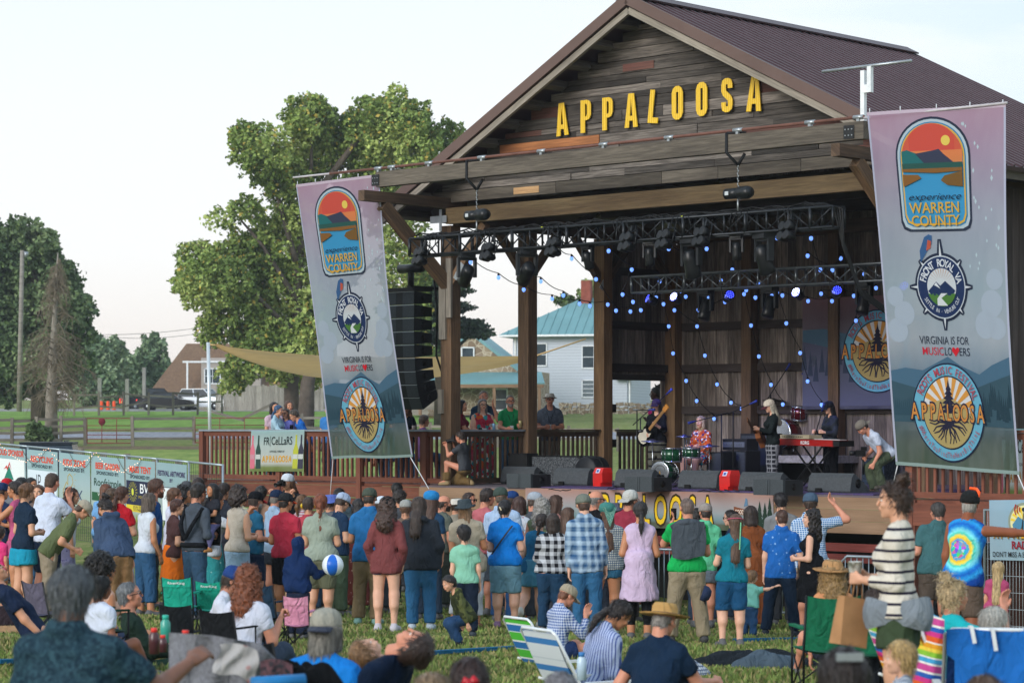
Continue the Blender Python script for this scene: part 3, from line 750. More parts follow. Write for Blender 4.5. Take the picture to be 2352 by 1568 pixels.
# -- ground
def ground_mat():
 t=NT('grass_ground');c=t.coord('Object');c2=t.coord('Object',(1,.35,1))
 n1=t.noise(c2,.35,4,.6);n2=t.noise(c,3.2,5,.65);n3=t.noise(c,28,3,.6)
 col=t.mix(t.mr(n1,.35,.65),hexc('#62743a'),hexc('#7f8f50'));col=t.mix(t.mr(n2,.44,.68),col,hexc('#a39a68'))
 col=t.mix(t.mr(n3,.38,.62,.35,0),col,hexc('#46582c'))
 return t.done(col,.95,n3,1,.05,.1)
MATS['ground']=ground_mat()
def strip_grid(name,x0,x1,y0,y1,nx,ny,mat,dz=0.0,zf=None):
 mb=MB();ys=[y0+(y1-y0)*(j/ny)**2 for j in range(ny+1)]
 vs=[];
 for y in ys:
  for i in range(nx+1):
   x=(x0+(x1-x0)*i/nx)*(.25+y/y1*.75 if x1>100 else 1)
   vs.append((x,y,gz(x,y)+dz+(.02*math.sin(x*1.7)*math.sin(y*1.3) if y<60 else 0)*(dz==0)))
 fs=[(j*(nx+1)+i,j*(nx+1)+i+1,(j+1)*(nx+1)+i+1,(j+1)*(nx+1)+i) for j in range(ny) for i in range(nx)]
 mb.add(vs,fs,0,None,1,True);return struct(name,mb,mat)
strip_grid('ground',-700,700,2,1900,160,260,MATS['ground'])
def field_mat(h1,h2,s):
 t=NT('lawn');c=t.coord('Object',(1,.25,1));n=t.noise(c,s,5,.65)
 return t.done(t.mix(t.mr(n,.35,.65),hexc(h1),hexc(h2)),.95,n,.5,.05,.1)
strip_grid('lawn',-60,2,146,189,30,10,field_mat('#5f8034','#7c9a48',.8),.004)
strip_grid('paddock',-34,-4,84,112,20,12,field_mat('#657c3c','#8a9650',1.2),.004)
strip_grid('gravel_road',-60,30,127,139,30,6,field_mat('#7d8088','#9a9ba3',4.0),.006)
strip_grid('parking_area',-60,-8,189.2,206,30,6,field_mat('#7c7a78','#9c9a96',3.0),.006)
strip_grid('bare_earth',-30,-4,112.3,117,20,5,field_mat('#5a5142','#7a6b50',2.0),.006)
def blades(n=120000):
 y=11+30*rng.rand(n)**1.25;x=(rng.rand(n)*2-1)*y*.235
 z=np.array([gz(a,b) for a,b in zip(x,y)])+.02*np.sin(x*1.7)*np.sin(y*1.3)
 a=rng.rand(n)*6.28;h=.025+.04*rng.rand(n)*(1+.6*np.sin(x*2.1)*np.sin(y*1.1));w_=.010+.010*rng.rand(n)+y*.0004
 dx,dy=np.cos(a)*w_,np.sin(a)*w_;lx,ly=(rng.rand(n)-.5)*.06,(rng.rand(n)-.5)*.06
 v=np.stack([np.stack([x-dx,y-dy,z-.005],1),np.stack([x+dx,y+dy,z-.005],1),np.stack([x+lx,y+ly,z+h],1),np.stack([x+lx*.9,y+ly*.9,z+h],1)],1).reshape(-1,3)
 f=np.arange(n*4).reshape(-1,4);me=npmesh('grass',[(v,f,(rng.rand(n)*3).astype(int))],[plain('#5d7036',.8,.3,1),plain('#788a48',.8,.3,1),plain('#90895a',.8,.3,1)])
 o=bpy.data.objects.new('grass',me);link(o);tag(o,'short trampled grass of the festival field','grass',kind='stuff')
# -- barn stage
M_POST=wood('#64503f','#86694f',dark=.45);M_POSTD=wood('#4a3a2e','#6a5544',dark=.45);M_BEAM=wood('#5a534b','#7d7468',k=.85,dark=.45);M_TIE=wood('#7a6348','#98805e',k=.8)
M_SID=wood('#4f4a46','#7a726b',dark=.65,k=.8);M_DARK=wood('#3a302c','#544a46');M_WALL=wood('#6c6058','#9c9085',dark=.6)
M_DECK=wood('#6d3f31','#8a5442',dark=.25);M_FASC=wood('#8a6e56','#9c7f66',dark=.12);M_RED=wood('#6a2f2b','#85413a',dark=.2)
M_STEEL=plain('#9aa0a4',.35,.15,8,.6,.5);M_PLATE=plain('#1d1f22',.5);M_BLACK=plain('#141517',.55,.2,9);M_ROOF=plain('#4d3c42',.45,.12,2,.3)
M_TRIM=plain('#65524c',.5,.08,2,.2)
barn=thing('barn_stage','weathered timber barn open at the front as a concert stage, brown metal roof','barn',B(0,0,0),0,None,BM)
def bobj(name,mb,mat,par=None,label=None):
 o=obj(name,mb,mat,par or barn,local=True)
 if label:o['label']=label
 return o
PE0,PA,PE1,ZE,ZA,Q0,Q1=-1.19,4.95,11.45,5.08,8.31,-.70,7.67
def slope(p0,z0,p1,z1,name):
 """ribbed metal roof sheet between eave (p0) and ridge (p1)"""
 mb=MB();n=int((Q1-Q0)/.23);L=math.hypot(p1-p0,z1-z0);nx,nz_=-(z1-z0)/L,(p1-p0)/L
 if nz_<0:nx,nz_=-nx,-nz_
 for th in (.07,):
  vs=[(p0,Q0,z0),(p1,Q0,z1),(p1,Q1,z1),(p0,Q1,z0)]
  top=[(x+nx*th,y,z+nz_*th) for x,y,z in vs]
  mb.add(vs+top,[(0,1,2,3),(4,7,6,5),(0,4,5,1),(1,5,6,2),(2,6,7,3),(3,7,4,0)])
 for i in range(n+1):
  q=Q0+.02+i*(Q1-Q0-.04)/n;a=Vector((p0+nx*.085,q,z0+nz_*.085));b=Vector((p1+nx*.085,q,z1+nz_*.085))
  mb.beam(a,b,.05,.035,up=(nx,0,nz_))
 return bobj(name,mb,M_ROOF)
rl=slope(PE0,ZE,PA,ZA,'roof');rr_=slope(PE1,ZE,PA,ZA,'roof')
mb=MB();mb.beam((PA-.12,Q0-.03,ZA+.085),(PA-.12,Q1,ZA+.085),.30,.03,up=(-.47,0,.88));mb.beam((PA+.12,Q0-.03,ZA+.088),(PA+.12,Q1,ZA+.088),.30,.03,up=(.45,0,.89));bobj('ridge_cap',mb,M_ROOF)
for p0 in (PE0,PE1):
 mb=MB();s_=1 if p0<0 else -1
 nx,nz_=(-.465*s_,.885)
 mb.beam((p0-.05*s_,Q0-.035,ZE-.03+nz_*.0),(PA,Q0-.035,ZA+.03),.05,.18,up=(nx,0,nz_));bobj('rake_trim',mb,M_TRIM)
 mb=MB();mb.beam((p0+.05*s_,Q0+.03,ZE-.16),(PA,Q0+.03,ZA-.16),.07,.11,up=(nx,0,nz_));bobj('rake_board',mb,wood('#8b8378','#a89f92'))
mb=MB()
for p0 in (PE0,PE1):
 for k in range(11):
  t=(k+.3)/11;p=p0+(PA-p0)*t;z=ZE+(ZA-ZE)*t-.10
  mb.beam((p,Q0+.07,z),(p,Q1-.05,z),.13,.14,up=(-.465 if p0<0 else.465,0,.885),tint=.8)
bobj('purlins',mb,wood('#6a6560','#8a857e'))
mb=MB()
for q in (.35,2.1,4.3,6.4):
 for p0 in (PE0,PE1):mb.beam((p0+(.4 if p0<0 else -.4),q,ZE-.02),(PA,q,ZA-.27),.10,.20)
 if q>.5:mb.beam((0,q,5.35),(10.4,q,5.35),.12,.25)
bobj('trusses',mb,M_DARK)
def sidez(p):return (ZE+(ZA-ZE)*(p-PE0)/(PA-PE0) if p<PA else ZE+(ZA-ZE)*(PE1-p)/(PE1-PA))-.12
mb=MB();z=5.45;rs=random.Random(11)
while z<ZA-.15:
 h=rs.choice([.10,.13,.16,.12,.19]);h=min(h,ZA-.2-z+.02)
 if h<.05:break
 zt=z+h
 def xl(zz):return PE0+(zz+.12-ZE)/(ZA-ZE)*(PA-PE0)
 def xr(zz):return PE1-(zz+.12-ZE)/(ZA-ZE)*(PE1-PA)
 a,b=xl(z+h/2),xr(z+h/2);p=a
 while p<b-.05:
  l=min(rs.uniform(.7,3.6),b-p)
  if b-p-l<.3:l=b-p
  pr=rs.random();tint=rs.uniform(.45,1.25) if pr<.72 else rs.uniform(1.3,2.2)
  mi=2 if rs.random()<.09 else 0
  th=.025+rs.random()*.035
  mb.box((p+l/2,-.02-th/2,z+h/2),(l-.006,th,h-.008),None,mi,tint)
  p+=l
 z=zt
for p0,p1,z0,h_ in ((1.35,3.75,6.12,.15),(8.55,9.75,5.86,.13),(9.35,10.1,5.62,.12),(4.3,5.0,7.3,.13)):mb.box(((p0+p1)/2,-.078,z0),(p1-p0,.02,h_),None,1 if p0<9 and z0<7 else 2,.9)
def gs():return bobj('gable_siding',mb,[M_SID,wood('#9a5f3c','#b87a4e'),wood('#6b4540','#7f5a50')])
mb.box((5.1,.02,5.40),(11.5,.03,.25),None,0,.5)  # darkened board standing in for the shaded gap below the siding
gs()
mb=MB();p=-.9;rs=random.Random(3)
while p<11.2:
 l=rs.uniform(1.2,3.2);l=min(l,11.3-p);mb.box((p+l/2,-.05,5.34),(l-.01,.05,.20),None,0,rs.uniform(.7,1.25));p+=l
mb.box((2.0,-.055,5.34),(.62,.06,.12),None,1,1.4)
bobj('lower_boards',mb,[M_BEAM,wood('#b08a62','#c09a70')])
def piece(name,a,b,w_,h,mat,tint=1.0,lab=None):
 m_=MB();m_.beam(a,b,w_,h,tint=tint);o=bobj(name,m_,mat)
 if lab:o['label']=lab
 return o
piece('beam',(0,-1.84,5.535),(10.64,-1.84,5.535),.15,.27,M_BEAM,1.0,'grey cantilevered header beam')
piece('beam',(.1,-.16,4.975),(10.3,-.16,4.975),.14,.29,M_TIE,1.0,'brown knotty tie beam between the front posts')
piece('beam',(0,.14,4.95),(0,6.5,4.95),.16,.28,M_POSTD);piece('beam',(10.4,.14,4.95),(10.4,6.5,4.95),.16,.28,M_POSTD);piece('beam',(.14,6.44,4.95),(10.26,6.44,4.95),.14,.26,M_POSTD)
for p in (0,10.38):
 piece('outrigger',(p,-2.27,5.225),(p,.35,5.225),.16,.19,M_POSTD,1.15)
 piece('brace',(p,-1.75,5.10),(p,-.10,3.72),.15,.22,M_POST)
 mb=MB();mb.box((p-.085,-1.95,5.235),(.012,.17,.17));mb.box((p,-1.925,5.52),(.19,.012,.20));mb.box((p-.075,-1.82,5.55),(.012,.2,.16))
 for i in range(2):
  for j in range(3):mb.box((p-.06+.06*j,-1.935,5.47+.09*i),(.018,.012,.018),None,1)
  for j in range(2):mb.box((p-.094,-1.99+.08*j,5.19+.08*i),(.012,.018,.018),None,1)
 bobj('bracket_plate',mb,[M_PLATE,M_STEEL])
for q in (0,2.1,4.3,6.5):
 for p in (0,10.4):
  piece('post',(p,q,0),(p,q,4.81),.27,.25,M_POST if q<4 else wood('#75583f','#9a7a58'),.95)
  if q<6:
   piece('knee_brace',(p,q+.1,4.0),(p,q+.85,4.82),.13,.14,M_POST,1.0)
  if q>1:piece('knee_brace',(p,q-.1,4.0),(p,q-.85,4.82),.13,.14,M_POST,.9)
piece('knee_brace',(.1,-.05,3.75),(.95,-.05,4.80),.13,.15,M_POST,1.1)
for k in range(3):m_=MB();m_.box(((-.06,.11,-.1)[k],(-.145,-.15,-.15)[k],(3.25,3.65,1.55)[k]),((.17,.05,1.1),(.13,.05,1.1),(.10,.08,.45))[k]);bobj('splice_board',m_,wood('#8a8278','#a39a8c'))
M_MEND=plain('#b4bcc0',.4,.1,5,.5)
for c_,s_,r_ in (((-.05,-.27,4.92),(.42,.012,.13),None),((-.12,-.272,4.62),(.2,.012,.13),None),((.02,-.285,4.9),(.06,.012,.4),None),((.35,-.14,3.95),(.10,.012,.34),Matrix.Rotation(R(35),3,'Y')),((.12,4.2,3.95),(.012,.10,.34),Matrix.Rotation(R(-35),3,'X')),((10.3,-.26,4.55),(.12,.012,.5),Matrix.Rotation(R(-40),3,'Y'))):
 mb=MB();mb.box(c_,s_,r_);bobj('mending_plate',mb,M_MEND)
for p in (2.03,4.15,6.25,8.35):piece('post',(p,6.42,0),(p,6.42,4.82),.24,.24,M_POST,.9)
def boards(mb,a,b,z0,z1,n,hole=None,rs=random.Random(7)):
 a=Vector(a);b=Vector(b);L=(b-a).length;d=(b-a)/L;t=0
 while t<L-.02:
  w_=min(rs.uniform(.15,.30),L-t)
  c=a+d*(t+w_/2);zz=[(z0,z1)]
  if hole and hole[0]<t+w_/2<hole[1]:zz=[(hole[3],z1)]
  ztop=z1(c.x) if callable(z1) else z1
  for lo,hi in zz:
   hi=hi(c.x) if callable(hi) else hi
   mb.beam((c.x,c.y,lo),(c.x,c.y,hi),w_-.008,.025+.01*rs.random(),up=(n[0],n[1],0),tint=rs.uniform(.55,1.35),mi=1 if rs.random()<.06 else 0)
  t+=w_
mb=MB();boards(mb,(0,6.62,0),(10.4,6.62,0),0,lambda p:min(sidez(p),8),(0,1));bobj('back_wall',mb,[M_WALL,wood('#8f8b86','#a8a49c')])
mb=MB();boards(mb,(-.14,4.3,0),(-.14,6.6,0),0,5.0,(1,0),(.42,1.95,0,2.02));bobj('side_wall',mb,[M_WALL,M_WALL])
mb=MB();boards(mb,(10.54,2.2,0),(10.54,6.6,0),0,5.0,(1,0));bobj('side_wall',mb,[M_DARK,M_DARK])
mb=MB()
for z in (1.42,2.27,3.12):mb.box((5.2,6.54,z),(10.0,.06,.16),None,0,.8);
for z in (2.27,3.12,4.2):mb.box((-.07,5.45,z),(.06,2.1,.16),None,0,.6)
mb.box((-.07,4.55,.75),(.05,.42,.16),None,0,.4);mb.box((-.07,4.55,1.45),(.05,.42,.16),None,0,.4);mb.box((-.07,5.3,2.08),(.08,1.9,.12),None,0,.5)
bobj('girts',mb,M_DARK)
mb=MB()
for i in range(52):mb.box((5.2,-.62+.14*i,-.02),(10.6,.134,.04),None,0,.8+.4*random.random())
bobj('stage_floor',mb,wood('#5d5358','#776b70',dark=.2))
mb=MB()
for i,z in enumerate((-.12,-.31,-.50)):
 mb.box((5.2,-.70,z),(10.6,.03,.185),None,0,1-.03*i);mb.box((-.115,2,z),(.03,5.4,.185),None,0,.8)
bobj('front_boards',mb,M_FASC)
mb=MB()
for z in (-.82,-.99):mb.box((5.2,-.62,z),(10.4,.04,.13))
for p in (0,2.6,5.2,7.8,10.4):mb.box((p,-.5,-1.3),(.18,.18,1.4),None,0,.7)
bobj('understructure',mb,M_RED)
mb=MB();mb.box((5.2,1.0,-1.3),(10.3,.05,1.3));bobj('skirt_cloth',mb,M_BLACK)  # black sheet standing in for the shade under the stage
mb=MB();mb.box((6.1,1.35,.012),(7.4,3.6,.02));tag(obj('stage_carpet',mb,cloth('#5b4a66',pat='mottle',h2='#4a4478'),thing('tmp','','',(0,0,0),0,None,BM),local=True),'dull purple carpet laid under the band on the stage','carpet')
o=bpy.data.objects['stage_carpet'];tmp=o.parent;o.parent=None;o.matrix_world=BM;bpy.data.objects.remove(tmp)
def B_obj(name,mb,mats,label,cat,group=None):
 """one-mesh thing whose vertices are given in the barn frame"""
 o=bpy.data.objects.new(name,mb.mesh(name,mats));link(o);o.matrix_world=BM;WM[o.name]=BM.copy();return tag(o,label,cat,group)
rt=thing('banner_pipe','rusty pipe clamped along the top of the grey header beam, carrying both tall banners','pipe',B(0,0,0),0,None,BM)
mb=MB();mb.tube([(-1.3,-1.84,5.74),(10.6,-1.84,5.74)],.026,10);bobj('pipe',mb,plain('#6d4a40',.7,.2,5),rt)
mb=MB();mb.tube([(-2.32,-1.84,5.74),(-1.3,-1.84,5.74)],.02,10);bobj('pipe_end',mb,plain('#b9b4b8',.5),rt)
mb=MB();mb.tube([(10.6,-1.84,5.72),(13.08,-1.84,5.72)],.02,10);bobj('pipe_end',mb,plain('#b9b4b8',.5),rt)
for p in (.0,.35,1.3,2.6,4.0,5.4,6.8,8.2,9.6,10.5):mb=MB();mb.tube([(p-.09,-1.84,5.74),(p+.09,-1.84,5.74)],.036,10);mb.box((p,-1.84,5.69),(.05,.06,.05));bobj('clamp',mb,M_STEEL,rt)
an=thing('antenna_mast','white metal T shaped mast standing on the right end of the header beam','antenna',B(10.72,-1.80,5.6),0,None,BM@Matrix.Translation((10.56,-1.80,5.6)))
mb=MB();mb.beam((0,0,0),(0,0,.84),.07);bobj('mast',mb,plain('#dfe3e6',.4),an)
mb=MB();mb.beam((.12,0,.50),(.12,0,.89),.07);mb.box((.06,-.01,.56),(.14,.06,.12));bobj('upper_mast',mb,plain('#dfe3e6',.4),an)
mb=MB();mb.tube([(-.76,0,.90),(.86,0,.90)],.024,8);bobj('crossbar',mb,M_STEEL,an)
# -- text turned into mesh
TXT={}
def text_polys(s,size=1.0,off=0.0,shear=0.0):
 key=(s,off,shear)
 if key not in TXT:
  cu=bpy.data.curves.new('t','FONT');cu.body=s;cu.size=1.0;cu.offset=off;cu.shear=shear;cu.align_x='CENTER';cu.resolution_u=3
  ob=bpy.data.objects.new('t',cu);link(ob);dg=bpy.context.evaluated_depsgraph_get();dg.update()
  me=bpy.data.meshes.new_from_object(ob.evaluated_get(dg));v=[tuple(q.co[:2]) for q in me.vertices];f=[tuple(p.vertices) for p in me.polygons]
  bpy.data.objects.remove(ob);bpy.data.meshes.remove(me);bpy.data.curves.remove(cu);TXT[key]=(v,f)
 return TXT[key]
sg=thing('gable_sign','big yellow corrugated metal letters reading APPALOOSA across the barn gable','sign',B(0,0,0),0,None,BM)
M_YEL=plain('#e6b91e',.45,.08,3,0,.4)
LP=[(1291,237,312),(1346,230,305),(1396,224,299),(1450,215,293),(1502,207,283),(1556,198,275),(1612,189,267),(1670,180,258),(1733,170,256)]
def letter_outline(ch):
 o={'A':[[(-.40,0),(-.17,1),(.17,1),(.40,0),(.14,0),(.11,.2),(-.11,.2),(-.14,0)],[(-.08,.34),(.08,.34),(.01,.82),(-.01,.82)]],
         'P':[[(-.34,0),(-.34,1),(.08,1),(.24,.96),(.33,.86),(.33,.54),(.24,.42),(.08,.38),(-.06,.38),(-.06,0)],[(-.06,.50),(.04,.50),(.08,.56),(.08,.82),(.04,.88),(-.06,.88)]],
         'L':[[(-.30,0),(-.30,1),(-.02,1),(-.02,.17),(.34,.17),(.34,0)],None],
         'O':[[(-.34,.2),(-.34,.8),(-.26,.93),(-.1,1),(.1,1),(.26,.93),(.34,.8),(.34,.2),(.26,.07),(.1,0),(-.1,0),(-.26,.07)],[(-.07,.18),(.07,.18),(.07,.82),(-.07,.82)]],
         'S':[[(-.33,.22),(-.28,.06),(-.1,0),(.1,0),(.28,.07),(.34,.2),(.34,.36),(.24,.48),(-.06,.64),(-.06,.82),(.06,.82),(.06,.7),(.33,.7),(.33,.82),(.26,.95),(.1,1),(-.1,1),(-.27,.94),(-.33,.8),(-.33,.62),(-.24,.5),(.07,.33),(.07,.17),(-.07,.17),(-.07,.3),(-.33,.3)],None]}[ch]
 return o
def fill2(outer,inner):
 cu=bpy.data.curves.new('t','CURVE');cu.dimensions='2D';cu.fill_mode='BOTH';cu.extrude=.5
 for lp in (outer,inner):
  if not lp:continue
  sp_=cu.splines.new('POLY');sp_.points.add(len(lp)-1)
  for i,(x,y) in enumerate(lp):sp_.points[i].co=(x,y,0,1)
  sp_.use_cyclic_u=True
 ob=bpy.data.objects.new('t',cu);link(ob);dg=bpy.context.evaluated_depsgraph_get();dg.update()
 me=bpy.data.meshes.new_from_object(ob.evaluated_get(dg));v=[tuple(q.co) for q in me.vertices];f=[tuple(p.vertices) for p in me.polygons]
 bpy.data.objects.remove(ob);bpy.data.meshes.remove(me);bpy.data.curves.remove(cu);return v,f
def qline(px,q):
 t=(px-CX)/F;return (t*(O.y+.727*q)-(O.x+.687*q))/(.727+.687*t)
for i,(ch,(px,y0,y1)) in enumerate(zip('APPALOOSA',LP)):
 q=-.13;p=qline(px,q);Y=O.y-.687*p+.727*q;z0=(HY-y1)*Y/F+1.07;z1=(HY-y0)*Y/F+1.07;h=z1-z0
 v,f=fill2(*letter_outline(ch));mb=MB();rot={0:-3,4:7,8:3}.get(i,0)
 c_,s_=math.cos(R(rot)),math.sin(R(rot))
 vs=[(p+(x*.62*c_+(y-.5)*s_*.62/.62)*h,q-.02*z,z0+h/2+((y-.5)*c_-x*.62*s_)*h) for x,y,z in v]
 mb.add(vs,f);o=bobj('letter',mb,M_YEL,sg)
t=NT('yellow_sheet');c=t.coord('Object',(1,1,1));wv=t.n('ShaderNodeTexWave',{'Scale':7.5},wave_type='BANDS',bands_direction='X');t.l(c,wv.inputs['Vector'])
col=t.mix(t.mr(wv.outputs[0],.0,.5,.35,0),hexc('#f0c426'),hexc('#b98c10'));ymat=t.done(col,.4,wv.outputs[0],.5,.03,.4)
for o in bpy.data.objects:
 if o.name.startswith('letter'):o.data.materials[0]=ymat
# -- decks and railings (barn frame)
def railing(name,label,a,b,z=0,h=1.03,posts=None,cap=plain('#7f8790',.5),mat=M_DECK,group=None,sp_=.135,base=True,par=None):
 a=Vector((a[0],a[1],z));b=Vector((b[0],b[1],z));d=(b-a);L=d.length;d/=L
 t_=thing(name,label,'railing',(0,0,0),0,group,BM@Matrix.Translation(a))
 up=Vector((0,0,1));mb=MB()
 mb.beam(up*(h-.02),d*L+up*(h-.02),.15,.035);obj('cap_rail',mb,cap,t_,True)
 mb=MB();mb.beam(up*(h-.09),d*L+up*(h-.09),.045,.10);obj('top_rail',mb,mat,t_,True)
 mb=MB();mb.beam(up*.07,d*L+up*.07,.045,.09);obj('bottom_rail',mb,mat,t_,True)
 mb=MB();n=int(L/sp_)
 for i in range(n):mb.beam(d*((i+.5)*L/n)+up*.02,d*((i+.5)*L/n)+up*(h-.05),.040,.040,tint=.8+.4*random.random())
 obj('balusters',mb,mat,t_,True)
 for t0 in (posts or []):
  mb=MB();mb.beam(d*t0+up*-.95,d*t0+up*(h-.03),.12,.12);obj('railing_post',mb,mat,t_,True)
 return t_
railing('railing','red brown slatted deck railing with grey cap running left from the stage corner post',(-7.26,0),(-.16,0),posts=(.05,2.45,4.8,6.6))
railing('railing','slatted railing between the first and second left stage posts, people leaning on it',(0,.16),(0,1.96),mat=M_POSTD)
railing('railing','brown slatted railing with no grey cap between the second and third left stage posts',(0,2.25),(0,4.15),cap=M_POSTD,mat=M_POSTD)
railing('railing','short railing seen through the open doorway in the left barn wall',(-.05,4.8),(-.05,6.2),cap=M_POSTD,mat=M_POSTD)
railing('railing','red brown slatted railing of the right side deck under the tall banner',(11.3,-1.71),(16.5,-1.71),posts=(.05,2.6,5.0),cap=M_DECK)
dk=thing('side_deck','red brown wooden side deck left of the stage','deck',(0,0,0),0,None,BM@Matrix.Translation((-3.6,2.5,0)))
mb=MB();mb.box((0,.05,-.03),(7.25,5.0,.05));obj('deck_floor',mb,M_DECK,dk,True)
mb=MB();mb.box((0,-2.49,-.17),(7.3,.05,.22));mb.box((0,-2.47,-.42),(7.3,.04,.24),None,0,.8)
for i in range(2):mb.box((0,-2.46,-.66-.2*i),(7.3,.03,.17),None,0,.7)
obj('deck_skirt',mb,M_DECK,dk,True)
for x in (-3.55,-1.2,1.2,3.5):
 for y in (-2.3,2.4):mb=MB();mb.box((x,y,-.95),(.14,.14,1.8),None,0,.7);obj('deck_leg',mb,M_DECK,dk,True)
dk=thing('side_deck','red brown wooden side deck right of the stage behind the striped shirt woman','deck',(0,0,0),0,None,BM@Matrix.Translation((13.9,1.2,0)))
mb=MB();mb.box((0,0,-.03),(5.3,5.8,.05));obj('deck_floor',mb,M_DECK,dk,True)
mb=MB();mb.box((0,-2.93,-.22),(5.3,.05,.34));mb.box((0,-2.9,-.5),(5.3,.04,.2),None,0,.7);obj('deck_skirt',mb,M_DECK,dk,True)
mb=MB();mb.box((-2.55,-2.85,-.95),(.2,.2,1.9));mb.box((0,-2.8,-.95),(.14,.14,1.8),None,0,.7);mb.box((0,-2.0,-1.2),(5.2,.04,1.4),None,0,.25);obj('deck_legs',mb,M_DECK,dk,True)  # besides the legs, a darkened panel stands in for shade beneath the deck
# -- trees
def foliage(name,blobs,n,size,cols,par,seed=1,drop=0.0,flat=.8,yel=0.0):
 """leaf faces spread through lobes (centre, radii, density); gaps come from a 3D noise that thins them"""
 r=np.random.RandomState(seed);tot=sum(bl[2]*bl[1][0]*bl[1][2] for bl in blobs);V_=[];mi=[]
 for c,rad,den in blobs:
  k=int(n*den*rad[0]*rad[2]/tot);u=r.normal(size=(k,3));u/=np.linalg.norm(u,axis=1)[:,None]
  s=(.25+.75*r.rand(k)**.45)[:,None];wob=1+.22*np.sin(u[:,:1]*7+seed)*np.sin(u[:,2:]*6+c[0])+.12*np.sin(u[:,:1]*19+2)*np.sin(u[:,2:]*17)
  p=np.array(c)+u*s*np.array(rad)*wob
  g=np.sin(p[:,0]*1.9/size*.35+1.3)*np.sin(p[:,2]*2.3/size*.35+.7)*np.sin(p[:,1]*2.1/size*.35)
  p=p[g>-.30+drop];k=len(p)
  a=r.normal(size=(k,3));a[:,2]*=flat;a/=np.linalg.norm(a,axis=1)[:,None];b=np.cross(a,r.normal(size=(k,3)));b/=np.linalg.norm(b,axis=1)[:,None]
  sz=(size*(.6+.8*r.rand(k)))[:,None]*.5
  V_.append(np.stack([p-a*sz,p+b*sz*.7,p+a*sz,p-b*sz*.7],1))
  cl=np.sin(p[:,0]*1.1+seed)+np.sin(p[:,2]*1.4+2*seed)+r.normal(size=k)*.9
  m=np.where(cl>1.0,2,np.where(cl<-.8,0,1));m[r.rand(k)<yel]=3;mi.append(m)
 V_=np.concatenate(V_).reshape(-1,3);mi=np.concatenate(mi);f=np.arange(len(V_)).reshape(-1,4)
 inv=np.array(WM[par.name].inverted());V_=V_@inv[:3,:3].T+inv[:3,3]
 me=npmesh(name,[(V_,f,mi)],[plain(c,.75,.25,3) for c in cols]);me.polygons.foreach_set('use_smooth',np.zeros(len(f),bool))
 o=bpy.data.objects.new(name,me);link(o);o.parent=par;WM[o.name]=WM[par.name].copy();return o
M_BARK=plain('#5a5148',.9,.3,3);M_BARKL=plain('#8d867c',.9,.25,4)
def tree(name,label,d,base,trunk,blobs,n,size,cols,seed=1,group=None,drop=0,depth=1.0,yel=0.0,bark=M_BARK,limbs=(),tr=.3):
 bp=P(base[0],base[1],d);bp.z=gz(bp.x,d)-.1
 t_=thing(name,label,'tree',bp,0,group);mb=MB()
 pts=[bp]+[P(x,y,d+dd) for x,y,dd in trunk];k=len(pts);mb.tube(pts,[tr*(1-.75*i/(k-1)) for i in range(k)],9)
 for l in limbs:q=[P(x,y,d+dd) for x,y,dd in l];mb.tube(q,[tr*.4*(1-.8*i/(len(q)-1)) for i in range(len(q))],6)
 obj('trunk',mb,bark,t_)
 if blobs:foliage('crown',[(tuple(P(x,y,d+(dd if (dd:=(sd if len(b_)>4 else 0)) else 0))),(rx*d/F,rx*d/F*depth,ry*d/F),den) for b_ in blobs for (x,y,rx,ry,den,sd) in [tuple(b_)+(0,)*(6-len(b_))]],n,size,cols,t_,seed,drop,yel=yel)
 return t_
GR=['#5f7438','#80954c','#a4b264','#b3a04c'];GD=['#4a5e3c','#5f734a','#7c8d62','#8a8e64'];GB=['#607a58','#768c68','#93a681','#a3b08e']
tree('cottonwood_tree','very tall spreading leafy tree with yellowing leaves behind the left tall banner',142,(672,945),[(668,880,0),(690,800,0),(680,640,1),(700,480,1),(800,350,0),(850,280,0)],
     [(888,300,112,92,1.2,1),(820,330,80,75,1,2),(960,330,60,70,1,-1),(715,275,68,62,1,0),(730,350,70,80,1,2),(596,345,72,62,.9,-2),(560,310,36,34,.9,0),(640,400,70,60,.8,0),(1032,315,46,42,.8,3),
      (690,470,70,80,.8,1),(510,505,46,30,.25,0),(570,480,48,34,.6,-1),(455,590,56,40,.8,1),(440,650,48,40,.8,0),(500,650,90,70,1,-2),(560,590,80,60,.9,1),(640,570,90,90,.9,2),
      (555,730,92,70,1,0),(655,690,100,100,1,2),(620,810,95,70,.9,-1),(540,860,45,45,.7,0),(690,850,60,50,.7,2),(760,620,60,110,.6,4),(910,500,75,85,.6,3),(930,620,70,70,.6,2),(930,720,65,80,.7,3),(960,820,50,60,.6,3),(480,760,34,40,.6,0),(850,430,90,60,.7,2)],
     150000,.24,GR,3,depth=1.0,yel=.05,tr=.5,drop=.13,limbs=[[(690,780,0),(600,690,-1),(520,600,0),(450,560,0)],[(688,700,0),(600,560,0),(540,490,0)],[(680,600,0),(640,460,0),(600,350,0)],[(700,480,0),(715,380,0),(715,280,0)],[(690,800,0),(780,680,2),(900,560,2)]])
tree('leaning_tree','second thick trunk beside the tall yellowing tree, lower leafy branches',139,(700,945),[(706,880,0),(722,820,0),(740,740,0)],[(740,740,60,60,.8),(710,810,50,40,.7)],8000,.3,GR,8,tr=.55,yel=.05)
tree('oak_tree','large dark green broad tree at the far left edge',165,(90,935),[(90,800,0),(80,650,0),(60,560,0)],
     [(10,600,80,100,1),(70,620,90,110,1.1,1),(130,690,80,90,1,2),(20,740,80,90,1),(160,740,60,70,.9,-2),(90,560,45,45,.9),(100,820,110,80,.9),(20,870,80,60,.9)],60000,.33,GD,5,tr=.6,drop=.10)
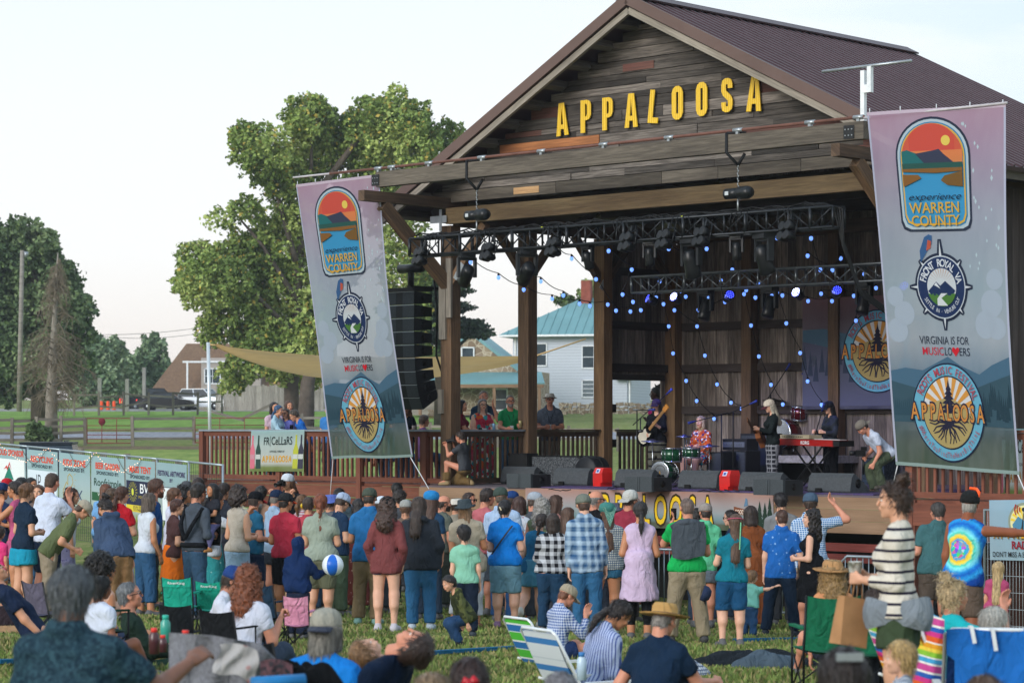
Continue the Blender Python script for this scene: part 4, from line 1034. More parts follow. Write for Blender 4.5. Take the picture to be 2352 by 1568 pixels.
bt=thing('bare_conifer','dead bare conifer with fine drooping twigs in front of the broad dark tree','tree',P(118,985,118),0);bt.location.z=gz(bt.location.x,118);WM[bt.name]=bt.matrix_world.copy() if False else TR(bt.location);mb=MB()
mb.tube([bt.location-Vector((0,0,.2)),P(118,900,118),P(124,760,118),P(133,580,118)],[.36,.27,.15,.03],8);obj('trunk',mb,M_BARKL,bt)
mb=MB();rs=random.Random(4)
for i in range(210):
 f_=rs.random();y=600+330*f_**.8;x=131-13*f_;L=(14+118*f_**.9)*(.5+.6*rs.random())*(1 if y<890 else.6);a=rs.random()*6.28;dx=math.cos(a)*L;dd=math.sin(a)*L*118/F
 up=-10*rs.random() if f_<.4 else 0
 q=[P(x,y,118),P(x+dx*.45,y-L*.10+up,118+dd*.45),P(x+dx,y+L*.16+up,118+dd)];mb.tube(q,[.035,.022,.008],4,cap=False)
 for j in range(7):
  t_=.3+.7*rs.random();c=q[0].lerp(q[1],t_*2) if t_<.5 else q[1].lerp(q[2],t_*2-1);e_=c+Vector((rs.uniform(-.5,.5),rs.uniform(-.5,.5),-.2-.75*rs.random()));mb.tube([c,e_],[.011,.005],3,cap=False)
obj('branches',mb,plain('#756b5b',.9,.2,3),bt)
TG='trees on the skyline beyond the parked cars'
for i,(x,yt,rx,lab) in enumerate([(215,770,55,'round tree at the left end of the far tree row, beside the dead conifer'),(262,775,42,'pointed tree in the far tree row above the black pickup'),(345,770,48,'leafy tree left of the brown roofed house'),(305,820,45,'low bushy tree in a dip of the far tree row'),(385,830,28,'thin yellow green tree beside the brown house roof')]):
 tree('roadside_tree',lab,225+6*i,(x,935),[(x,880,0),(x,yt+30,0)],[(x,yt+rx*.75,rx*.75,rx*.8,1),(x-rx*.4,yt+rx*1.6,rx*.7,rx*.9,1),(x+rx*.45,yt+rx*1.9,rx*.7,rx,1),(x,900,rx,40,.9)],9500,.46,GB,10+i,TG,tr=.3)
tree('pine_tree','dark pine with drooping boughs behind the first left stage post',150,(1010,940),[(1010,850,0),(1005,700,0),(1000,600,0)],
     [(1000,640,50,26,.9),(1040,665,50,16,1),(1030,705,62,16,1),(1060,745,62,16,1),(1095,765,40,13,.9),(1000,760,70,50,.9),(985,690,60,70,.9)],15000,.28,['#26382a','#33482f','#4a6040','#5a6a40'],21,tr=.4,limbs=[[(1006,760,0),(1060,765,0),(1125,752,0)]])
tree('tree_behind_house','small leafy tree showing beside the red chimney of the farmhouse',205,(1350,940),[(1350,800,0),(1350,700,0)],[(1350,690,28,45,.8),(1300,690,26,14,.6),(1375,665,24,38,.8)],1800,.5,['#4c6032','#647a42','#87945a','#8f8a4a'],31,tr=.25)
tree('shrub','dark leafy shrub at the foot of the dead conifer by the gate',116,(95,1000),[(95,1000,0),(95,985,0)],[(80,990,20,22,1),(105,1000,18,20,1)],1500,.22,GD,41,tr=.08)
# -- buildings beyond (metres, own frame: x along the front, y back)
def bld(name,label,px,py,d,rz):bp=P(px,py,d);return thing(name,label,'house',bp,R(rz))
def win(par,x,z,w_,h,y=-.02,fr='#dfe3e8',rows=2,glass='#3a444c',cols=1):
 mb=MB()
 for a,b,c,e_ in ((x,z+h/2,w_+.16,.09),(x,z-h/2,w_+.2,.10)):mb.box((a,y-.03,b),(c,.06,e_))
 for s_ in (-1,1):mb.box((x+s_*(w_/2+.04),y-.03,z),(.09,.06,h+.08))
 for i in range(1,rows):mb.box((x,y-.02,z-h/2+h*i/rows),(w_,.03,.05))
 for i in range(1,cols):mb.box((x-w_/2+w_*i/cols,y-.02,z),(.05,.03,h))
 o=obj('window',mb,plain(fr,.5),par,True);mb=MB();mb.box((x,y+.01,z),(w_,.03,h));obj('pane',mb,plain(glass,.12,.2,2,0,.6),o,True)
def sidingm(h,per=.22):
 t=NT('siding');c=t.coord('Object');sp_=t.n('ShaderNodeSeparateXYZ');t.l(c,sp_.inputs[0]);f_=t.math('FRACT',t.math('DIVIDE',sp_.outputs[2],per))
 return t.done(t.mix(t.mr(f_,.0,.16,.55,0),hexc(h),hexc('#5f6a78')),.6,f_,.6,.04)
def hip(name,x0,x1,y0,y1,z0,z1,xr0,xr1,yr,mat,par,seams=0):
 mb=MB();vs=[(x0,y0,z0),(x1,y0,z0),(x1,y1,z0),(x0,y1,z0),(xr0,yr,z1),(xr1,yr,z1)]
 mb.add(vs,[(0,1,5,4),(1,2,5),(2,3,4,5),(3,0,4),(0,3,2,1)])
 if seams:
  n=int((x1-x0)/seams)
  for i in range(1,n):
   x=x0+i*(x1-x0)/n
   t_=min(1,(x-x0)/max(.01,xr0-x0),(x1-x)/max(.01,x1-xr1));mb.beam((x,y0,z0+.02),(x,y0+(yr-y0)*t_,z0+(z1-z0)*t_+.02),.07,.06,up=(0,-.6,.8))
  m=int((y1-y0)/seams)
  for i in range(1,m):
   y=y0+i*(y1-y0)/m;t_=min(1,(y-y0)/(yr-y0),(y1-y)/(y1-yr));mb.beam((x1,y,z0+.02),(x1+(xr1-x1)*t_,y,z0+(z1-z0)*t_+.02),.07,.06,up=(.6,0,.8))
 return obj(name,mb,mat,par,True)
M_TEAL=plain('#6c979c',.5,.1,.5,.1)
fh=bld('farmhouse','two storey grey sided farmhouse with blue green metal hip roof, seen between the stage posts',1178,950,185,-14)
mb=MB();mb.box((4.6,4,3.1),(9.2,8,5.8));mb.box((8.3,-.25,3.1),(1.4,.5,5.8));obj('wall',mb,sidingm('#c3cad6'),fh,True)
mb=MB();mb.box((4.6,4,.05),(9.3,8.1,.5));obj('foundation',mb,plain('#b0a58f',.9),fh,True)
hip('roof',-.9,10.1,-.9,8.9,6.0,9.0,4.6,6.2,4,M_TEAL,fh,.62)
mb=MB();mb.box((4.6,-.86,5.93),(11.0,.1,.14));mb.box((-.86,4,5.93),(.1,9.8,.14));mb.box((9.2,-.55,3.2),(.1,.1,5.4));mb.box((.2,-.05,3.2),(.1,.1,5.4));obj('gutter',mb,plain('#e6e8ea',.5),fh,True)
mb=MB();mb.box((5.0,3.6,9.3),(.75,.75,2.0));obj('chimney',mb,plain('#8a4a3c',.9,.2,3),fh,True)
for x,z in ((5.9,4.3),(2.2,4.5),(2.2,1.6)):win(fh,x,z,.85,1.7)
win(fh,5.9,1.9,.85,1.3,rows=4,glass='#6a747a')
mb=MB();mb.box((9.3,-.6,2.75),(2.4,1.0,.10),Matrix.Rotation(R(18),3,'X'));obj('porch_roof',mb,M_TEAL,fh,True)
mb=MB()
for i in range(7):mb.beam((8.0+.16*i,-.3,-.3),(8.5+.16*i,-.3,.5),.03);mb.beam((8.5+.16*i,-.31,-.3),(8.0+.16*i,-.31,.5),.03)
obj('lattice',mb,plain('#eef0f2',.6),fh,True)
sb=bld('stone_cottage','fieldstone cottage with blue green gable roof and wooden porch, left of the farmhouse',1040,950,172,-10)
def stonem():
 t=NT('stone');c=t.coord('Object');v=t.n('ShaderNodeTexVoronoi',{'Scale':2.3},feature='DISTANCE_TO_EDGE');t.l(c,v.inputs['Vector']);v2=t.n('ShaderNodeTexVoronoi',{'Scale':2.3});t.l(c,v2.inputs['Vector'])
 hs=t.n('ShaderNodeSeparateColor');t.l(v2.outputs['Color'],hs.inputs[0]);col=t.mix(hs.outputs[0],hexc('#7d6a58'),hexc('#a4937e'))
 return t.done(t.mix(t.mr(v.outputs[0],.02,.06,1,0),col,hexc('#c3b8a4')),.9,v.outputs[0],.4,.05)
M_STONE=stonem();mb=MB();mb.box((1.5,3,1.45),(9,6,3.1));mb.add([(-1.2,-.01,3.0),(4.7,-.01,3.0),(1.35,-.01,5.6),(-1.2,5,3.0),(4.7,5,3.0),(1.35,5,5.6)],[(0,1,2),(5,4,3),(0,2,5,3),(1,4,5,2)]);obj('wall',mb,M_STONE,sb,True)
mb=MB();mb.beam((-4.0,-.2,2.1),(1.35,-.2,5.72),.2,.18);mb.beam((1.35,-.2,5.72),(5.4,-.2,2.6),.2,.20)
mb.add([(-4,-.3,2.1),(1.35,-.3,5.75),(1.35,6,5.75),(-4,6,2.1)],[(0,1,2,3)]);mb.add([(1.35,-.3,5.75),(5.5,-.3,2.55),(5.5,6,2.55),(1.35,6,5.75)],[(0,1,2,3)])
obj('roof',mb,M_TEAL,sb,True)
mb=MB();mb.add([(-2.0,-2.3,2.15),(7.0,-2.3,2.15),(6.4,.0,2.95),(-2.0,.0,2.95),(-2.0,-2.3,2.05),(7.0,-2.3,2.05),(6.4,.0,2.85),(-2.0,0,2.85)],[(0,1,2,3),(7,6,5,4),(0,4,5,1),(1,5,6,2)]);obj('porch_roof',mb,M_TEAL,sb,True)
mb=MB();mb.box((2.4,-2.2,1.93),(9.0,.18,.25));[mb.box((x,-2.15,.9),(.2,.2,2.0)) for x in (-1.9,.5,3.4,6.6)];obj('porch_frame',mb,wood('#8a6a54','#a58468'),sb,True)
win(sb,1.1,4.15,.8,1.1,y=-.05,rows=1);win(sb,3.5,1.0,.8,1.5);win(sb,-1.1,.6,1.0,.9,y=-.02)
mb=MB();mb.box((-1.7,-.12,.9),(3.2,.1,2.0));obj('board_wall',mb,wood('#8a847c','#a39c92'),sb,True)
mb=MB();rs=random.Random(2)
for i in range(26):
 for j in range(3):mb.box((.3*i+rs.uniform(-.05,.05),rs.uniform(-.1,.1),.25+.26*j+rs.uniform(-.05,.05)),(rs.uniform(.22,.34),.4,rs.uniform(.18,.27)),Matrix.Rotation(rs.uniform(-.2,.2),3,'Y'),0,1)
sw_=thing('stone_wall','low grey fieldstone wall in front of the farmhouse','wall',P(1290,955,168),R(-8));obj('stones',mb,M_STONE,sw_,True)
mb=MB()
for j in range(5):
 for i in range(12):mb.tube([(i*.13+.06*(j%2),-.2,.08+j*.12),(i*.13+.06*(j%2),.25,.08+j*.12)],.055,7)
tag(obj('firewood_stack',mb,wood('#8a6a4c','#a98c68')),'stack of split firewood under the porch of the stone cottage','firewood');o=bpy.data.objects['firewood_stack'];o.location=P(985,962,160)
bh=bld('garage_house','house with steep brown shingle roof and a small gabled dormer window behind the parked cars',372,945,212,0)
t=NT('shingle');c=t.coord('Object',(1,1,1));br_=t.n('ShaderNodeTexBrick',{'Scale':4.0,'Color1':hexc('#6e5646'),'Color2':hexc('#8a7058'),'Mortar':hexc('#4a3c32')});mp=t.coord('Object',(1,1,1.3),(R(90),0,0));t.l(mp,br_.inputs['Vector']);M_SHG=t.done(br_.outputs[0],.9)
mb=MB();mb.box((7,4,.55),(14,8,2.3));obj('wall',mb,sidingm('#b9ada2',.25),bh,True)
mb=MB();mb.add([(-1.1,-.6,1.6),(15,-.6,1.6),(15,4,6.1),(1.6,4,6.1),(-1.1,9,1.6),(15,9,1.6)],[(0,1,2,3),(3,2,5,4),(0,3,4)]);obj('roof',mb,M_SHG,bh,True)
mb=MB();mb.box((6.1,1.6,3.2),(5.2,4.2,3.0));obj('dormer',mb,sidingm('#a9a09a',.25),bh,True)
mb=MB();mb.box((5.2,-.5,4.35),(6.6,.3,.16));mb.box((2.3,-.6,3.0),(.15,.12,2.9));mb.beam((5.3,-.75,.95),(6.9,-.75,3.2),.12,.3);obj('trim',mb,plain('#dfe2e6',.5),bh,True);win(bh,4.5,3.1,1.3,1.3,y=-.52,rows=2,cols=2)
up=thing('utility_pole','tall grey wooden utility pole in front of the broad dark tree','pole',P(44,940,150));mb=MB();a=P(44,945,150);b=P(51,575,150);mb.tube([a,b],[.17,.13],9);obj('pole',mb,wood('#8b857c','#a39d94'),up);mb=MB();mb.tube([P(60,578,150),P(60,590,150)],.14,8);obj('insulator',mb,M_STEEL,up)
for k,(y0,y1,m_) in enumerate(((875,752,786),(905,765,798))):
 mb=MB();pts=[];
 for i in range(13):t_=i/12;pts.append(P(215+245*t_,(768 if k==0 else 770)*(1-t_)+(y1)*t_+4*(12+8*k)*t_*(1-t_)*.45,190))
 mb.tube(pts,.022,4);tag(obj('power_line',mb,M_BLACK),'black overhead power line %s above the far trees'%('upper of two' if k==0 else 'lower of two, sagging'),'wire')
mb=MB();mb.tube([P(52,590,150),P(-60,610,150)],.02,4);mb.tube([P(52,600,150),P(-60,640,150)],.02,4);tag(obj('pole_wires',mb,M_BLACK),'pair of thin wires leaving the utility pole to the left','wire')
for x,y0,d,lab in ((229,924,186,'first thin grey post left of the black pickup'),(292,924,186,'taller grey post touching the black pickup'),(331,924,200,'grey post behind the black pickup cab')):
 mb=MB();mb.beam(P(x,945,d),P(x,920 if x!=292 else 922,d)+Vector((0,0,1.0 if x==331 else.0))+Vector((0,0,1.75)),.28,.28);tag(obj('wooden_post',mb,wood('#85857f','#9c9c94')),lab,'post','posts by the parking area')
# -- vehicles
def car(name,label,px,py,d,rz,prof,W,body,roofh,Lr,glass='#20262c',pickup=False):
 """prof: side outline (x,z) of the body below the glass; the cabin is built on it"""
 t_=thing(name,label,'car',P(px,py,d),R(rz));mb=MB()
 n=len(prof);vs=[(x,-W/2*(1 if z<.75 else.95),z) for x,z in prof]+[(x,W/2*(1 if z<.75 else.95),z) for x,z in prof]
 mb.add(vs,[tuple(range(n)),tuple(range(2*n-1,n-1,-1))]+[(i,n+i,n+(i+1)%n,(i+1)%n) for i in range(n)]);obj('body',mb,plain(body,.25,.05,2,.3,.6),t_,True)
 gb,gt=Lr;zb=roofh[0];zt=roofh[1];mb=MB()
 vs=[(gb[0],-W*.46,zb),(gb[1],-W*.46,zb),(gt[1],-W*.38,zt),(gt[0],-W*.38,zt),(gb[0],W*.46,zb),(gb[1],W*.46,zb),(gt[1],W*.38,zt),(gt[0],W*.38,zt)]
 mb.add(vs,[(0,1,2,3),(7,6,5,4),(0,3,7,4),(1,5,6,2)]);obj('windows',mb,plain(glass,.1,.2,1,0,.7),t_,True)
 mb=MB();mb.box(((gt[0]+gt[1])/2,0,zt+.03),(gt[1]-gt[0]+.1,W*.78,.07))
 for s_ in (-1,1):
  for f_ in (0,.5,1):
   a=gb[0]+(gb[1]-gb[0])*f_;b=gt[0]+(gt[1]-gt[0])*f_;mb.beam((a,s_*W*.463,zb),(b,s_*W*.385,zt),.08,.05)
 obj('cabin_frame',mb,plain(body,.25,.05,2,.3,.6),t_,True)
 L0,L1=prof[0][0],max(x for x,z in prof)
 for x in (L0+(L1-L0)*.19,L0+(L1-L0)*.81):
  for s_ in (-1,1):
   mb=MB();Mx=Matrix.Rotation(R(90),3,'X');mb.lathe([(.2,-.11),(.33,-.11),(.35,-.06),(.35,.06),(.33,.11),(.2,.11)],(x,s_*(W/2-.08),.35),Mx,18);o=obj('wheel',mb,plain('#15161a',.7),t_,True)
   mb=MB();mb.lathe([(0,-.125),(.06,-.12),(.2,-.10),(.2,.10),(.06,.12),(0,.125)],(x,s_*(W/2-.08),.35),Mx,10);obj('rim',mb,M_STEEL,o,True)
 return t_,W,L0,L1
def lamps(t_,W,x,z,mat,nm,w_=.35,h=.14):
 for s_ in (-1,1):mb=MB();mb.box((x,s_*(W/2-.24),z),(.08,w_,h));obj(nm,mb,mat,t_,True)
M_TAIL=emit('#e8322a',1.2);M_LAMP=plain('#cfd6dc',.15,.1,3,.3)
SED=[(-2.35,.30),(-2.40,.75),(-2.2,1.0),(-1.5,1.04),(.9,.98),(1.9,.86),(2.35,.68),(2.40,.35),(2.2,.25),(-2.1,.25)]
SUVP=[(-2.35,.35),(-2.38,.9),(-2.3,1.12),(.9,1.10),(1.0,1.10),(2.1,1.02),(2.32,.8),(2.36,.4),(2.2,.28),(-2.2,.28)]
c1=car('sedan','black sedan parked in front of the black pickup',385,943,196,172+180+4,SED,1.82,'#101216',(1.0,1.44),((-1.75,1.15),(-.95,.35)))
lamps(c1[0],1.82,2.36,.66,M_LAMP,'headlight');lamps(c1[0],1.82,-2.36,.85,M_TAIL,'tail_light')
c2=car('suv','white SUV parked against the board fence',470,942,199,-22,SUVP,1.95,'#dfe5ec',(1.10,1.72),((-2.1,1.1),(-1.7,.35)))
lamps(c2[0],1.95,2.33,.82,M_LAMP,'headlight');mb=MB();mb.box((2.37,0,.72),(.05,1.1,.28));obj('grille',mb,M_BLACK,c2[0],True)
c3=car('pickup_truck','black pickup truck with lit red tail lamps, left of the sedan',352,943,206,18,[(-2.7,.42),(-2.72,1.15),(-.6,1.15),(1.2,1.15),(2.5,1.08),(2.6,.5),(2.4,.4),(-2.5,.4)],1.95,'#15171c',(1.15,1.85),((-.7,1.5),(-.5,.8)))
lamps(c3[0],1.95,-2.72,.85,M_TAIL,'tail_light',.18,.42);mb=MB();mb.box((-2.745,-.2,.72),(.03,.32,.16));obj('number_plate',mb,plain('#c9a53c',.5),c3[0],True)
jp=thing('jeep','dark roofed jeep parked behind the sponsor banner fence','car',(-13.4,70,gz(-13.4,70)-.25),R(96));M_J=plain('#1b2430',.45)
mb=MB();mb.box((0,0,1.0),(3.9,1.75,.7));mb.box((2.0,0,.9),(.3,1.7,.5));obj('body',mb,M_J,jp,True);mb=MB();mb.add([(-1.2,-.85,1.35),(1.25,-.85,1.35),(1.05,-.72,1.86),(-1.05,-.72,1.86),(-1.2,.85,1.35),(1.25,.85,1.35),(1.05,.72,1.86),(-1.05,.72,1.86)],[(0,1,2,3),(7,6,5,4),(0,3,7,4),(1,5,6,2)]);obj('windows',mb,plain('#2c3844',.15),jp,True)
mb=MB();mb.box((0,0,1.89),(2.2,1.5,.07));mb.box((0,-.5,1.95),(1.6,.03,.03),None,0);obj('roof',mb,M_J,jp,True)
for x in (-1.25,1.25):
 for s_ in (-1,1):mb=MB();mb.lathe([(.2,-.12),(.38,-.12),(.38,.12),(.2,.12)],(x,s_*.8,.38),Matrix.Rotation(R(90),3,'X'),16);obj('wheel',mb,plain('#15161a',.7),jp,True)
# -- pasture fences, gates
M_RAIL=wood('#6e685e','#8f887c',dark=.3);M_GATE=plain('#7a3f3a',.7,.2,5)
def rail_fence(label,a,b,d0,d1,n,rails=(.35,.75,1.15),h=1.35,name='rail_fence',jit=.05):
 pa=P(a,0,d0);pb=P(b,0,d1);t_=thing(name,label,'fence',(pa.x,pa.y,gz(pa.x,pa.y)));rs=random.Random(int(a));W=[]
 for i in range(n+1):
  q=pa.lerp(pb,i/n);q.z=gz(q.x,q.y);W.append(q.copy());mb=MB();mb.beam(q+Vector((0,0,-.1)),q+Vector((rs.uniform(-.05,.05),0,h+rs.uniform(-.06,.06))),.15,.15,tint=rs.uniform(.8,1.2));obj('fence_post',mb,M_RAIL,t_)
 mb=MB()
 for i in range(n):
  for r_ in rails:mb.beam(W[i]+Vector((0,-.04,r_+rs.uniform(-jit,jit))),W[i+1]+Vector((0,-.04,r_+rs.uniform(-jit,jit))),.05,.13,tint=rs.uniform(.8,1.25))
 obj('rails',mb,M_RAIL,t_);return t_
rail_fence('four rail grey board fence at far left beside the red gate',-30,196,116,118,4,(.3,.62,.94,1.26),1.42)
rail_fence('grey rail fence panel between the two red gates',305,446,117,119,1,(.35,.8,1.28),1.45)
rail_fence('sagging grey rail fence along the road in front of the parked cars',170,510,176,178,6,(.75,1.5),1.7,jit=.25)
rail_fence('grey rail fence on the lawn behind the shade sail pole',625,765,130,130,2,(.5,1.05),1.3)
rail_fence('low grey rail fence just behind the sponsor banners',190,480,66,56,5,(1.25,.8),1.6)
rail_fence('long low rail fence in front of the stone cottage and farmhouse',940,1420,120,110,9,(.5,.95),1.1)
mb=MB();mb.beam(P(555,962,128),P(625,928,128),.12,.14);mb.beam(P(460,938,132),P(560,965,130),.12,.12);tag(obj('fallen_rails',mb,M_RAIL),'two loose slanting grey rails leaning on the pasture fence','rail')
def gate(label,x0,x1,d):
 a=P(x0,0,d);b=P(x1,0,d);za=gz(a.x,d)+.15;zb=gz(b.x,d)+.15;t_=thing('metal_gate',label,'gate',(a.x,d,za));h=1.2;mb=MB()
 A=lambda f,z:Vector((a.x+(b.x-a.x)*f,d,za+(zb-za)*f+z))
 mb.tube([A(0,0),A(0,h),A(1,h),A(1,0),A(0,0)],.028,6);obj('frame',mb,M_GATE,t_);mb=MB()
 for z in (.2,.4,.62,.85):mb.tube([A(0,z),A(1,z)],.02,5)
 for f in (.33,.66):mb.tube([A(f,0),A(f,h)],.022,5)
 obj('bars',mb,M_GATE,t_);return t_
gate('red tubular farm gate with a round red sign, left one',200,303,117);gate('red tubular farm gate close to the deck corner',448,620,118)
mb=MB();mb.lathe([(0,-.01),(.17,-.01),(.17,.01),(0,.01)],P(234,968,116.8),Matrix.Rotation(R(90),3,'X'),24);tag(obj('round_sign',mb,plain('#6a1a28',.7)),'round dark red sign hung on the left farm gate','sign')
bf=thing('board_fence','pale weathered vertical board fence right of the white SUV','fence',P(500,942,192));mb=MB();rs=random.Random(9);x=498
while x<745:mb.beam(P(x,938,192)-Vector((0,0,.2)),P(x,938,192)+Vector((0,0,rs.uniform(1.75,1.95))),.19,.03,tint=rs.uniform(.8,1.2),up=(0,1,0));x+=5.9
obj('boards',mb,wood('#9a948a','#b5afa4'),bf)
for i,(x,w_) in enumerate(((233,8),(248,6),(262,6))):
 mb=MB();mb.lathe([(.15,0),(.15,.05),(.12,.08),(.12,.62),(.08,.66),(0,.66)],P(x,941,180),None,12);tag(obj('traffic_drum',mb,plain('#e8562c',.6)),('leftmost and widest','middle','rightmost')[i]+' of the three orange barrels by the parking area','barrel','orange barrels')
ss=thing('shade_sail','tan fabric shade sail stretched from a white pole over the left deck','shade sail',P(490,793,60))
A_,B_,C_,D_=P(497,793,60),P(1215,822,57),P(1040,785,72),P(700,868,47)
def sail(u,v):
 top=A_.lerp(B_,u)+Vector((0,0,-.10*4*u*(1-u)));k=4*u*(1-u);bot=A_.lerp(B_,u)+Vector((0,-3*k,-.80*k-.05*math.sin(u*6.28)))
 p=top.lerp(bot,v);p.z-=.05*math.sin(v*9+u*5);return p
t=NT('sail');c=t.coord('Object',(1.5,1.5,18));n_=t.noise(c,1.4,3);t.done(t.mix(n_,hexc('#a48a5e'),hexc('#c4a878')),.9,n_,.6,.05)
tl=t.n('ShaderNodeBsdfTranslucent',{'Color':hexc('#c9a66a')});mxs=t.n('ShaderNodeMixShader',{0:.5});t.l(t.b.outputs[0],mxs.inputs[1]);t.l(tl.outputs[0],mxs.inputs[2]);t.l(mxs.outputs[0],t.out.inputs[0]);M_SAIL=t.m
mb=MB();mb.grid(sail,40,10);obj('fabric',mb,M_SAIL,ss)
mb=MB();mb.tube([B_,P(1345,778,58)],.02,5);mb.tube([A_,P(481,791,60)],.02,5);obj('tension_cord',mb,plain('#c9a878',.8),ss)
mb=MB();a=P(484,1090,58);mb.tube([a,P(478,786,58)],.042,10);tag(obj('sail_pole',mb,plain('#cfd6da',.35,.1,4,.4)),'white metal pole holding the left corner of the tan shade sail','pole')
# -- the people in the photograph
C=cloth
FA,TA,RD,DK,PK='#cfa084','#b98260','#c98d74','#40291f','#d9ac94'
SZ=O.z
def deckd(px,q):return O.y-.687*qline(px,q)+.727*q
def sided(px,p):
 t=(px-CX)/F;q=(t*(O.y-.687*p)-(O.x+.727*p))/(.687-.727*t);return O.y-.687*p+.727*q
GC='crowd standing on the grass watching the stage'
R_={}
def pp(k,*a,**kw):
 kw.setdefault('group',GC)
 if not any(q in kw for q in ('lean','side')):kw['side']=random.uniform(-4.5,4.5);kw['lean']=random.uniform(-1,5)
 kw.setdefault('hy',random.uniform(-22,22));kw.setdefault('legs',random.choice(['stand',('easy','stand'),('stand','easy'),('wide','stand'),('stand','wide'),'stand']));kw.setdefault('twist',random.uniform(-9,9));R_[k]=person(*a,**kw);return R_[k]
J,DJ,LJ=C('#33526f'),C('#1c2c42'),C('#86a2ba')
pp('kidpink',0,1250,34,'child in a hot pink top at the very left edge of the crowd',H=1.15,top=('tee',C('#e0407f')),bot=('shorts',C('#8a8f9a')),hs=1.3,yaw=-30)
pp('navycap',4,1108,37,'person in a navy cap holding a blue can at the left edge',yaw=-45,top=('tee',C('#20304e')),bot=('shorts',C('#4a6a72')),hat=('cap','#22335a'),arms=('hold','hold'),skin=TA)
pp('redcap',15,1098,41,'person in a red cap farthest left by the sponsor fence',yaw=-20,top=('tee',C('#6b6f78')),bot=('pants',C('#39404e')),hat=('cap','#b3202c'))
pp('pinkdress',32,1106,36.5,'woman in a pink tank and shorts with a dark headband, hand raised to her ear',yaw=70,fem=True,top=('tank',C('#b5567c')),bot=('shorts',C('#b5567c')),hair=('short','#2a1f1c'),arms=('face','hold'),skin=TA,shoes='#e4e6ea')
pp('blackhair1',51,1097,41,'black haired woman seen between the pink tank woman and the teal shorts woman',yaw=-30,fem=True,top=('tee',C('#3a3f4a')),bot=('pants',C('#2a2e38')),hair=('long','#15110f'))
pp('blackhair2',71,1098,42.5,'dark haired man farther back, face turned to the right',yaw=-100,top=('tee',C('#54463e')),bot=('pants',C('#2a2e38')),hair=('short','#15110f'),skin=TA)
pp('tealshorts',62,1110,33.4,'woman in a navy tee and turquoise running shorts, hair in a low bun',yaw=-50,fem=True,top=('tee',C('#1b2c40')),bot=('wideshorts',C('#1e8fae')),hair=('bun','#6b4a32'),arms='front',skin=FA,shoes='#8d98a4')
pp('camerawoman',89,1114,40,'woman with brown hair facing the camera behind the white tee man',yaw=170,fem=True,top=('tee',C('#6a5a54')),bot=('jeans',J),hair=('long','#5a3c2a'),skin=FA)
pp('whitetee',119,1086,34.4,'tall man in a white tee and navy shorts touching his ear',yaw=-35,b=1.15,top=('tee',C('#c6cfe2')),bot=('bermuda',C('#16243a')),hair=('crop','#4a382c'),arms=('down','face'),legs=('easy','stand'),skin=RD,shoes='#a5acb4')
pp('longbrown',168,1123,37.5,'woman with very long wavy brown hair and lilac patterned trousers',yaw=-80,fem=True,top=('tee',C('#c3c7cc')),bot=('pants',C('#8d8bb0',pat='spots',h2='#5c5a86')),hair=('curly','#43291e'))
pp('olivebend',188,1152,33.2,'man in an olive shirt and beige cap bending forward, khaki trousers',yaw=-75,lean=38,b=1.1,top=('shirt',C('#5c6646')),bot=('pants',C('#8f8270')),hat=('cap','#a39a8a'),arms=('hold','hold'),hair=('crop','#4a382c'))
pp('bluehoodie',232,1150,31.2,'woman in a slate blue hoodie stooping forward with a dark bun, can in hand',yaw=40,lean=30,b=1.12,top=('hoodie',C('#3c4d68')),bot=('pants',C('#94704e')),hair=('topbun','#241a18'),arms=(((.1,.25,-1),(.0,.5,-1),'grip'),'down'),fem=True)
pp('tealcap',262,1106,43,'child in a teal cap held up beside the sponsor banners',H=1.62,yaw=-20,hs=1.1,top=('tee',C('#7f9dc4')),bot=('jeans',J),hat=('cap','#3f7380'))
pp('bluehairwoman',243,1112,41.5,'woman with straight auburn hair in a light blue top near the banner fence',yaw=-20,fem=True,top=('tee',C('#6f9fd0')),bot=('jeans',J),hair=('long','#6a3f28'))
pp('whitesunglasses',258,1122,38.5,'short haired woman wearing white sunglasses on her head',yaw=-60,fem=True,top=('tank',C('#c3b6ae')),bot=('longskirt',C('#b7b9c4')),hair=('short','#55402f'),glasses='tophead')
pp('redtee',279,1118,35.2,'woman in a red tee with white lettering on the back and a long white skirt',yaw=-25,fem=True,top=('tee',C('#b81f2c')),bot=('longskirt',C('#c3c4cc')),hair=('lowpony','#4c2f22'),arms=('front','cross'),skin=FA)
pp('greybob',343,1133,33.6,'older woman with a grey brown bob, white tank and rolled blue dungarees',yaw=-55,fem=True,top=('tank',C('#c8cfdb')),bot=('capri',C('#2f5478')),hair=('bob','#5a4e46'),arms=(((.1,.1,-1),(-.1,.5,-.9),'relax'),((.1,.1,-1),(-.1,.5,-.9),'relax')),skin=TA,lean=4)
pp('navyman',361,1102,36.2,'tall reddish haired bearded man in a royal blue tee in profile',yaw=-85,top=('tee',C('#24518c')),bot=('pants',C('#333a3c')),hair=('tuft','#4f3224'),beard='#5a3626',skin=RD,arms='pocket')
pp('whiteshirt',402,1121,35.6,'bearded man in a white tee with navy trousers looking right',yaw=-85,top=('tee',C('#c9ccdd')),bot=('jeans',DJ),hair=('short','#5c3d28'),beard='#4a3424',skin=RD,arms='down')
pp('blacktee',424,1118,36.6,'dark haired woman in a black tee with white print on its back, hands clasped',yaw=-50,fem=True,top=('tee',C('#1c1f26')),bot=('pants',C('#2a2e38')),hair=('curlyup','#1d1614'),arms='front',skin=TA)
pp('greycap',428,1104,41,'man in a dark grey cap behind the black tee',yaw=-30,top=('tee',C('#3d4046')),bot=('pants',C('#2a2e38')),hat=('cap','#4a4c50'))
pp('brownshort',455,1098,40,'man with a round brown head of hair in front of the radio banner fence',yaw=-10,top=('tee',C('#3a3636')),bot=('pants',C('#2a2e38')),hair=('short','#33221c'))
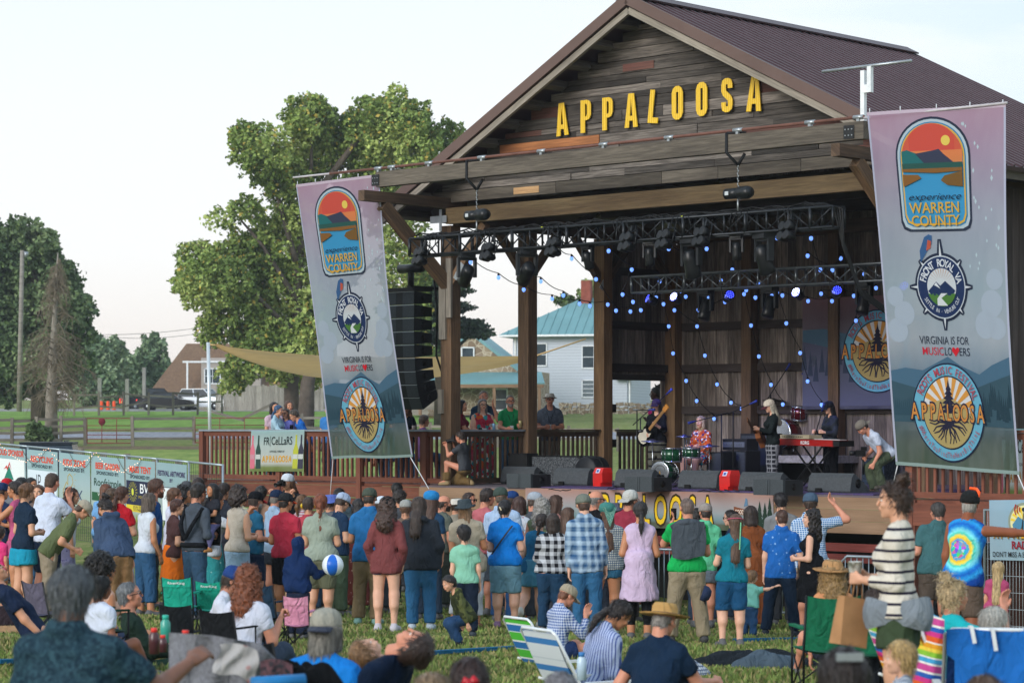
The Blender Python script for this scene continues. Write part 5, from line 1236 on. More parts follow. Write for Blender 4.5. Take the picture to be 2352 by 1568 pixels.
pp('orange',408,1147,34.6,'woman with a bright orange shirt tied round her waist',yaw=-70,fem=True,top=('tee',C('#4b3434')),bot=('skirt',C('#e87420')),hair=('short','#4a2a20'),arms='front',skin=FA)
pp('babydad',456,1110,32.2,'man with glasses in a grey zip sweater carrying a child in a black carrier',yaw=-50,top=('long',C('#454d58')),bot=('jeans',C('#35506a')),hair=('short','#241c18'),glasses='clear',arms=('hold','front'),skin=RD)
pp('pointing',498,1131,33.8,'woman with a dark low bun in a white top and teal leaf print skirt, pointing',yaw=-60,fem=True,top=('tee',C('#c5cbd4')),bot=('longskirt',C('#2f8c90',pat='spots',h2='#9fd0cc')),hair=('lowpony','#211917'),arms=('down','point'),skin=TA)
pp('clip',515,1110,39.5,'dark haired woman with a white hair clip',yaw=-20,fem=True,top=('tee',C('#2b2f3a')),bot=('pants',C('#2a2e38')),hair=('clip','#2a1e1a'))
pp('curlypony',552,1118,33.2,'woman in a beige sleeveless top and pale jeans with a thick curly ponytail',yaw=-45,fem=True,top=('tank',C('#b5aca0')),bot=('jeans',LJ),hair=('curlyup','#2a1c18'),arms='front',skin=FA)
pp('redblackcap',587,1128,34.6,'grey bearded man in a black cap with red brim, teal tee and navy shorts',yaw=-70,b=1.1,top=('tee',C('#23607f')),bot=('bermuda',C('#1c2940')),hat=('cap','#14151a','#c8202c'),beard='#8f8a84',arms='front',skin=RD,glasses='clear')
pp('tantank',598,1117,38.5,'dark haired woman in a tan tank, sunglasses on head, behind the red brimmed cap',yaw=-20,fem=True,top=('tank',C('#9a7a66')),bot=('pants',C('#2a2e38')),hair=('lowpony','#1c1614'),glasses='tophead',skin=TA,arms='front')
pp('shoulderkid',550,1088,41,'small blond child in a yellow striped shirt raised above the crowd',H=1.75,hs=1.0,yaw=-35,top=('tee',C('#c9c39a',pat='hstripe',h2='#7f8a8a')),bot=('shorts',C('#559966')),hair=('short','#94703f'))
pp('whitecapcam',661,1087,43.2,'photographer in a white backwards cap aiming a camera in front of the deck',yaw=172,top=('hoodie',C('#191b20')),bot=('pants',C('#22252c')),hat=('bcap','#c8d0da'),hair=('long','#5a3c28'),arms=('phone','phone'))
pp('lightblueshirt',636,1124,38,'older man in a navy cap and light blue shirt',yaw=-50,b=1.1,top=('shirt',C('#93abc6')),bot=('shorts',C('#2b3038')),hat=('cap','#1b2a44'),hair=('crop','#777069'),skin=RD)
pp('redshirt',657,1131,33.8,'stocky man in a coral red tee and a black cap with orange brim',yaw=-30,b=1.13,top=('tee',C('#b83448')),bot=('bermuda',C('#15161b')),hat=('cap','#24272b','#e0552c'),hair=('crop','#2a201a'),arms='front',skin=TA)
pp('stripedgirl',694,1137,38,'girl in a red and white striped tee with a light brown ponytail',yaw=-20,fem=True,H=None,top=('tee',C('#c9bcc4',pat='hstripe',h2='#b02c44')),bot=('shorts',C('#5b6c84')),hair=('pony','#6a4a2e'))
pp('earmuffs',708,1143,36,'child wearing yellow ear defenders',yaw=-20,top=('tank',C('#a8404c')),bot=('jeans',C('#45607c')),hair=('short','#3b2a20'))
pp('braid',736,1135,32.2,'woman with a long red brown braid, sage printed tee and olive shorts',yaw=-12,fem=True,b=1.12,top=('tee',C('#8f9a8e')),bot=('bermuda',C('#5d5f4c')),hair=('braid','#7a3f26'),arms='hold',skin=FA)
pp('bluebucket',762,1133,37,'person in a periwinkle blue bucket hat',yaw=-30,top=('tee',C('#5a5f66')),bot=('pants',C('#3b414a')),hat=('bucket','#5a6cb4'))
pp('darkback',780,1122,42,'dark haired man near the deck behind the hats',yaw=-10,top=('tee',C('#3a4a55')),bot=('pants',C('#33363c')),hair=('short','#1d1715'))
pp('paleciap',787,1132,35.6,'man with sunglasses and a pale washed cap looking down, navy tee',yaw=-70,hp=-20,top=('tee',C('#1f3550')),bot=('pants',C('#4a5a46')),hat=('cap','#a3b2cc'),glasses='sun',arms='front',skin=FA)
pp('rustfloral',822,1146,37,'woman with straight black hair and a rust floral dress',yaw=-10,fem=True,top=('longdress',C('#7a3a32',pat='spots',h2='#c9a59a')),hair=('long','#1c1718'))
pp('blueshirt',848,1120,32.9,'man in a bright blue short sleeved shirt, khaki trousers and an olive cap',yaw=-8,b=1.05,top=('shirt',C('#2a6fa8')),bot=('pants',C('#7f6d52')),hat=('cap','#454d44'),hair=('crop','#2a211c'),arms='hold',skin=TA,shoes='#7fa8a0')
pp('whitebluecap',878,1139,37,'man in a white and navy cap half hidden by the curly haired girl',yaw=-40,top=('tee',C('#57606c')),bot=('pants',C('#3b414a')),hat=('cap','#c8d2de'))
pp('rusthoodie',890,1139,30.8,'girl in a rust hoodie, navy shorts and a black cap with long curly hair',yaw=-6,fem=True,top=('hoodie',C('#743f40'),.44),bot=('minishorts',C('#17233c')),hat=('cap','#17191d'),hair=('curly','#3f2a22'),arms='pocket',skin=PK,shoes='#b8b4bc',b=.95)
pp('darkstage1',911,1109,42.5,'dark haired man closest to the deck steps',yaw=-10,top=('tee',C('#34383f')),bot=('pants',C('#33363c')),hair=('short','#15110f'))
pp('darkstage2',919,1128,39.5,'man with bushy dark hair in front of the deck corner',yaw=-10,top=('tee',C('#41454c')),bot=('pants',C('#33363c')),hair=('curlytop','#2a211d'))
pp('meshcap',932,1147,36,'person in a grey mesh trucker cap beside the charcoal sweater',yaw=-10,top=('tee',C('#6a5a50')),bot=('shorts',C('#3b414a')),hat=('cap','#9a9c98'),hair=('short','#5f432f'))
pp('charcoal',964,1142,31.6,'woman in a loose charcoal sweater and cuffed blue jeans, long straight brown hair',yaw=-2,fem=True,b=1.28,top=('hoodie',C('#2b3038'),.46),bot=('jeans',C('#2f618a')),hair=('long','#33241c'),arms='pocket',shoes='#b9c4cf',hood=None)
pp('bluebandana',990,1127,35.2,'woman wearing a bright blue patterned bandana and navy tee',yaw=-10,fem=True,top=('tee',C('#24405c')),bot=('pants',C('#2c3a4c')),hat=('tam','#2a7db8'),hair=('long','#4c3226'))
pp('bald1',1021,1138,38.5,'balding man with a dark beard in a grey green tee',yaw=-50,top=('tee',C('#5a6058')),bot=('pants',C('#3a3f38')),hair=('balding','#3c2f28'),beard='#2f2622',skin=RD)
pp('whitestraw',1050,1143,39.5,'person in a white straw hat near the stage corner',yaw=-20,top=('tee',C('#8a8478')),bot=('pants',C('#4a4a4a')),hat=('fedora','#c9c4ba'))
pp('sunglassman',1079,1132,40.5,'man in sunglasses facing sideways near the stage boards',yaw=-110,top=('tee',C('#7a5a54')),bot=('pants',C('#4a4a4a')),hair=('short','#33211b'),glasses='sun',skin=RD)
pp('pinkyouth',1121,1122,36.8,'young man in a salmon pink tee and grey shorts looking right',yaw=-45,top=('tee',C('#b5656c')),bot=('bermuda',C('#4d5560')),hair=('short','#2a1d18'),skin=RD)
pp('dreads',1069,1143,32.4,'woman with long dreadlocks, floppy charcoal hat, cream top and white trousers',yaw=-5,fem=True,b=1.12,top=('tee',C('#a79c8a'),.44),bot=('capri',C('#b5b8c0')),hat=('bucket','#3a444a'),hair=('dreads','#7a5c40'),arms=('down','hold'),skin=TA,shoes='#8a5a44')
pp('mintboy',1065,1206,30.0,'boy in a mint green tee and navy trousers seen from behind',yaw=2,hs=1.28,top=('tee',C('#80b8a0')),bot=('pants',C('#1b2638')),hair=('short','#1c1618'),shoes='#39404a',skin=PK)
pp('camoboy',1032,1322,27.2,'boy crouching in a camouflage hoodie and jeans with orange face paint',yaw=100,legs='crouch',lean=32,hs=1.28,top=('hoodie',C('#5a5f38',pat='camo',h2='#2f3520')),bot=('jeans',C('#274264')),hair=('short','#1c1412'),arms=((.1,.35,-1),(.1,.2,-1),'relax'),shoes='#20242a',skin=FA,hp=12)
pp('stripeshirtman',1150,1118,35.2,'man in a pale blue striped shirt and dark green cap',yaw=-20,b=1.1,top=('shirt',C('#9ab4d6',pat='vstripe',h2='#b9cbe2')),bot=('jeans',C('#24456e')),hat=('cap','#3d4a44'),hair=('crop','#55483c'),arms='hold',skin=RD)
pp('bluetee',1160,1149,32.8,'woman in a vivid blue tee with a black strap across her back and denim shorts',yaw=-12,fem=True,b=1.1,top=('tee',C('#1478d0')),bot=('bermuda',C('#6b93a6')),hair=('clip','#1d1718'),arms='hold',skin=PK,shoes='#8a6a8c')
pp('navycap2',1177,1127,38.4,'man in a navy cap beside the stage banner edge',yaw=-40,top=('tee',C('#3a4a66')),bot=('pants',C('#2c3340')),hat=('cap','#1e3a6c'),skin=RD)
pp('auburn',1193,1141,36.4,'woman with auburn hair and a white flowered blouse holding a bag',yaw=-30,fem=True,top=('blouse',C('#bcc2cc',pat='spots',h2='#b87880')),bot=('shorts',C('#6a4430')),hair=('bob','#3f2620'))
pp('greycap2',1230,1129,38,'man in a light grey cap and charcoal tee by the stage banner end',yaw=-60,top=('tee',C('#4a4e56')),bot=('pants',C('#3a3e46')),hat=('cap','#9aa2ac'),hair=('crop','#4a3a30'),skin=RD)
pp('greycurls',1246,1147,35.6,'woman with long wavy grey hair and an olive tank',yaw=-10,fem=True,top=('tank',C('#5f6b52')),bot=('pants',C('#3a3e46')),hair=('curly','#8d8a86'),skin=RD)
pp('braids2',1243,1180,33.4,'girl with long dark braids in a dark teal tank, one foot kicked up',yaw=-12,fem=True,side=10,top=('tank',C('#1d5b80'),.48),bot=('miniskirt',C('#4a86a0')),hair=('braid','#2f221e'),legs=('backkick','stand'),skin=PK,shoes='#c9c6bd')
pp('sunglasshair',1279,1138,38.2,'woman with long brown hair and purple sunglasses on top of her head in profile',yaw=-60,fem=True,top=('tee',C('#b9857c')),bot=('pants',C('#3a3e46')),hair=('long','#4a3226'),glasses='tophead',skin=PK)
pp('brownlong',1306,1166,35.8,'woman with brown wavy hair and dark glasses on her head behind the plaid shirt',yaw=-10,fem=True,top=('tee',C('#a8783f')),bot=('pants',C('#3a3e46')),hair=('long','#5a4032'),glasses='tophead')
pp('buffalo',1270,1180,31.8,'short woman in a black and white buffalo check shirt and jeans',yaw=-6,fem=True,b=1.2,top=('long',C('#15171d',pat='buffalo',h2='#c3c7ce')),bot=('jeans',C('#24425f')),hair=('bob','#33261f'),arms='hold')
pp('plaid',1340,1134,31.0,'tall man in a blue plaid flannel shirt, jeans and camouflage cap',yaw=-2,top=('shirt',C('#2f5680',pat='plaid',h2='#a9c0d4'),.46,1.9),bot=('jeans',C('#2f5f86')),hat=('cap','#6a6f66'),hair=('crop','#4a3226'),skin=PK,shoes='#5a5a5c')
pp('blackprint',1371,1127,36.6,'grey haired man in a black tee with a white round print on the back',yaw=-50,b=1.12,top=('tee',C('#16171b')),bot=('pants',C('#3c4350')),hair=('balding','#7d7a76'),glasses='clear',skin=RD)
pp('scarf',1394,1154,32.3,'woman with a green floral headscarf over long brown hair, crochet sleeves and denim shorts',yaw=4,fem=True,top=('blouse',C('#b7b9b0',pat='check',h2='#2f4a70')),bot=('minishorts',C('#2f5f7c')),hair=('verylong','#5a3c2c'),hat=('tam','#3f7a74'),skin=TA,legs=('wide','stand'),shoes='#9fb4bc')
pp('redcapback',1449,1124,36.2,'bearded man in a beige backwards cap and brick red shirt',yaw=-30,top=('tee',C('#8f3244')),bot=('pants',C('#3f3a3c')),hat=('bcap','#b5b5b0'),beard='#2a1c18',glasses='clear',skin=RD)
pp('greenbucket',1410,1152,38.2,'person in a grey purple bucket hat partly behind the floral scarf',yaw=0,top=('tee',C('#5a5f66')),bot=('pants',C('#3b414a')),hat=('bucket','#5e5f70'))
pp('lilac',1471,1153,30.6,'woman in a sleeveless lilac dress over black leggings, dark ponytail',yaw=-8,fem=True,b=1.02,top=('dress',C('#c3adc8')),bot=('leggings',C('#15171b')),hair=('lowpony','#262020'),arms='front',skin=TA)
pp('greensweater',1578,1144,30.2,'shaven headed man in a green tee with a grey sweater over his shoulders',yaw=4,b=1.16,top=('tee',C('#18a452')),bot=('pants',C('#8a7e69')),hair=('crop','#6a5850'),arms=('face','hold'),skin=RD,legs=('wide','wide'),shoes='#3c3c3e')
pp('darkcurl',1600,1172,36.2,'woman with dark curly hair hidden behind the shaven head',yaw=10,fem=True,top=('tee',C('#2a2d33')),bot=('pants',C('#2c3a4c')),hair=('curly','#1b1614'))
pp('mintpolo',1620,1155,35.2,'man in a mint green polo and taupe cap',yaw=0,top=('shirt',C('#5fb98f')),bot=('shorts',C('#5a6470')),hat=('cap','#8d8580'),hair=('crop','#2f2420'),skin=RD,arms='front')
pp('glassesman',1676,1172,37.4,'woman with dark hair tied up and glasses facing left',yaw=60,fem=True,top=('tee',C('#1f2f48')),bot=('pants',C('#2c3a4c')),hair=('bun','#231a18'),glasses='clear',skin=PK)
pp('flowercrown',1689,1182,29.2,'girl in a teal tee with a green ribbon in her very long hair',yaw=8,fem=True,b=.98,top=('tee',C('#156f83')),bot=('bermuda',C('#1b4a70')),hair=('verylong','#5a4030'),arms='hold',skin=PK)
pp('browndress',1725,1163,34.8,'woman in a rust brown dress with crossed back straps',yaw=0,fem=True,top=('longdress',C('#7a4426')),hair=('bob','#2f211c'),skin=PK,arms='front')
pp('greytee',1794,1132,36.6,'dark haired bearded man in a grey tee in front of the stage boards',yaw=-20,top=('tee',C('#77797c')),bot=('pants',C('#3b3d42')),hair=('short','#1d1618'),beard='#241a18',skin=FA)
pp('bluefloral',1796,1170,33.2,'man in a blue short sleeved shirt with small pale motifs and dark jeans',yaw=-14,b=1.06,top=('shirt',C('#1f62b0',pat='spots',h2='#86aedc',s=1.0)),bot=('jeans',C('#16263a')),hair=('crop','#4a2f24'),beard='#4a2f24',arms=('down','akimbo'),legs=('wide','wide'),skin=PK,shoes='#1d2530')
pp('toddler',1729,1310,32.4,'toddler in denim overalls and a mint tee reaching for a hand',yaw=-40,hs=1.6,b=1.35,top=('tee',C('#6fb0a4')),bot=('pants',C('#2a4a70')),hair=('short','#7a5c40'),arms=('down',((.9,.6,.1),(.6,.7,.4),'relax')),skin=PK)
pp('bluecheck',1863,1131,34.6,'man in a blue and white checked shirt and slate cap raising one arm',yaw=-16,b=1.1,top=('shirt',C('#2a6cab',pat='check',h2='#c9d7e4')),bot=('shorts',C('#8b8371')),hat=('cap','#44566a'),arms=('front',((.75,.35,.15),(-.75,.1,.85),'relax')),skin=RD)
pp('blackdress',1862,1172,32.6,'woman with dark curls in a black dress talking to her left',yaw=72,fem=True,top=('dress',C('#121317')),hair=('curly','#1f1614'),arms='front',skin=PK)
pp('tealback',2155,1155,34.4,'grey haired man in a faded teal shirt and brown shorts seen from behind',yaw=0,b=1.2,top=('shirt',C('#3d6468')),bot=('bermuda',C('#554a42')),hair=('short','#3f3a38'),arms='front',skin=RD)
pp('darkright',2122,1174,37,'dark haired man just left of the faded teal shirt',yaw=-10,top=('tee',C('#2f3336')),bot=('pants',C('#33363c')),hair=('short','#2a2220'))
pp('tiedye',2228,1126,26.2,'man in a blue tie dye tank and black cap, arm stretched out to the right',yaw=-42,b=1.14,top=('tank',C('#1c6fc0',pat='tiedye'),.47),bot=('bermuda',C('#5a4c43')),hat=('cap','#1e1f20'),hair=('crop','#9a9590'),beard='#8a8580',arms=('down',((.75,.7,.02),(.75,.7,.04),'flat')),skin='#8a5238',hp=10)
pp('blondegirl',2293,1290,28.4,'girl with a long blond ponytail and pink shorts behind the tie dye man',yaw=-20,fem=True,hs=1.25,top=('tee',C('#a8476c')),bot=('shorts',C('#c85a80')),hair=('verylong','#b3986c'))
pp('fenceman',2372,1180,38.6,'man in khaki trousers behind the wire fence at the right edge',yaw=60,top=('tee',C('#4a4a48')),bot=('pants',C('#5f5a4a')),arms='front',skin=TA)
R_['striped']=person(2052,1110,15.0,'woman in a cream and navy striped top and messy bun standing nearest',yaw=72,fem=True,b=1.12,top=('long',C('#d8d0c2',pat='hstripe',h2='#1b1830',s=1.55),.50,1.8),bot=('shorts',C('#3c4a36')),hair=('topbun','#3a291f'),arms=(((.05,-.05,-1),(-.3,.95,.08),'grip'),((.05,-.08,-1),(-.35,.95,.10),'grip')),skin=FA,vox=.013,legs='stand',hy=8)
R_['toddlerfront']=person(2066,1474,13.4,'blond toddler looking left at the bottom right, striped shirt',fit=.88,yaw=80,hs=1.6,b=1.35,top=('tee',C('#b9c0c9',pat='vstripe',h2='#6a7c96')),bot=('shorts',C('#5a6070')),hair=('short','#b0925f'),skin=PK,vox=.012)
R_['bigback']=person(165,1309,10.6,'large grey haired man in a dark patterned shirt seen from behind',yaw=-14,b=1.26,fit=1.7,legs='lowsit',top=('shirt',C('#152a38',pat='mottle',h2='#33505c',s=.8),.44),bot=('pants',C('#22252b')),hair=('tuft','#50555a'),arms=('down',((.45,.5,-.5),(.32,.85,.42),'relax')),skin='#7d5847',vox=.014)
R_['curlyblack']=person(238,1277,21.5,'seated woman with black curly hair, face turned right',yaw=-50,fem=True,fit=1.7,legs='lowsit',top=('tank',C('#d3a894')),bot=('shorts',C('#44506a')),hair=('afro','#120d0d'),skin=TA,hy=-30)
R_['childgreen']=person(233,1325,19.5,'child with short black hair sitting in the dark green chair',yaw=-40,fit=1.2,legs='lowsit',hs=1.2,top=('tee',C('#c4cbdc')),bot=('shorts',C('#44506a')),hair=('short','#0f0c0d'),skin='#8a5a44')
R_['glassesman2']=person(300,1337,20.8,'seated grey haired man with glasses in a dark green sweater, facing right',yaw=-78,fit=1.7,legs='lowsit',lean=-12,top=('long',C('#1f3029')),bot=('pants',C('#2f4a3c')),hair=('crop','#6f7276'),glasses='clear',skin=RD,arms='lap')
R_['reddishcurls']=person(572,1305,20.6,'woman with reddish curly hair in a white tee sitting in a black camp chair',yaw=-30,fem=True,b=1.1,fit=1.7,legs='lowsit',lean=6,top=('tee',C('#c9cddd')),bot=('pants',C('#3a4658')),hair=('curly','#7a4226'),arms=('lap',((.3,.3,-1),(-.1,.55,.85),'grip')),skin=RD)
R_['whitebehind']=person(538,1299,22.4,'man in a white tee and blue and white cap seated beyond the reddish curls',yaw=-95,b=1.15,fit=1.7,legs='lowsit',lean=14,top=('tee',C('#cdd0dc')),bot=('pants',C('#3a4658')),hat=('cap','#243f78','#c4ccd8'),skin=RD,arms='lap')
R_['hoodkid']=person(686,1236,28,'child in a navy hooded sweatshirt holding a beach ball',yaw=-20,hs=1.2,b=1.2,top=('hoodie',C('#142a52')),bot=('pants',C('#1c2438')),hood=True,hair=('short','#222222'),arms=('down',((.35,.5,-.8),(.6,.8,.25),'flat')),skin=PK)
R_['greycapfront']=person(746,1400,14.4,'grey haired person in a grey cap and bright blue shirt seated on the grass',yaw=-18,fit=1.7,legs='floor',b=1.15,lean=10,top=('tee',C('#1776c8')),bot=('pants',C('#2a2d33')),hat=('bcap','#9b988c','#3f4350'),hair=('bob','#77736b'),skin=RD,vox=.014)
R_['blondboy']=person(846,1462,15.4,'blond boy in a royal blue hoodie tilting his head back to look up',yaw=-60,lean=-20,fit=1.35,legs='floor',hs=1.15,top=('hoodie',C('#1a3fa8')),bot=('pants',C('#2a2d33')),hair=('short','#7a5a3a'),hp=58,skin=PK,vox=.014)
R_['navywoman']=person(952,1440,14.6,'woman with a brown bun in a navy sweatshirt looking straight up',yaw=62,fem=True,fit=1.7,legs='floor',b=1.2,lean=-27,top=('long',C('#0e1d33')),bot=('pants',C('#22262e')),hair=('bun','#3a2b26'),hp=60,skin=RD,vox=.014)
R_['redclip']=person(1076,1514,11.4,'dark haired head with a red claw clip at the bottom edge',yaw=10,fem=True,fit=1.7,legs='floor',top=('tee',C('#3a3f4c')),bot=('pants',C('#22262e')),hair=('clip','#2f1c18'),vox=.013)
R_['topbottom1']=person(992,1550,11.0,'top of a light brown haired head at the bottom edge',yaw=5,fit=1.7,legs='floor',top=('tee',C('#6a6f7c')),bot=('pants',C('#22262e')),hair=('short','#8a7258'),vox=.014)
R_['topbottom2']=person(1286,1544,11.2,'top of a close cropped grey head at the bottom edge below the striped chair',yaw=5,fit=1.7,legs='floor',top=('tee',C('#6a6f7c')),bot=('pants',C('#22262e')),hair=('crop','#77757a'),vox=.014)
R_['topbottom3']=person(2262,1556,11.6,'top of a brown haired head at the bottom right edge under the blue towel',yaw=5,fit=1.7,legs='floor',top=('tee',C('#6a6f7c')),bot=('pants',C('#22262e')),hair=('short','#5a4436'),vox=.014)
R_['gingham']=person(1304,1344,24.5,'boy in a tan cap and blue gingham shirt sitting in the green striped beach chair',yaw=-62,fit=1.5,legs='lowsit',lean=12,top=('shirt',C('#2a4f96',pat='gingham',h2='#c9d2e2'),.47,1.9),bot=('shorts',C('#22345a')),hat=('cap','#a09480'),hair=('crop','#6f432c'),arms=('lap',((.2,.75,-.6),(-.4,.2,1),'relax')),skin=RD,hp=-12)
R_['blouse']=person(1425,1389,19.6,'dark haired woman in a striped peasant blouse sitting in a low beach chair',yaw=-62,fem=True,fit=1.7,legs='lowsit',lean=24,top=('blouse',C('#aab6d4',pat='vstripe',h2='#4a5a94',s=1.3)),bot=('jeans',DJ),hair=('lowpony','#2b2423'),skin=TA,hp=-18,arms=(((.1,.5,-.9),(-.1,1,-.1),'relax'),'lap'))
R_['strawman']=person(1530,1386,17.6,'man in a tan straw hat and navy tee sitting on the grass',yaw=-28,b=1.15,fit=1.7,legs=('floor','floor'),lean=14,twist=-8,top=('tee',C('#14283f')),bot=('jeans',C('#2b3442')),hat=('straw','#b68f58','#2a2c38'),hair=('crop','#8d8884'),arms=(((.45,-.05,-1),(.25,-.2,-1),'flat'),((.2,.7,-.6),(0,.9,.2),'relax')),skin=RD,shoes='#2a2c30')
R_['tanhat']=person(1912,1284,22.4,'woman in a wide tan hat with wavy blond hair sitting in the green camp chair',yaw=10,fem=True,fit=1.7,legs='lowsit',top=('tank',C('#c88a60')),bot=('shorts',C('#2a2f3c')),hat=('straw','#a98158','#8a6440'),hair=('curly','#8f7146'),skin=RD)
R_['tanhat2']=person(2010,1352,20.4,'person hidden behind the striped woman, sitting in the second green camp chair',yaw=10,fit=1.7,legs='lowsit',top=('tee',C('#22252c')),bot=('shorts',C('#1d2230')),hair=('short','#3a2a22'),skin=RD)
R_['turquoise']=person(2192,1333,17.4,'smiling older blond woman with a top knot and turquoise tee in the rainbow towel chair',yaw=-62,fem=True,fit=1.7,legs='lowsit',b=1.1,lean=-5,top=('tee',C('#1fa9b0')),bot=('shorts',C('#6a3f5c')),hair=('topbun','#b9a27a'),arms=('lap',((.3,.8,-.3),(-.3,.3,1),'relax')),skin=RD)
R_['whitehair']=person(2288,1396,16.4,'white haired man behind the blue draped chair',yaw=-50,fit=1.7,legs='lowsit',top=('tee',C('#c0a0c0')),bot=('shorts',C('#6a6f7c')),hair=('short','#c9c4ba'),skin=RD)
R_['clipwoman']=person(1937,1492,9.2,'dark haired woman with a silver barrette at the bottom edge, back of her head',yaw=6,fem=True,fit=1.7,legs='floor',top=('tee',C('#4a4044')),bot=('pants',C('#22262e')),hair=('bob','#231918'),vox=.013)
R_['lying']=person(-8,1398,23.5,'person in jeans lying on the grass at the far left',yaw=-80,legs='stretch',lean=-35,H=1.72,top=('tee',C('#1a2740')),bot=('jeans',C('#1d3f7c')),shoes='#5a6440',hair=('short','#2a201c'))
GD_='people on the left side deck'
def dp(k,px,yh,q,label,**kw):R_[k]=person(px,yh,deckd(px,q),label,base=SZ,group=GD_,**kw)
dp('scarfblue',641,931,.55,'woman in a blue headscarf and pale denim shirt holding up a phone on the deck',yaw=-110,fem=True,top=('shirt',C('#9dbccb'),.46,1.8),bot=('jeans',J),hair=('lowpony','#2f4f74'),arms=(((.2,.6,-.75),(.0,1,.15),'grip'),((.2,.6,-.75),(.0,1,.15),'grip')),lean=6)
dp('pinkdeck',631,924,.95,'black haired woman in a pale pink top behind the blue headscarf',yaw=-150,fem=True,top=('tee',C('#c2a8b6')),bot=('jeans',J),hair=('long','#1a1416'))
dp('facedeck',657,939,.75,'girl with glasses squeezing in for the group picture on the deck',yaw=150,fem=True,top=('tee',C('#5a5fa0')),bot=('jeans',J),hair=('long','#3f2a20'),glasses='clear')
dp('browndeck',664,921,1.3,'brown haired woman standing at the back of the deck group',yaw=-150,fem=True,top=('tee',C('#4f5a66')),bot=('jeans',J),hair=('bob','#4f3426'))
dp('bentdeck',676,944,.45,'person in a bright blue tee leaning down over the deck rail',yaw=110,top=('tee',C('#2060b0')),bot=('jeans',J),hair=('curlytop','#4a4038'),lean=28)
dp('bannerdeck',755,929,.7,'man in a blue tee on the deck seen through the left banner',yaw=150,top=('tee',C('#3a78b8')),bot=('jeans',J),hair=('short','#5a4030'))
dp('navydeck',932,925,.6,'woman in a navy sweater holding a drink on the deck under the hanging speakers',yaw=-170,fem=True,top=('long',C('#15202e')),bot=('jeans',J),hair=('curly','#7a5236'),arms=('hold','rail'))
for i,(px,q,c_,h_) in enumerate(((845,1.6,'#3a4456','person in a dark top sitting low on the deck behind the slats, left'),(905,2.0,'#2a5f7c','person in a teal top sitting on the deck behind the slats, middle'),(975,1.8,'#5a3f66','person in a purple top sitting on the deck behind the slats, right'))):
 R_['sit%d'%i]=person(px,1005,deckd(px,q),h_,base=SZ,group=GD_,legs='sit',top=('tee',C(c_)),bot=('jeans',J),yaw=-60,H=1.7)
def sp2(k,px,yh,p,label,**kw):R_[k]=person(px,yh,sided(px,p),label,base=SZ,group='people leaning on the rail beside the stage',**kw)
sp2('burgundy',1062,919,-.45,'black haired woman in a burgundy top leaning on the rail beside the corner post',yaw=-95,fem=True,b=1.1,top=('tee',C('#6d1f33')),bot=('jeans',J),hair=('long','#140f12'),arms='rail')
sp2('floral',1109,917,-.40,'woman in a red and teal floral dress with glasses holding a can at the rail',yaw=-165,fem=True,b=1.25,top=('longdress',C('#b02a44',pat='floral',h2='#c93f5c')),hair=('long','#6f6a68'),glasses='clear',arms=('hold','rail'),skin=PK)
sp2('navyface',1111,898,-1.2,'tall man in a navy tee with his hand to his face behind the floral dress',yaw=-170,b=1.1,top=('tee',C('#20374c')),bot=('jeans',J),hair=('crop','#5f4a3c'),arms=('face','down'),skin=RD)
sp2('greentee',1172,908,-.40,'bearded man with glasses in a green tee holding a can at the rail',yaw=-170,top=('tee',C('#1c8a54')),bot=('jeans',C('#3f6480')),hair=('crop','#5a5450'),beard='#8a8480',glasses='clear',arms=('hold','rail'),skin=RD)
sp2('blackpost',1206,925,-.45,'person in a black tee hidden behind the second stage post',yaw=170,top=('tee',C('#17191c')),bot=('jeans',C('#3f4a52')),arms='rail',skin=TA,hair=('short','#222222'))
sp2('whitehat',1263,902,-.35,'man in a white straw fedora with a green arm cast leaning on the rail',yaw=-178,b=1.1,top=('shirt',C('#4a5260',pat='mottle',h2='#6a7484')),bot=('pants',C('#8a8478')),hat=('fedora','#cfc9bd','#2a2c30'),glasses='clear',arms='front',skin=RD,hair=('crop','#4a3a30'))
GS_='people working and playing on the stage'
R_['kneeler']=person(1056,992,44.6,'photographer in khaki trousers kneeling at the front left corner of the stage',base=SZ,group=GS_,yaw=62,lean=6,legs=(((.12,.8,.30),(0,.0,-1)),((.1,.75,-.65),(0,-1,-.05))),top=('tee',C('#3f4247')),bot=('pants',C('#6f5a3a')),hair=('short','#33261e'),arms=('phone','phone'),skin=RD,shoes='#8a7654',hp=-8)
R_['pink']=person(1505,890,50.2,'person in a hot pink top with tied up dreadlocks in the doorway',base=SZ,group=GS_,yaw=80,top=('tee',C('#c42a78')),bot=('pants',C('#20232a')),hair=('dreadup','#0f0c0c'),skin=DK,arms='cross',fem=True)
R_['bass']=person(1507,916,45.8,'bass player in a black shirt, striped trousers and trucker cap',base=SZ,group=GS_,yaw=150,fem=True,top=('long',C('#14161b'),.5,1.6),bot=('pants',C('#5f5f55',pat='hstripe',h2='#16171b',s=3.2)),hair=('long','#1a1412'),hat=('cap','#3a2f4c','#3a2f4c'),arms=(((.25,.35,-.9),(-.3,.9,.45),'grip'),((.3,-.05,-1),(-.45,.85,-.25),'grip')),skin=PK)
R_['drummer']=person(1609,942,46.2,'blond singing drummer in an orange and purple printed dress behind green drums',base=SZ,group=GS_,yaw=140,fem=True,legs='sit',H=1.66,top=('blouse',C('#c8502c',pat='floral',h2='#3a2a6c',s=.5,h3='#e07a3c')),bot=('shorts',C('#3a2a6c',pat='floral',h2='#c8502c',s=.5)),hair=('bob','#b5a084'),arms='hold',skin=PK)
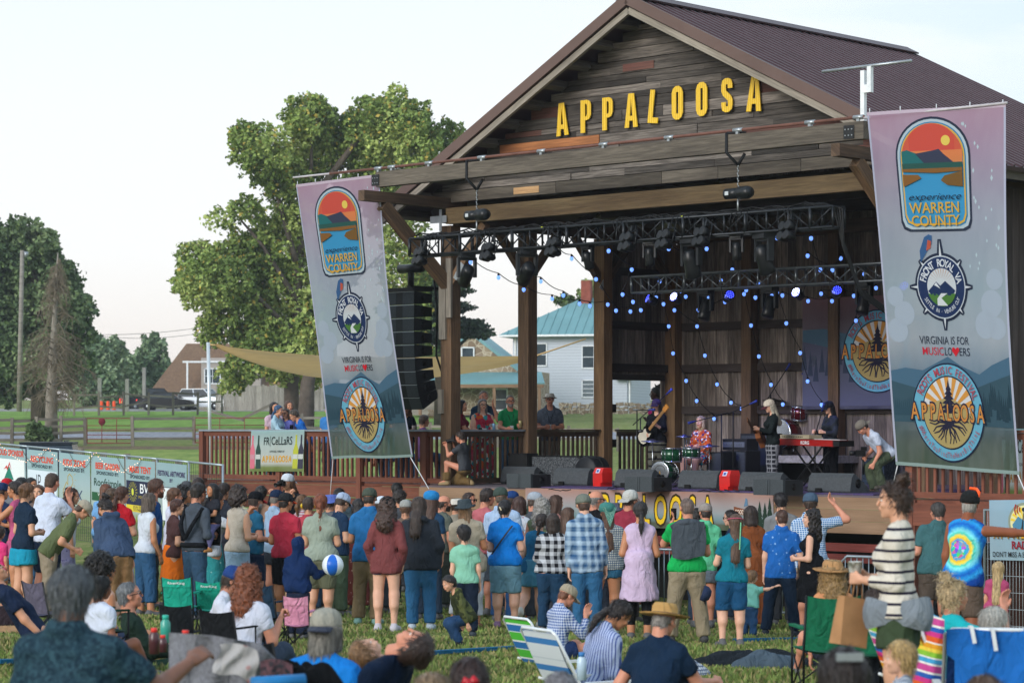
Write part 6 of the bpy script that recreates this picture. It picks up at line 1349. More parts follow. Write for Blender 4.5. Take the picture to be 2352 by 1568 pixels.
R_['guitar']=person(1767,917,42.8,'guitarist with long pale blond hair, white and maroon trucker cap and plaid wide trousers',base=SZ,group=GS_,yaw=100,fem=True,top=('long',C('#1a2224'),.5),bot=('pants',C('#22242c',pat='check',h2='#8a8c94',s=2.6)),hair=('long','#b8b0a0'),hat=('cap','#cfc3b4','#5a3038'),arms=(((.25,.35,-.9),(-.1,.95,.25),'grip'),((.25,.0,-1),(-.5,.85,.05),'grip')),skin=PK,hp=-14)
R_['keys']=person(1903,921,43.2,'keyboard player in a charcoal track jacket and dark cap',base=SZ,group=GS_,yaw=118,fem=True,top=('long',C('#2b3038'),.5),bot=('pants',C('#0f1014')),hair=('long','#120e10'),hat=('cap','#1c1e20','#1c1e20'),arms=('hold','hold'),skin=PK,hp=-10)
R_['crew']=person(1976,967,39.2,'cameraman in a white tee and olive trousers crouching on the stage',base=SZ,group=GS_,yaw=112,b=1.05,legs=(((.2,.9,-.45),(0,-.4,-1)),((.2,.8,-.65),(0,-.35,-1))),lean=46,top=('tee',C('#b8c2d6')),bot=('pants',C('#4a5442')),hat=('bcap','#77716a'),hair=('crop','#3f332c'),arms=(((.15,.6,-.8),(.0,.9,-.2),'grip'),'hold'),skin=RD,shoes='#4a4640')
# -- printed banners: flat art laid on a cloth surface
def shape2(outer,inner=None):
 cu=bpy.data.curves.new('t','CURVE');cu.dimensions='2D';cu.fill_mode='BOTH'
 for lp in (outer,inner):
  if not lp:continue
  s_=cu.splines.new('POLY');s_.points.add(len(lp)-1)
  for i,(x,y) in enumerate(lp):s_.points[i].co=(x,y,0,1)
  s_.use_cyclic_u=True
 ob=bpy.data.objects.new('t',cu);link(ob);dg=bpy.context.evaluated_depsgraph_get();dg.update()
 me=bpy.data.meshes.new_from_object(ob.evaluated_get(dg));v=[tuple(q.co[:2]) for q in me.vertices];f=[tuple(p.vertices) for p in me.polygons]
 bpy.data.objects.remove(ob);bpy.data.meshes.remove(me);bpy.data.curves.remove(cu);return v,f
@memo
def inkm(h,tr=.35):
 t=NT('print');t.done(hexc(h),.75,None,spec=.15)
 if tr:
  q=t.n('ShaderNodeBsdfTranslucent',{'Color':hexc(h)});m=t.n('ShaderNodeMixShader',{0:tr});t.l(t.b.outputs[0],m.inputs[1]);t.l(q.outputs[0],m.inputs[2]);t.l(m.outputs[0],t.out.inputs[0])
 return t.m
class Art:
 """surf(u, v) -> point on the cloth, v down; polygons are cut small enough to follow it"""
 def __init__(s,surf,nrm,par,maxe=.12,step=.004):s.surf=surf;s.n=nrm;s.par=par;s.e=maxe;s.step=step;s.mb={};s.L=1;s.cur='print'
 def put(s,vs,fs,col,layer):
  mb=s.mb.setdefault((s.cur),(MB(),[]))
  if col not in mb[1]:mb[1].append(col)
  mi=mb[1].index(col);out=[];off=s.n*s.step*layer
  for f in fs:
   for i in range(1,len(f)-1):out.append((vs[f[0]],vs[f[i]],vs[f[i+1]]))
  V_=[];T=[]
  while out:
   a,b,c=out.pop();l=[((a[0]-b[0])**2+(a[1]-b[1])**2,0),((b[0]-c[0])**2+(b[1]-c[1])**2,1),((c[0]-a[0])**2+(c[1]-a[1])**2,2)]
   m,k=max(l)
   if m>s.e**2:
    if k==0:d=((a[0]+b[0])/2,(a[1]+b[1])/2);out+=[(a,d,c),(d,b,c)]
    elif k==1:d=((b[0]+c[0])/2,(b[1]+c[1])/2);out+=[(a,b,d),(a,d,c)]
    else:d=((c[0]+a[0])/2,(c[1]+a[1])/2);out+=[(a,b,d),(d,b,c)]
   else:
    T.append((len(V_),len(V_)+1,len(V_)+2));V_+=[s.surf(*a)+off,s.surf(*b)+off,s.surf(*c)+off]
  mb[0].add(V_,T,mi)
 def poly(s,outer,col,layer=1,inner=None):
  if inner is None and len(outer)==4:v,f=outer,[(0,1,2,3)]
  else:v,f=shape2(outer,inner)
  s.put(v,f,col,layer)
 def rect(s,u0,v0,u1,v1,col,layer=1):s.poly([(u0,v0),(u1,v0),(u1,v1),(u0,v1)],col,layer)
 def disc(s,u,v,r,col,layer=1,n=40,r2=None,ri=0):
  r2=r2 or r;o=[(u+r*math.cos(6.2832*i/n),v+r2*math.sin(6.2832*i/n)) for i in range(n)]
  if ri:s.poly(o,col,layer,[(u+(x-u)*ri,v+(y-v)*ri) for x,y in o])
  else:s.put(o,[tuple(range(n))],col,layer)
 def text(s,t,u,v,h,col,layer=2,sx=1.0,off=.01,width=None,arc=None,shear=0,rot=0):
  if arc is None:
   vs,fs=text_polys(t,off=off,shear=shear);w_=max(x for x,y in vs)-min(x for x,y in vs);k=h/.70
   if width:sx=width/(w_*k)
   c_,s_=math.cos(rot),math.sin(rot)
   s.put([(u+(x*k*sx)*c_+y*k*s_,v-y*k*c_+x*k*sx*s_) for x,y in vs],fs,col,layer)
  else:
   r,a0,a1=arc;n=len(t)
   for i,ch in enumerate(t):
    if ch==' ':continue
    a=R(a0+(a1-a0)*(i+.5)/n);bot=(a1<a0)
    cu_,cv_=u+r*math.sin(a),v-r*math.cos(a);vs,fs=text_polys(ch,off=off);k=h/.70;rt_=a if not bot else a+math.pi
    c_,s_=math.cos(rt_),math.sin(rt_);hh_=h/2
    s.put([(cu_+x*k*sx*c_-(-(y*k-hh_))*s_,cv_+x*k*sx*s_+(-(y*k-hh_))*c_) for x,y in vs],fs,col,layer)
 def flush(s,mats=None,tr=.35):
  for nm,(mb,cols) in s.mb.items():obj(nm,mb,[inkm(c,tr) for c in cols],s.par)
  s.mb={}
def arcp(u,v,r,a0,a1,n=16):return [(u+r*math.sin(R(a0+(a1-a0)*i/n)),v-r*math.cos(R(a0+(a1-a0)*i/n))) for i in range(n+1)]
def festival_logo(A,u,v,r,L=1,seed=1):
 A.cur='festival_emblem';rs=random.Random(seed)
 A.disc(u,v,r*1.0,'#232c44',L,56);A.disc(u,v,r*.965,'#6fb6d2',L+1,56);A.disc(u,v,r*.745,'#232c44',L+2,48);A.disc(u,v,r*.715,'#dfe0e2',L+3,48)
 ri=r*.715
 for i in range(9):
  a=-86+i*19.2;A.put([(u,v)]+arcp(u,v,ri,a,a+10,3),[(0,1,2,3,4)],'#d79a4a',L+4)
 low=[(u-ri*.99,v)]+[(u+ri*x,v-ri*y) for x,y in ((-.75,.18),(-.45,.32),(-.1,.42),(.3,.34),(.55,.24),(.8,.02))]+[(u+ri*.99,v)]+list(reversed(arcp(u,v,ri,-90,-270,22)))[1:-1]
 A.poly(low,'#b3a06a',L+5)
 tr_=[(-.04,-.02)];
 for i in range(6):y=.05+.13*i;w_=.42-.06*i;tr_+=[(-w_,y-.05),(-w_*.38,y+.05)]
 pts=tr_+[(0,.93)]+[(-x,y) for x,y in reversed(tr_)];A.poly([(u+x*ri*.9,v-ri*y*1.0) for x,y in pts],'#2b2b40',L+6)
 for i in range(15):
  a=100+i*11.5;p=[(u+.02*(i-7)*r,v+.22*r)]
  for k in range(1,5):rr=ri*(.25+.19*k);aa=R(a+rs.uniform(-7,7));p.append((u+rr*math.sin(aa),v-rr*math.cos(aa)*.9+.10*r))
  for k in range(4):
   (x0,y0),(x1,y1)=p[k],p[k+1]
   if math.hypot(x1-u,y1-v)>ri*.98:break
   l=math.hypot(x1-x0,y1-y0)+1e-6;nx,ny=-(y1-y0)/l,(x1-x0)/l;w_=r*(.026-.005*k)
   A.put([(x0+nx*w_,y0+ny*w_),(x1+nx*w_*.7,y1+ny*w_*.7),(x1-nx*w_*.7,y1-ny*w_*.7),(x0-nx*w_,y0-ny*w_)],[(0,1,2,3)],'#2b2b40',L+6)
 A.cur='lettering'
 A.text('ROOTS MUSIC FESTIVAL',u,v,r*.155,'#b04a58',L+7,.74,.012,arc=(r*.855,-66,70));A.text('#WhereYouFindTheNextBigThing',u,v,r*.12,'#b04a58',L+7,.62,.0,arc=(r*.855,250,112))
 for i,ch in enumerate('APPALOOSA'):
  x=u-1.04*r+2.08*r*(i+.5)/9;A.text(ch,x,v+.17*r,r*.36,'#2b2b40',L+7,.62,.05);A.text(ch,x,v+.16*r,r*.33,'#d48f47',L+8,.60,.015)
def banner_cloth(name,label,tl,tr_,br,bl,amp,mat,cat='banner',W=2.35,H=5.25,grid=(28,60)):
 n=(tr_-tl).cross(bl-tl).normalized()
 if n.y>0:n=-n
 def surf(u,v):
  s_,t_=u/W,v/H;p=tl.lerp(tr_,s_).lerp(bl.lerp(br,s_),t_)
  return p+n*amp*(math.sin(s_*7+t_*3)*(.4+t_)+.5*math.sin(s_*3-t_*5+1))+(tr_-tl).normalized()*(.03*math.sin(t_*3.1)*(1-2*s_))
 t_=thing(name,label,cat,tl.lerp(tr_,.5));mb=MB();mb.grid(lambda a,b:surf(a*W,b*H),grid[0],grid[1]);o=obj('cloth',mb,mat,t_)
 return t_,surf,n
def gradient_mat(stops,transp=.10,seed=0):
 t=NT('banner_cloth');c=t.coord('UV');s_=t.n('ShaderNodeSeparateXYZ');t.l(c,s_.inputs[0]);r=t.n('ShaderNodeValToRGB');e=r.color_ramp.elements;e[0].position=stops[0][0];e[0].color=hexc(stops[0][1]);e[1].position=stops[-1][0];e[1].color=hexc(stops[-1][1])
 for p_,q_ in stops[1:-1]:z=e.new(p_);z.color=hexc(q_)
 t.l(s_.outputs[1],r.inputs[0]);n_=t.noise(t.coord('Object',(1,1,.4)),2.2,3);col=t.mix(t.mr(n_,.35,.7,0,.14),r.outputs[0],hexc('#e8eaf0'))
 t.done(col,.7,n_,.25,.05,.2);tl_=t.n('ShaderNodeBsdfTranslucent');t.l(col,tl_.inputs[0]);m=t.n('ShaderNodeMixShader',{0:.5});t.l(t.b.outputs[0],m.inputs[1]);t.l(tl_.outputs[0],m.inputs[2])
 tp=t.n('ShaderNodeBsdfTransparent');m2=t.n('ShaderNodeMixShader',{0:transp});t.l(m.outputs[0],m2.inputs[1]);t.l(tp.outputs[0],m2.inputs[2]);t.l(m2.outputs[0],t.out.inputs[0]);return t.m
BG_=[(0,'#b58ea4'),(.12,'#ad95ac'),(.3,'#a3a7b8'),(.5,'#a3b4bf'),(.64,'#a8b2bc'),(.72,'#7e93a4'),(.76,'#48667a'),(.86,'#3f5a66'),(.93,'#455c50'),(1,'#4f6450')]
def tall_banner(name,label,tl,tr_,br,bl,amp,seed):
 T_,surf,n=banner_cloth(name,label,tl,tr_,br,bl,amp,gradient_mat(BG_,.13));A=Art(surf,n,T_);c=1.10
 A.cur='hem';[A.rect(0,y,2.35,y+.05,'#c9b9c8' if y<1 else '#93a8a4',1) for y in (0,5.2)];[A.rect(x,.05,x+.035,5.2,'#b4b8cc',1) for x in (0,2.315)]
 A.cur='landscape_print';A.poly([(.036,3.85),(.3,3.80),(.6,3.83),(.9,3.70),(1.1,3.62),(1.35,3.74),(1.75,3.86),(2.0,3.72),(2.31,3.60),(2.31,4.3),(.036,4.3)],'#4a6c84',1)
 A.poly([(.036,4.0),(.5,4.1),(1.0,4.0),(1.7,4.05),(2.31,3.85),(2.31,4.6),(.036,4.6)],'#3c5866',2)
 rs=random.Random(seed)
 for i in range(16):x=1.75+.035*i;y=4.25-.25*rs.random();A.put([(x-.035,y+.3),(x,y-.05),(x+.035,y+.3)],[(0,1,2)],'#2a4350',3)
 for i in range(10):x=.08+.035*i;y=4.3;A.put([(x-.03,y+.2),(x,y-.08*rs.random()),(x+.03,y+.2)],[(0,1,2)],'#33505f',3)
 for x,y,r in ((.22,2.75,.15),(.36,3.0,.18),(.22,3.25,.18),(2.12,2.5,.15),(2.05,2.85,.2),(1.92,3.15,.2),(2.13,3.2,.16)):A.disc(x,y,r,'#a5b1bf',1,24)
 for i in range(26):x=1.6+.65*rs.random();y=.15+2.2*rs.random();r=.012+.012*rs.random();A.put([(x-r,y),(x,y-r*2),(x+r,y),(x,y+r*2)],[(0,1,2,3)],'#b7c9d0',1)
 A.cur='county_badge'
 def arch(k,y0=.12,y1=1.80,w_=.64):
  w_-=k;y0+=k;y1-=k;r=w_*.92;o=[(c-w_,y1-.14)]+[(c-w_*math.cos(a),y0+r-r*math.sin(a)) for a in [math.pi*i/18 for i in range(19)]]+[(c+w_,y1-.14),(c+w_-.04,y1-.04),(c+w_-.14,y1),(c-w_+.14,y1),(c-w_+.04,y1-.04)];return o
 A.poly(arch(0),'#2e3648',2);A.poly(arch(.035),'#b9cbd6',3);A.poly(arch(.075),'#3d86b0',4);A.poly(arch(.095),'#e0b24a',5)
 def clip(y0,y1):return [(x,min(max(y,y0),y1)) for x,y in arch(.12)]
 A.poly(arch(.12),'#3f98cc',6)
 A.poly([(x,min(y,.80)) for x,y in arch(.12) if y<.85],'#d2604a',7);A.poly([(c-.515,.62),(c+.515,.62),(c+.515,.84),(c-.515,.84)],'#d88452',8)
 A.poly(arcp(c,.72,.50,-50,50,12)+[(c+.38,.62),(c-.38,.62)],'#cd5548',8);A.disc(c+.24,.48,.075,'#e3cf62',9,24)
 A.poly([(c-.515,.62),(c-.42,.60),(c-.2,.68),(c,.80),(c-.515,.86)],'#2a6f72',9)
 A.poly([(c-.28,.66),(c+.02,.62),(c+.12,.60),(c+.2,.68),(c+.36,.80),(c-.1,.84)],'#3d4258',10);A.rect(c-.515,.80,c+.515,.89,'#2f5a54',11)
 A.poly([(c-.515,.88),(c+.515,.88),(c+.515,.93),(c+.05,.95),(c-.515,.92)],'#8a5f32',12);A.poly([(c-.515,.96),(c-.25,.97),(c-.2,1.02),(c-.35,1.08),(c-.515,1.14)],'#8a5f32',12);A.poly([(c+.515,.93),(c+.2,.99),(c+.13,1.06),(c+.24,1.13),(c+.515,1.16)],'#7a5a30',12)
 A.cur='lettering';A.text('experience',c,1.34,.10,'#20283a',13,width=.92,off=-.004,shear=.4);A.text('WARREN',c,1.53,.155,'#dca93c',13,width=.88);A.text('COUNTY',c,1.72,.155,'#dca93c',13,width=.86)
 A.cur='compass_emblem';v0=2.61;K=.88
 A.disc(c,v0,.50,'#262f44',2,48)
 for a,l in ((0,.70),(90,.60),(180,.63),(270,.60),(45,.555),(135,.555),(225,.555),(315,.555)):
  q=[(c+r_*math.sin(R(a+da)),v0-r_*math.cos(R(a+da))) for r_,da in ((.44,-9),(l,-2.5),(l,2.5),(.44,9))];A.put(q,[(0,1,2,3)],'#262f44',2)
  q=[(c+r_*math.sin(R(a+da)),v0-r_*math.cos(R(a+da))) for r_,da in ((.44,-3),(l*.97,0),(.44,3))];A.put(q,[(0,1,2)],'#d4dae2',3)
 A.disc(c,v0,.46,'#c9d2dc',4,48);A.disc(c,v0,.442,'#24365e',5,48);A.disc(c,v0,.275,'#cfd6dc',6,40)
 for i in range(15):a=R(-80+i*11.4);A.put([(c+.10*math.sin(a),v0-.02-.10*math.cos(a)),(c+.27*math.sin(a+.02),v0-.27*math.cos(a)),(c+.27*math.sin(a-.02),v0-.27*math.cos(a))],[(0,1,2)],'#b98668',7)
 A.poly([(c-.26,v0+.06),(c-.1,v0-.08),(c-.03,v0-.02),(c+.07,v0-.09),(c+.26,v0+.05),(c+.2,v0+.12),(c-.2,v0+.12)],'#22355c',8);A.poly([(c-.14,v0-.03),(c-.1,v0-.07),(c-.03,v0+.02)],'#dfe4ea',9)
 A.poly(arcp(c,v0,.28,110,250,14),'#4f7d3c',8);A.poly([(c-.02,v0+.09),(c+.10,v0+.09),(c-.02,v0+.16),(c+.1,v0+.27),(c-.1,v0+.27),(c-.10,v0+.17)],'#d7dce0',9)
 A.cur='lettering';A.text('FRONT ROYAL VA',c,v0,.11,'#d7dde6',7,.78,.02,arc=(.355,-78,80));A.text('SETTLE IN · VENTURE OUT',c,v0,.06,'#d7dde6',7,.8,.0,arc=(.355,244,116))
 A.cur='bluebird_print';v0+=.07;A.poly([(c-.36,v0-.60),(c-.26,v0-.80),(c-.18,v0-.84),(c-.12,v0-.82),(c-.14,v0-.70),(c-.24,v0-.58),(c-.36,v0-.42)],'#3a5f8c',4);A.poly([(c-.2,v0-.76),(c-.14,v0-.74),(c-.16,v0-.64),(c-.24,v0-.6)],'#c05a44',5)
 A.cur='lettering';A.text('VIRGINIA IS FOR',c-.02,3.44,.115,'#2b3242',3,width=.98,off=.004);A.text('MUSIC',c-.27,3.60,.115,'#c2283c',3,width=.40,off=.004);A.text('LO',c+.03,3.60,.115,'#2b3242',3,width=.15,off=.004);A.text('ERS',c+.37,3.60,.115,'#2b3242',3,width=.22,off=.004)
 A.poly([(c+.18,3.615),(c+.10,3.53),(c+.115,3.485),(c+.15,3.48),(c+.18,3.51),(c+.21,3.48),(c+.245,3.485),(c+.26,3.53)],'#d02433',3)
 festival_logo(A,c,4.43,.72,4,seed);A.flush()
 for x in (.05,.6,1.2,1.75,2.3):mb=MB();mb.tube([surf(x,.0)+Vector((0,0,-.02)),surf(x,0)+Vector((0,0,.06))],.008,5);obj('tie',mb,plain('#c9cdd2',.5),T_)
 return T_,surf
tall_banner('tall_banner','tall emblem banner left of the stage, its lower end blown aside',P(682,424,45.2),P(870,400,43.66),P(943,1050,44.0),P(765,1053,45.6),.055,3)
tall_banner('tall_banner','tall emblem banner hanging straight at the right end of the stage',P(1993,259,36.34),P(2310,238,34.7),P(2338,1090,34.4),P(2060,1067,36.0),.045,4)
for a,b,lab in ((P(943,1050,44.0),P(985,1122,43.4),'white rope tying the right lower corner of the left banner down'),(P(765,1053,45.6),P(757,1150,45.6),'thin white cord under the left lower corner of the left banner'),(P(2338,1090,34.4),P(2368,1160,34.2),'white rope from the right lower corner of the right banner'),(P(2062,1067,36),P(2052,1110,36.2),'short white rope at the left lower corner of the right banner')):
 mb=MB();mb.tube([a,b],.006 if 'thin' in lab else.009,5);tag(obj('rope',mb,plain('#d5d8dc',.7)),lab,'rope','ropes of the tall banners')
def flat_banner(name,label,tl,tr_,bl,mat,W,H,amp=.0,cat='banner',par=None):
 ex=(tr_-tl)/W;ez=(bl-tl)/H;n=ex.cross(ez).normalized();n=-n if n.y>0 else n
 surf=lambda u,v:tl+ex*u+ez*v+n*amp*math.sin(u*5)*math.sin(v*4+u)
 t_=thing(name,label,cat,tl);mb=MB();mb.grid(lambda a,b:surf(a*W,b*H),10,6);obj('cloth',mb,mat,t_);return t_,Art(surf,n,t_,.3,.003)
T_,A=flat_banner('backdrop','dusk coloured festival backdrop hung on the back wall at the right of the band',B(3.38,6.36,3.58),B(8.2,6.36,3.58),B(3.38,6.36,1.42),gradient_mat([(0,'#9a6c72'),(.25,'#8a7a86'),(.45,'#6f7c92'),(.7,'#60607a'),(1,'#585a72')],0),4.82,2.16,.01)
A.cur='landscape_print';A.poly([(.01,.62),(.5,.60),(1.1,.72),(1.8,.85),(2.4,.7),(3.2,.8),(4.8,.6),(4.8,1.3),(.01,1.3)],'#4f6c80',1);A.poly([(.01,.84),(.7,.98),(1.5,1.05),(2.6,.95),(4.8,1.0),(4.8,2.1),(.01,2.1)],'#5c5f76',2)
rs=random.Random(5)
for i in range(34):x=.05+.14*i;y=.80+.15*rs.random()+.1*(i%3);A.put([(x-.07,y+.5),(x,y),(x+.07,y+.5)],[(0,1,2)],'#3d465c',3)
pq=qline(2013,6.3)-3.38;festival_logo(A,pq,1.06,.80,4,7);A.flush(tr=0)
T_,A=flat_banner('stage_banner','wide stage front banner with outlined yellow letters on a sunset and hills print',B(qline(1207,-.74),-.74,.0),B(qline(1776,-.74),-.74,.0),B(qline(1207,-.74),-.74,-.62),gradient_mat([(0,'#cf9a86'),(.3,'#c9b9b8'),(.55,'#b9c4c8'),(.72,'#8db2b8'),(.8,'#7f9a98'),(.86,'#5e6a4a'),(1,'#566040')],0),6.0,.62,.006)
xs=lambda px:(qline(px,-.74)-qline(1207,-.74))/(qline(1776,-.74)-qline(1207,-.74))*6.0
for ch,px in zip('APPALOOSA',(1356,1390,1421,1452,1484,1518,1553,1590,1626)):A.cur='lettering';A.text(ch,xs(px),.56,.50,'#3a3020',2,.56,.05);A.text(ch,xs(px),.545,.47,'#e3bb28',3,.54,.015)
A.cur='landscape_print'
for px,h in ((1745,.42),(1757,.40),(1768,.48),(1214,.34)):
 x=xs(px)
 for k in range(4):A.put([(x-.10+.02*k,.56-k*h*.22),(x,.56-h*.45-k*h*.2),(x+.10-.02*k,.56-k*h*.22)],[(0,1,2)],'#26382e',2)
A.poly([(xs(1686),.22),(xs(1712),.26),(xs(1712),.36),(xs(1686),.34)],'#7a4a34',2);A.text('GOOD',xs(1699),.34,.07,'#e8dccc',3,width=.2)
A.poly([(xs(1709),.22),(xs(1713),.07),(xs(1717),.10),(xs(1718),.2)],'#5c7a94',2);A.flush(tr=0)
def wine(label,tl,tr_,bl):
 T_,A=flat_banner('wine_banner',label,tl,tr_,bl,gradient_mat([(0,'#a9cfd0'),(.35,'#cfe0da'),(.8,'#dfe0d8'),(.9,'#8a9a50'),(1,'#7a8a44')],0),1.22,.86,.012);A.cur='bottle_print'
 for x,c1,c2 in ((.05,'#c46a7a','#b8808c'),(.19,'#2f4640','#3a524a'),(1.04,'#a8ac3c','#8f9a34'),(1.16,'#3a3a48','#52424c')):A.poly([(x-.055,.80),(x-.06,.42),(x-.02,.28),(x-.018,.10),(x+.018,.10),(x+.02,.28),(x+.06,.42),(x+.055,.80)],c1,1);A.rect(x-.055,.50,x+.055,.60,c2 if x<.1 else '#b4b8b4',2);A.flush(tr=0)
 A.cur='lettering';A.text('FR',.38,.30,.16,'#1c2a2a',2,width=.13);A.rect(.462,.12,.468,.34,'#1c2a2a',2);A.text('CeLLaRS',.72,.30,.17,'#1c2a2a',2,width=.46);A.text('OFFICIAL WINE OF',.62,.46,.04,'#2a3838',2,width=.33)
 for i,ch in enumerate('APPALOOSA'):A.text(ch,.32+.075*i,.66,.13,'#c9962c',2,.55,.03)
 A.flush(tr=0)
wine('wine sponsor banner tied on the left deck railing',B(qline(577,-.1),-.1,1.0),B(qline(699,-.1),-.1,1.02),B(qline(574,-.1),-.1,.18));wine('wine sponsor banner at the right edge behind the right tall banner',P(2296,984,37.0),P(2405,984,36.0),P(2296,1142,37.0))
M_GALV=plain('#9aa6ae',.35,.1,6,.5,.4)
fa,fb=P(513,1068,47),P(-12,1017.5,55.2);fL=(fb-fa).length;fd=(fb-fa)/fL;fd2=Vector((fd.x,fd.y,0)).normalized()
SFX=[(512,434),(434,361),(361,291),(291,212),(212,138),(138,64),(64,-12)]
def fpos(px):
 t_=(px-CX)/F;return (t_*fa.y-fa.x)/(fd.x-t_*fd.y)
sp_txt=[('','white'),('FESTIVAL ARTWORK','BY'),('MASS TENT','SPONSORED BY:'),('BEER GARDEN','SPONSORED BY:'),('KIDS ZONE','SPONSORED BY:'),('RECYCLING','SPONSORED BY:'),('PROUD SPONSOR','')]
sf_l=['plain white radio banner at the right end of the sponsor fence','pale sponsor banner headed FESTIVAL ARTWORK BY','sponsor banner headed MASS TENT with a dark blue block','sponsor banner headed BEER GARDEN with a green stripe','sponsor banner headed KIDS ZONE with a small gold house','sponsor banner headed RECYCLING with a white block','sponsor banner headed PROUD SPONSOR with red and green peaks']
for k,((x1,x0),(h1,h2),lab) in enumerate(zip(SFX,sp_txt,sf_l)):
 a=fa+fd*fpos(x0+1);b=fa+fd*fpos(x1-2);off=Vector((-.02,-.05,-.06));W=(b-a).length;Hh=1.28;low=.42 if k==0 else 0
 bl_=a+off+Vector((0,0,-Hh));m_=gradient_mat([(0,'#a9cbd2'),(.22,'#aacbd0'),(.5,'#b9d0d4'),(.85,'#c3d2c4'),(1,'#8a9a60')],0) if k else gradient_mat([(0,'#bfd6e2'),(1,'#bcd0da')],0)
 T_,A=flat_banner('sponsor_banner',lab,a+off-Vector((0,0,low)),b+off-Vector((0,0,low)),bl_,m_,W,Hh-low,.008);tag(T_,group='banners on the sponsor fence');A.cur='lettering';c=W/2
 if k:A.text(h1,c,.26 if h2 else.18,.13 if k!=1 else.10,'#d0492e' if k!=1 else '#3a2f58',2,width=W*(.72 if k not in (1,6) else.90),off=.03)
 if k and h2:A.text(h2,c,.38,.07,'#25303c' if k!=1 else '#3a2f58',2,width=W*(.66 if k>1 else.1),off=.02)
 A.cur='sponsor_print'
 if k==0:A.disc(c,.42,.2,'#c9a83c',1,24,.26);A.disc(c,.40,.14,'#f2ecd0',2,20,.18);A.disc(c-.0,.34,.07,'#b8402c',3,18,.09);A.disc(c,.34,.04,'#e8d64a',4,12)
 if k==1:A.rect(.24,.48,W-.22,1.18,'#5a6470',1);A.rect(.26,.5,W-.24,1.16,'#dbe3e6',2);A.text('Amanda',c,.74,.10,'#6a7078',3,width=.6,off=-.005,shear=.4);A.text('Gore',c,.98,.10,'#6a7078',3,width=.4,off=-.005,shear=.4)
 if k==2:
  A.rect(.03,.43,W-.05,.93,'#2c3048',1);A.text('BVM',.93,.67,.19,'#dfe2e6',3,width=.6);A.text('FOUNDATION',.88,.78,.055,'#b9a43c',3,width=.62)
  for i in range(18):a_=R(i*20);A.put([(.32,.66),(.32+.19*math.cos(a_),.66+.21*math.sin(a_)),(.32+.19*math.cos(a_+.12),.66+.21*math.sin(a_+.12))],[(0,1,2)],'#9a9440',2)
  A.disc(.32,.66,.10,'#2c3048',3,20);A.disc(.32,.66,.05,'#c9cc48',4,8,.08);A.rect(.03,.93,W-.05,1.07,'#d3bf3c',1);A.text('SCAN THE QR CODE',.72,.99,.05,'#2c3048',2,width=.8);A.text('TO FIND OUT MORE',.72,1.05,.05,'#2c3048',2,width=.8)
 if k==3:A.text('Roofsimple',c,.62,.16,'#28463a',2,width=W*.82);A.poly([(c-.28,.66),(c-.18,.71),(c-.06,.66),(c-.18,.73)],'#28463a',2);A.rect(.03,.76,W-.04,.94,'#2c5a3c',1);A.text('WE DO ROOFS',c,.84,.07,'#dfe6e0',2,width=W*.6);A.text('www',c,.92,.05,'#dfe6e0',2)
 if k==4:
  pl=[(.2,.95),(.2,.8),(.36,.62),(.42,.68),(.42,.5),(.5,.44),(.62,.5),(.66,.62),(.56,.74),(.56,.95)]
  for i in range(len(pl)-1):
   (xa,ya),(xb,yb)=pl[i],pl[i+1];l=math.hypot(xb-xa,yb-ya);nx,ny=(yb-ya)/l*.012,-(xb-xa)/l*.012;A.put([(xa+nx,ya+ny),(xb+nx,yb+ny),(xb-nx,yb-ny),(xa-nx,ya-ny)],[(0,1,2,3)],'#b09a4c',1)
  for i in range(7):a_=R(-100+34*i);A.put([(.52+.2*math.cos(a_),.56+.17*math.sin(a_)),(.52+.28*math.cos(a_+.03),.56+.24*math.sin(a_)),(.52+.28*math.cos(a_-.05),.56+.24*math.sin(a_-.05))],[(0,1,2)],'#c9a03c',1)
  A.text('LUX',.72,1.0,.24,'#2c3e66',2,width=.78,off=-.005)
 if k==5:A.rect(.06,.44,W-.06,1.1,'#cfdbe6',1);A.text('JP',c-.18,.86,.34,'#2a3040',2,width=.26,off=-.01);A.text('JOHNPAUL',c+.18,.86,.09,'#2a3040',2,width=.55,off=0);A.text('CHIROPRACTIC',c,1.0,.045,'#b03a44',2,width=.6)
 if k==6:A.rect(.1,.26,W-.06,1.0,'#dfe4e6',1);A.poly([(c-.28,.72),(c-.02,.42),(c+.24,.72)],'#2a7a68',2);A.poly([(c-.28,.5),(c-.14,.4),(c-.1,.46),(c,.32),(c+.1,.5),(c,.38),(c-.1,.52),(c-.15,.46)],'#c63a34',3);A.text('MINT MORTGAGE LLC',c,.84,.07,'#2a7068',2,width=W*.74,off=0)
 if k:
  A.cur='tree_print'
  for i in range(9):
   x=W*(i+.6)/9.6;h=.12+.10*rs.random()
   if 1.1+.16-h>.95:A.put([(x-.035,1.26),(x,1.26-h),(x+.035,1.26)],[(0,1,2)],'#4a5a38' if i%3 else '#8a9440',1)
 A.flush(tr=0)
sf=thing('sponsor_fence','galvanised panel fence carrying the sponsor banners at left','fence',(fa.x,fa.y,gz(fa.x,fa.y)))
mb=MB()
for x1,x0 in SFX:mb.tube([fa+fd*fpos(x0),fa+fd*fpos(x1)],.022,7)
obj('top_rail',mb,M_GALV,sf)
for x in (512,434,361,291,212,138,64,-12):
 mb=MB();q=fa+fd*fpos(x);mb.tube([q+Vector((0,0,.02)),Vector((q.x,q.y,gz(q.x,q.y)))],.024,7);obj('fence_post',mb,M_GALV,sf)
mb=MB();k=0;L_=fpos(-12)
while k<L_:q=fa+fd*k+Vector((0,.02,0));mb.tube([q,Vector((q.x,q.y,gz(q.x,q.y)+.1))],.004,3,cap=False);k+=.09
for z in (.2,.42,1.3,1.6,1.9):mb.tube([fa+Vector((0,0,-z)),fb+Vector((0,0,-z))],.005,4)
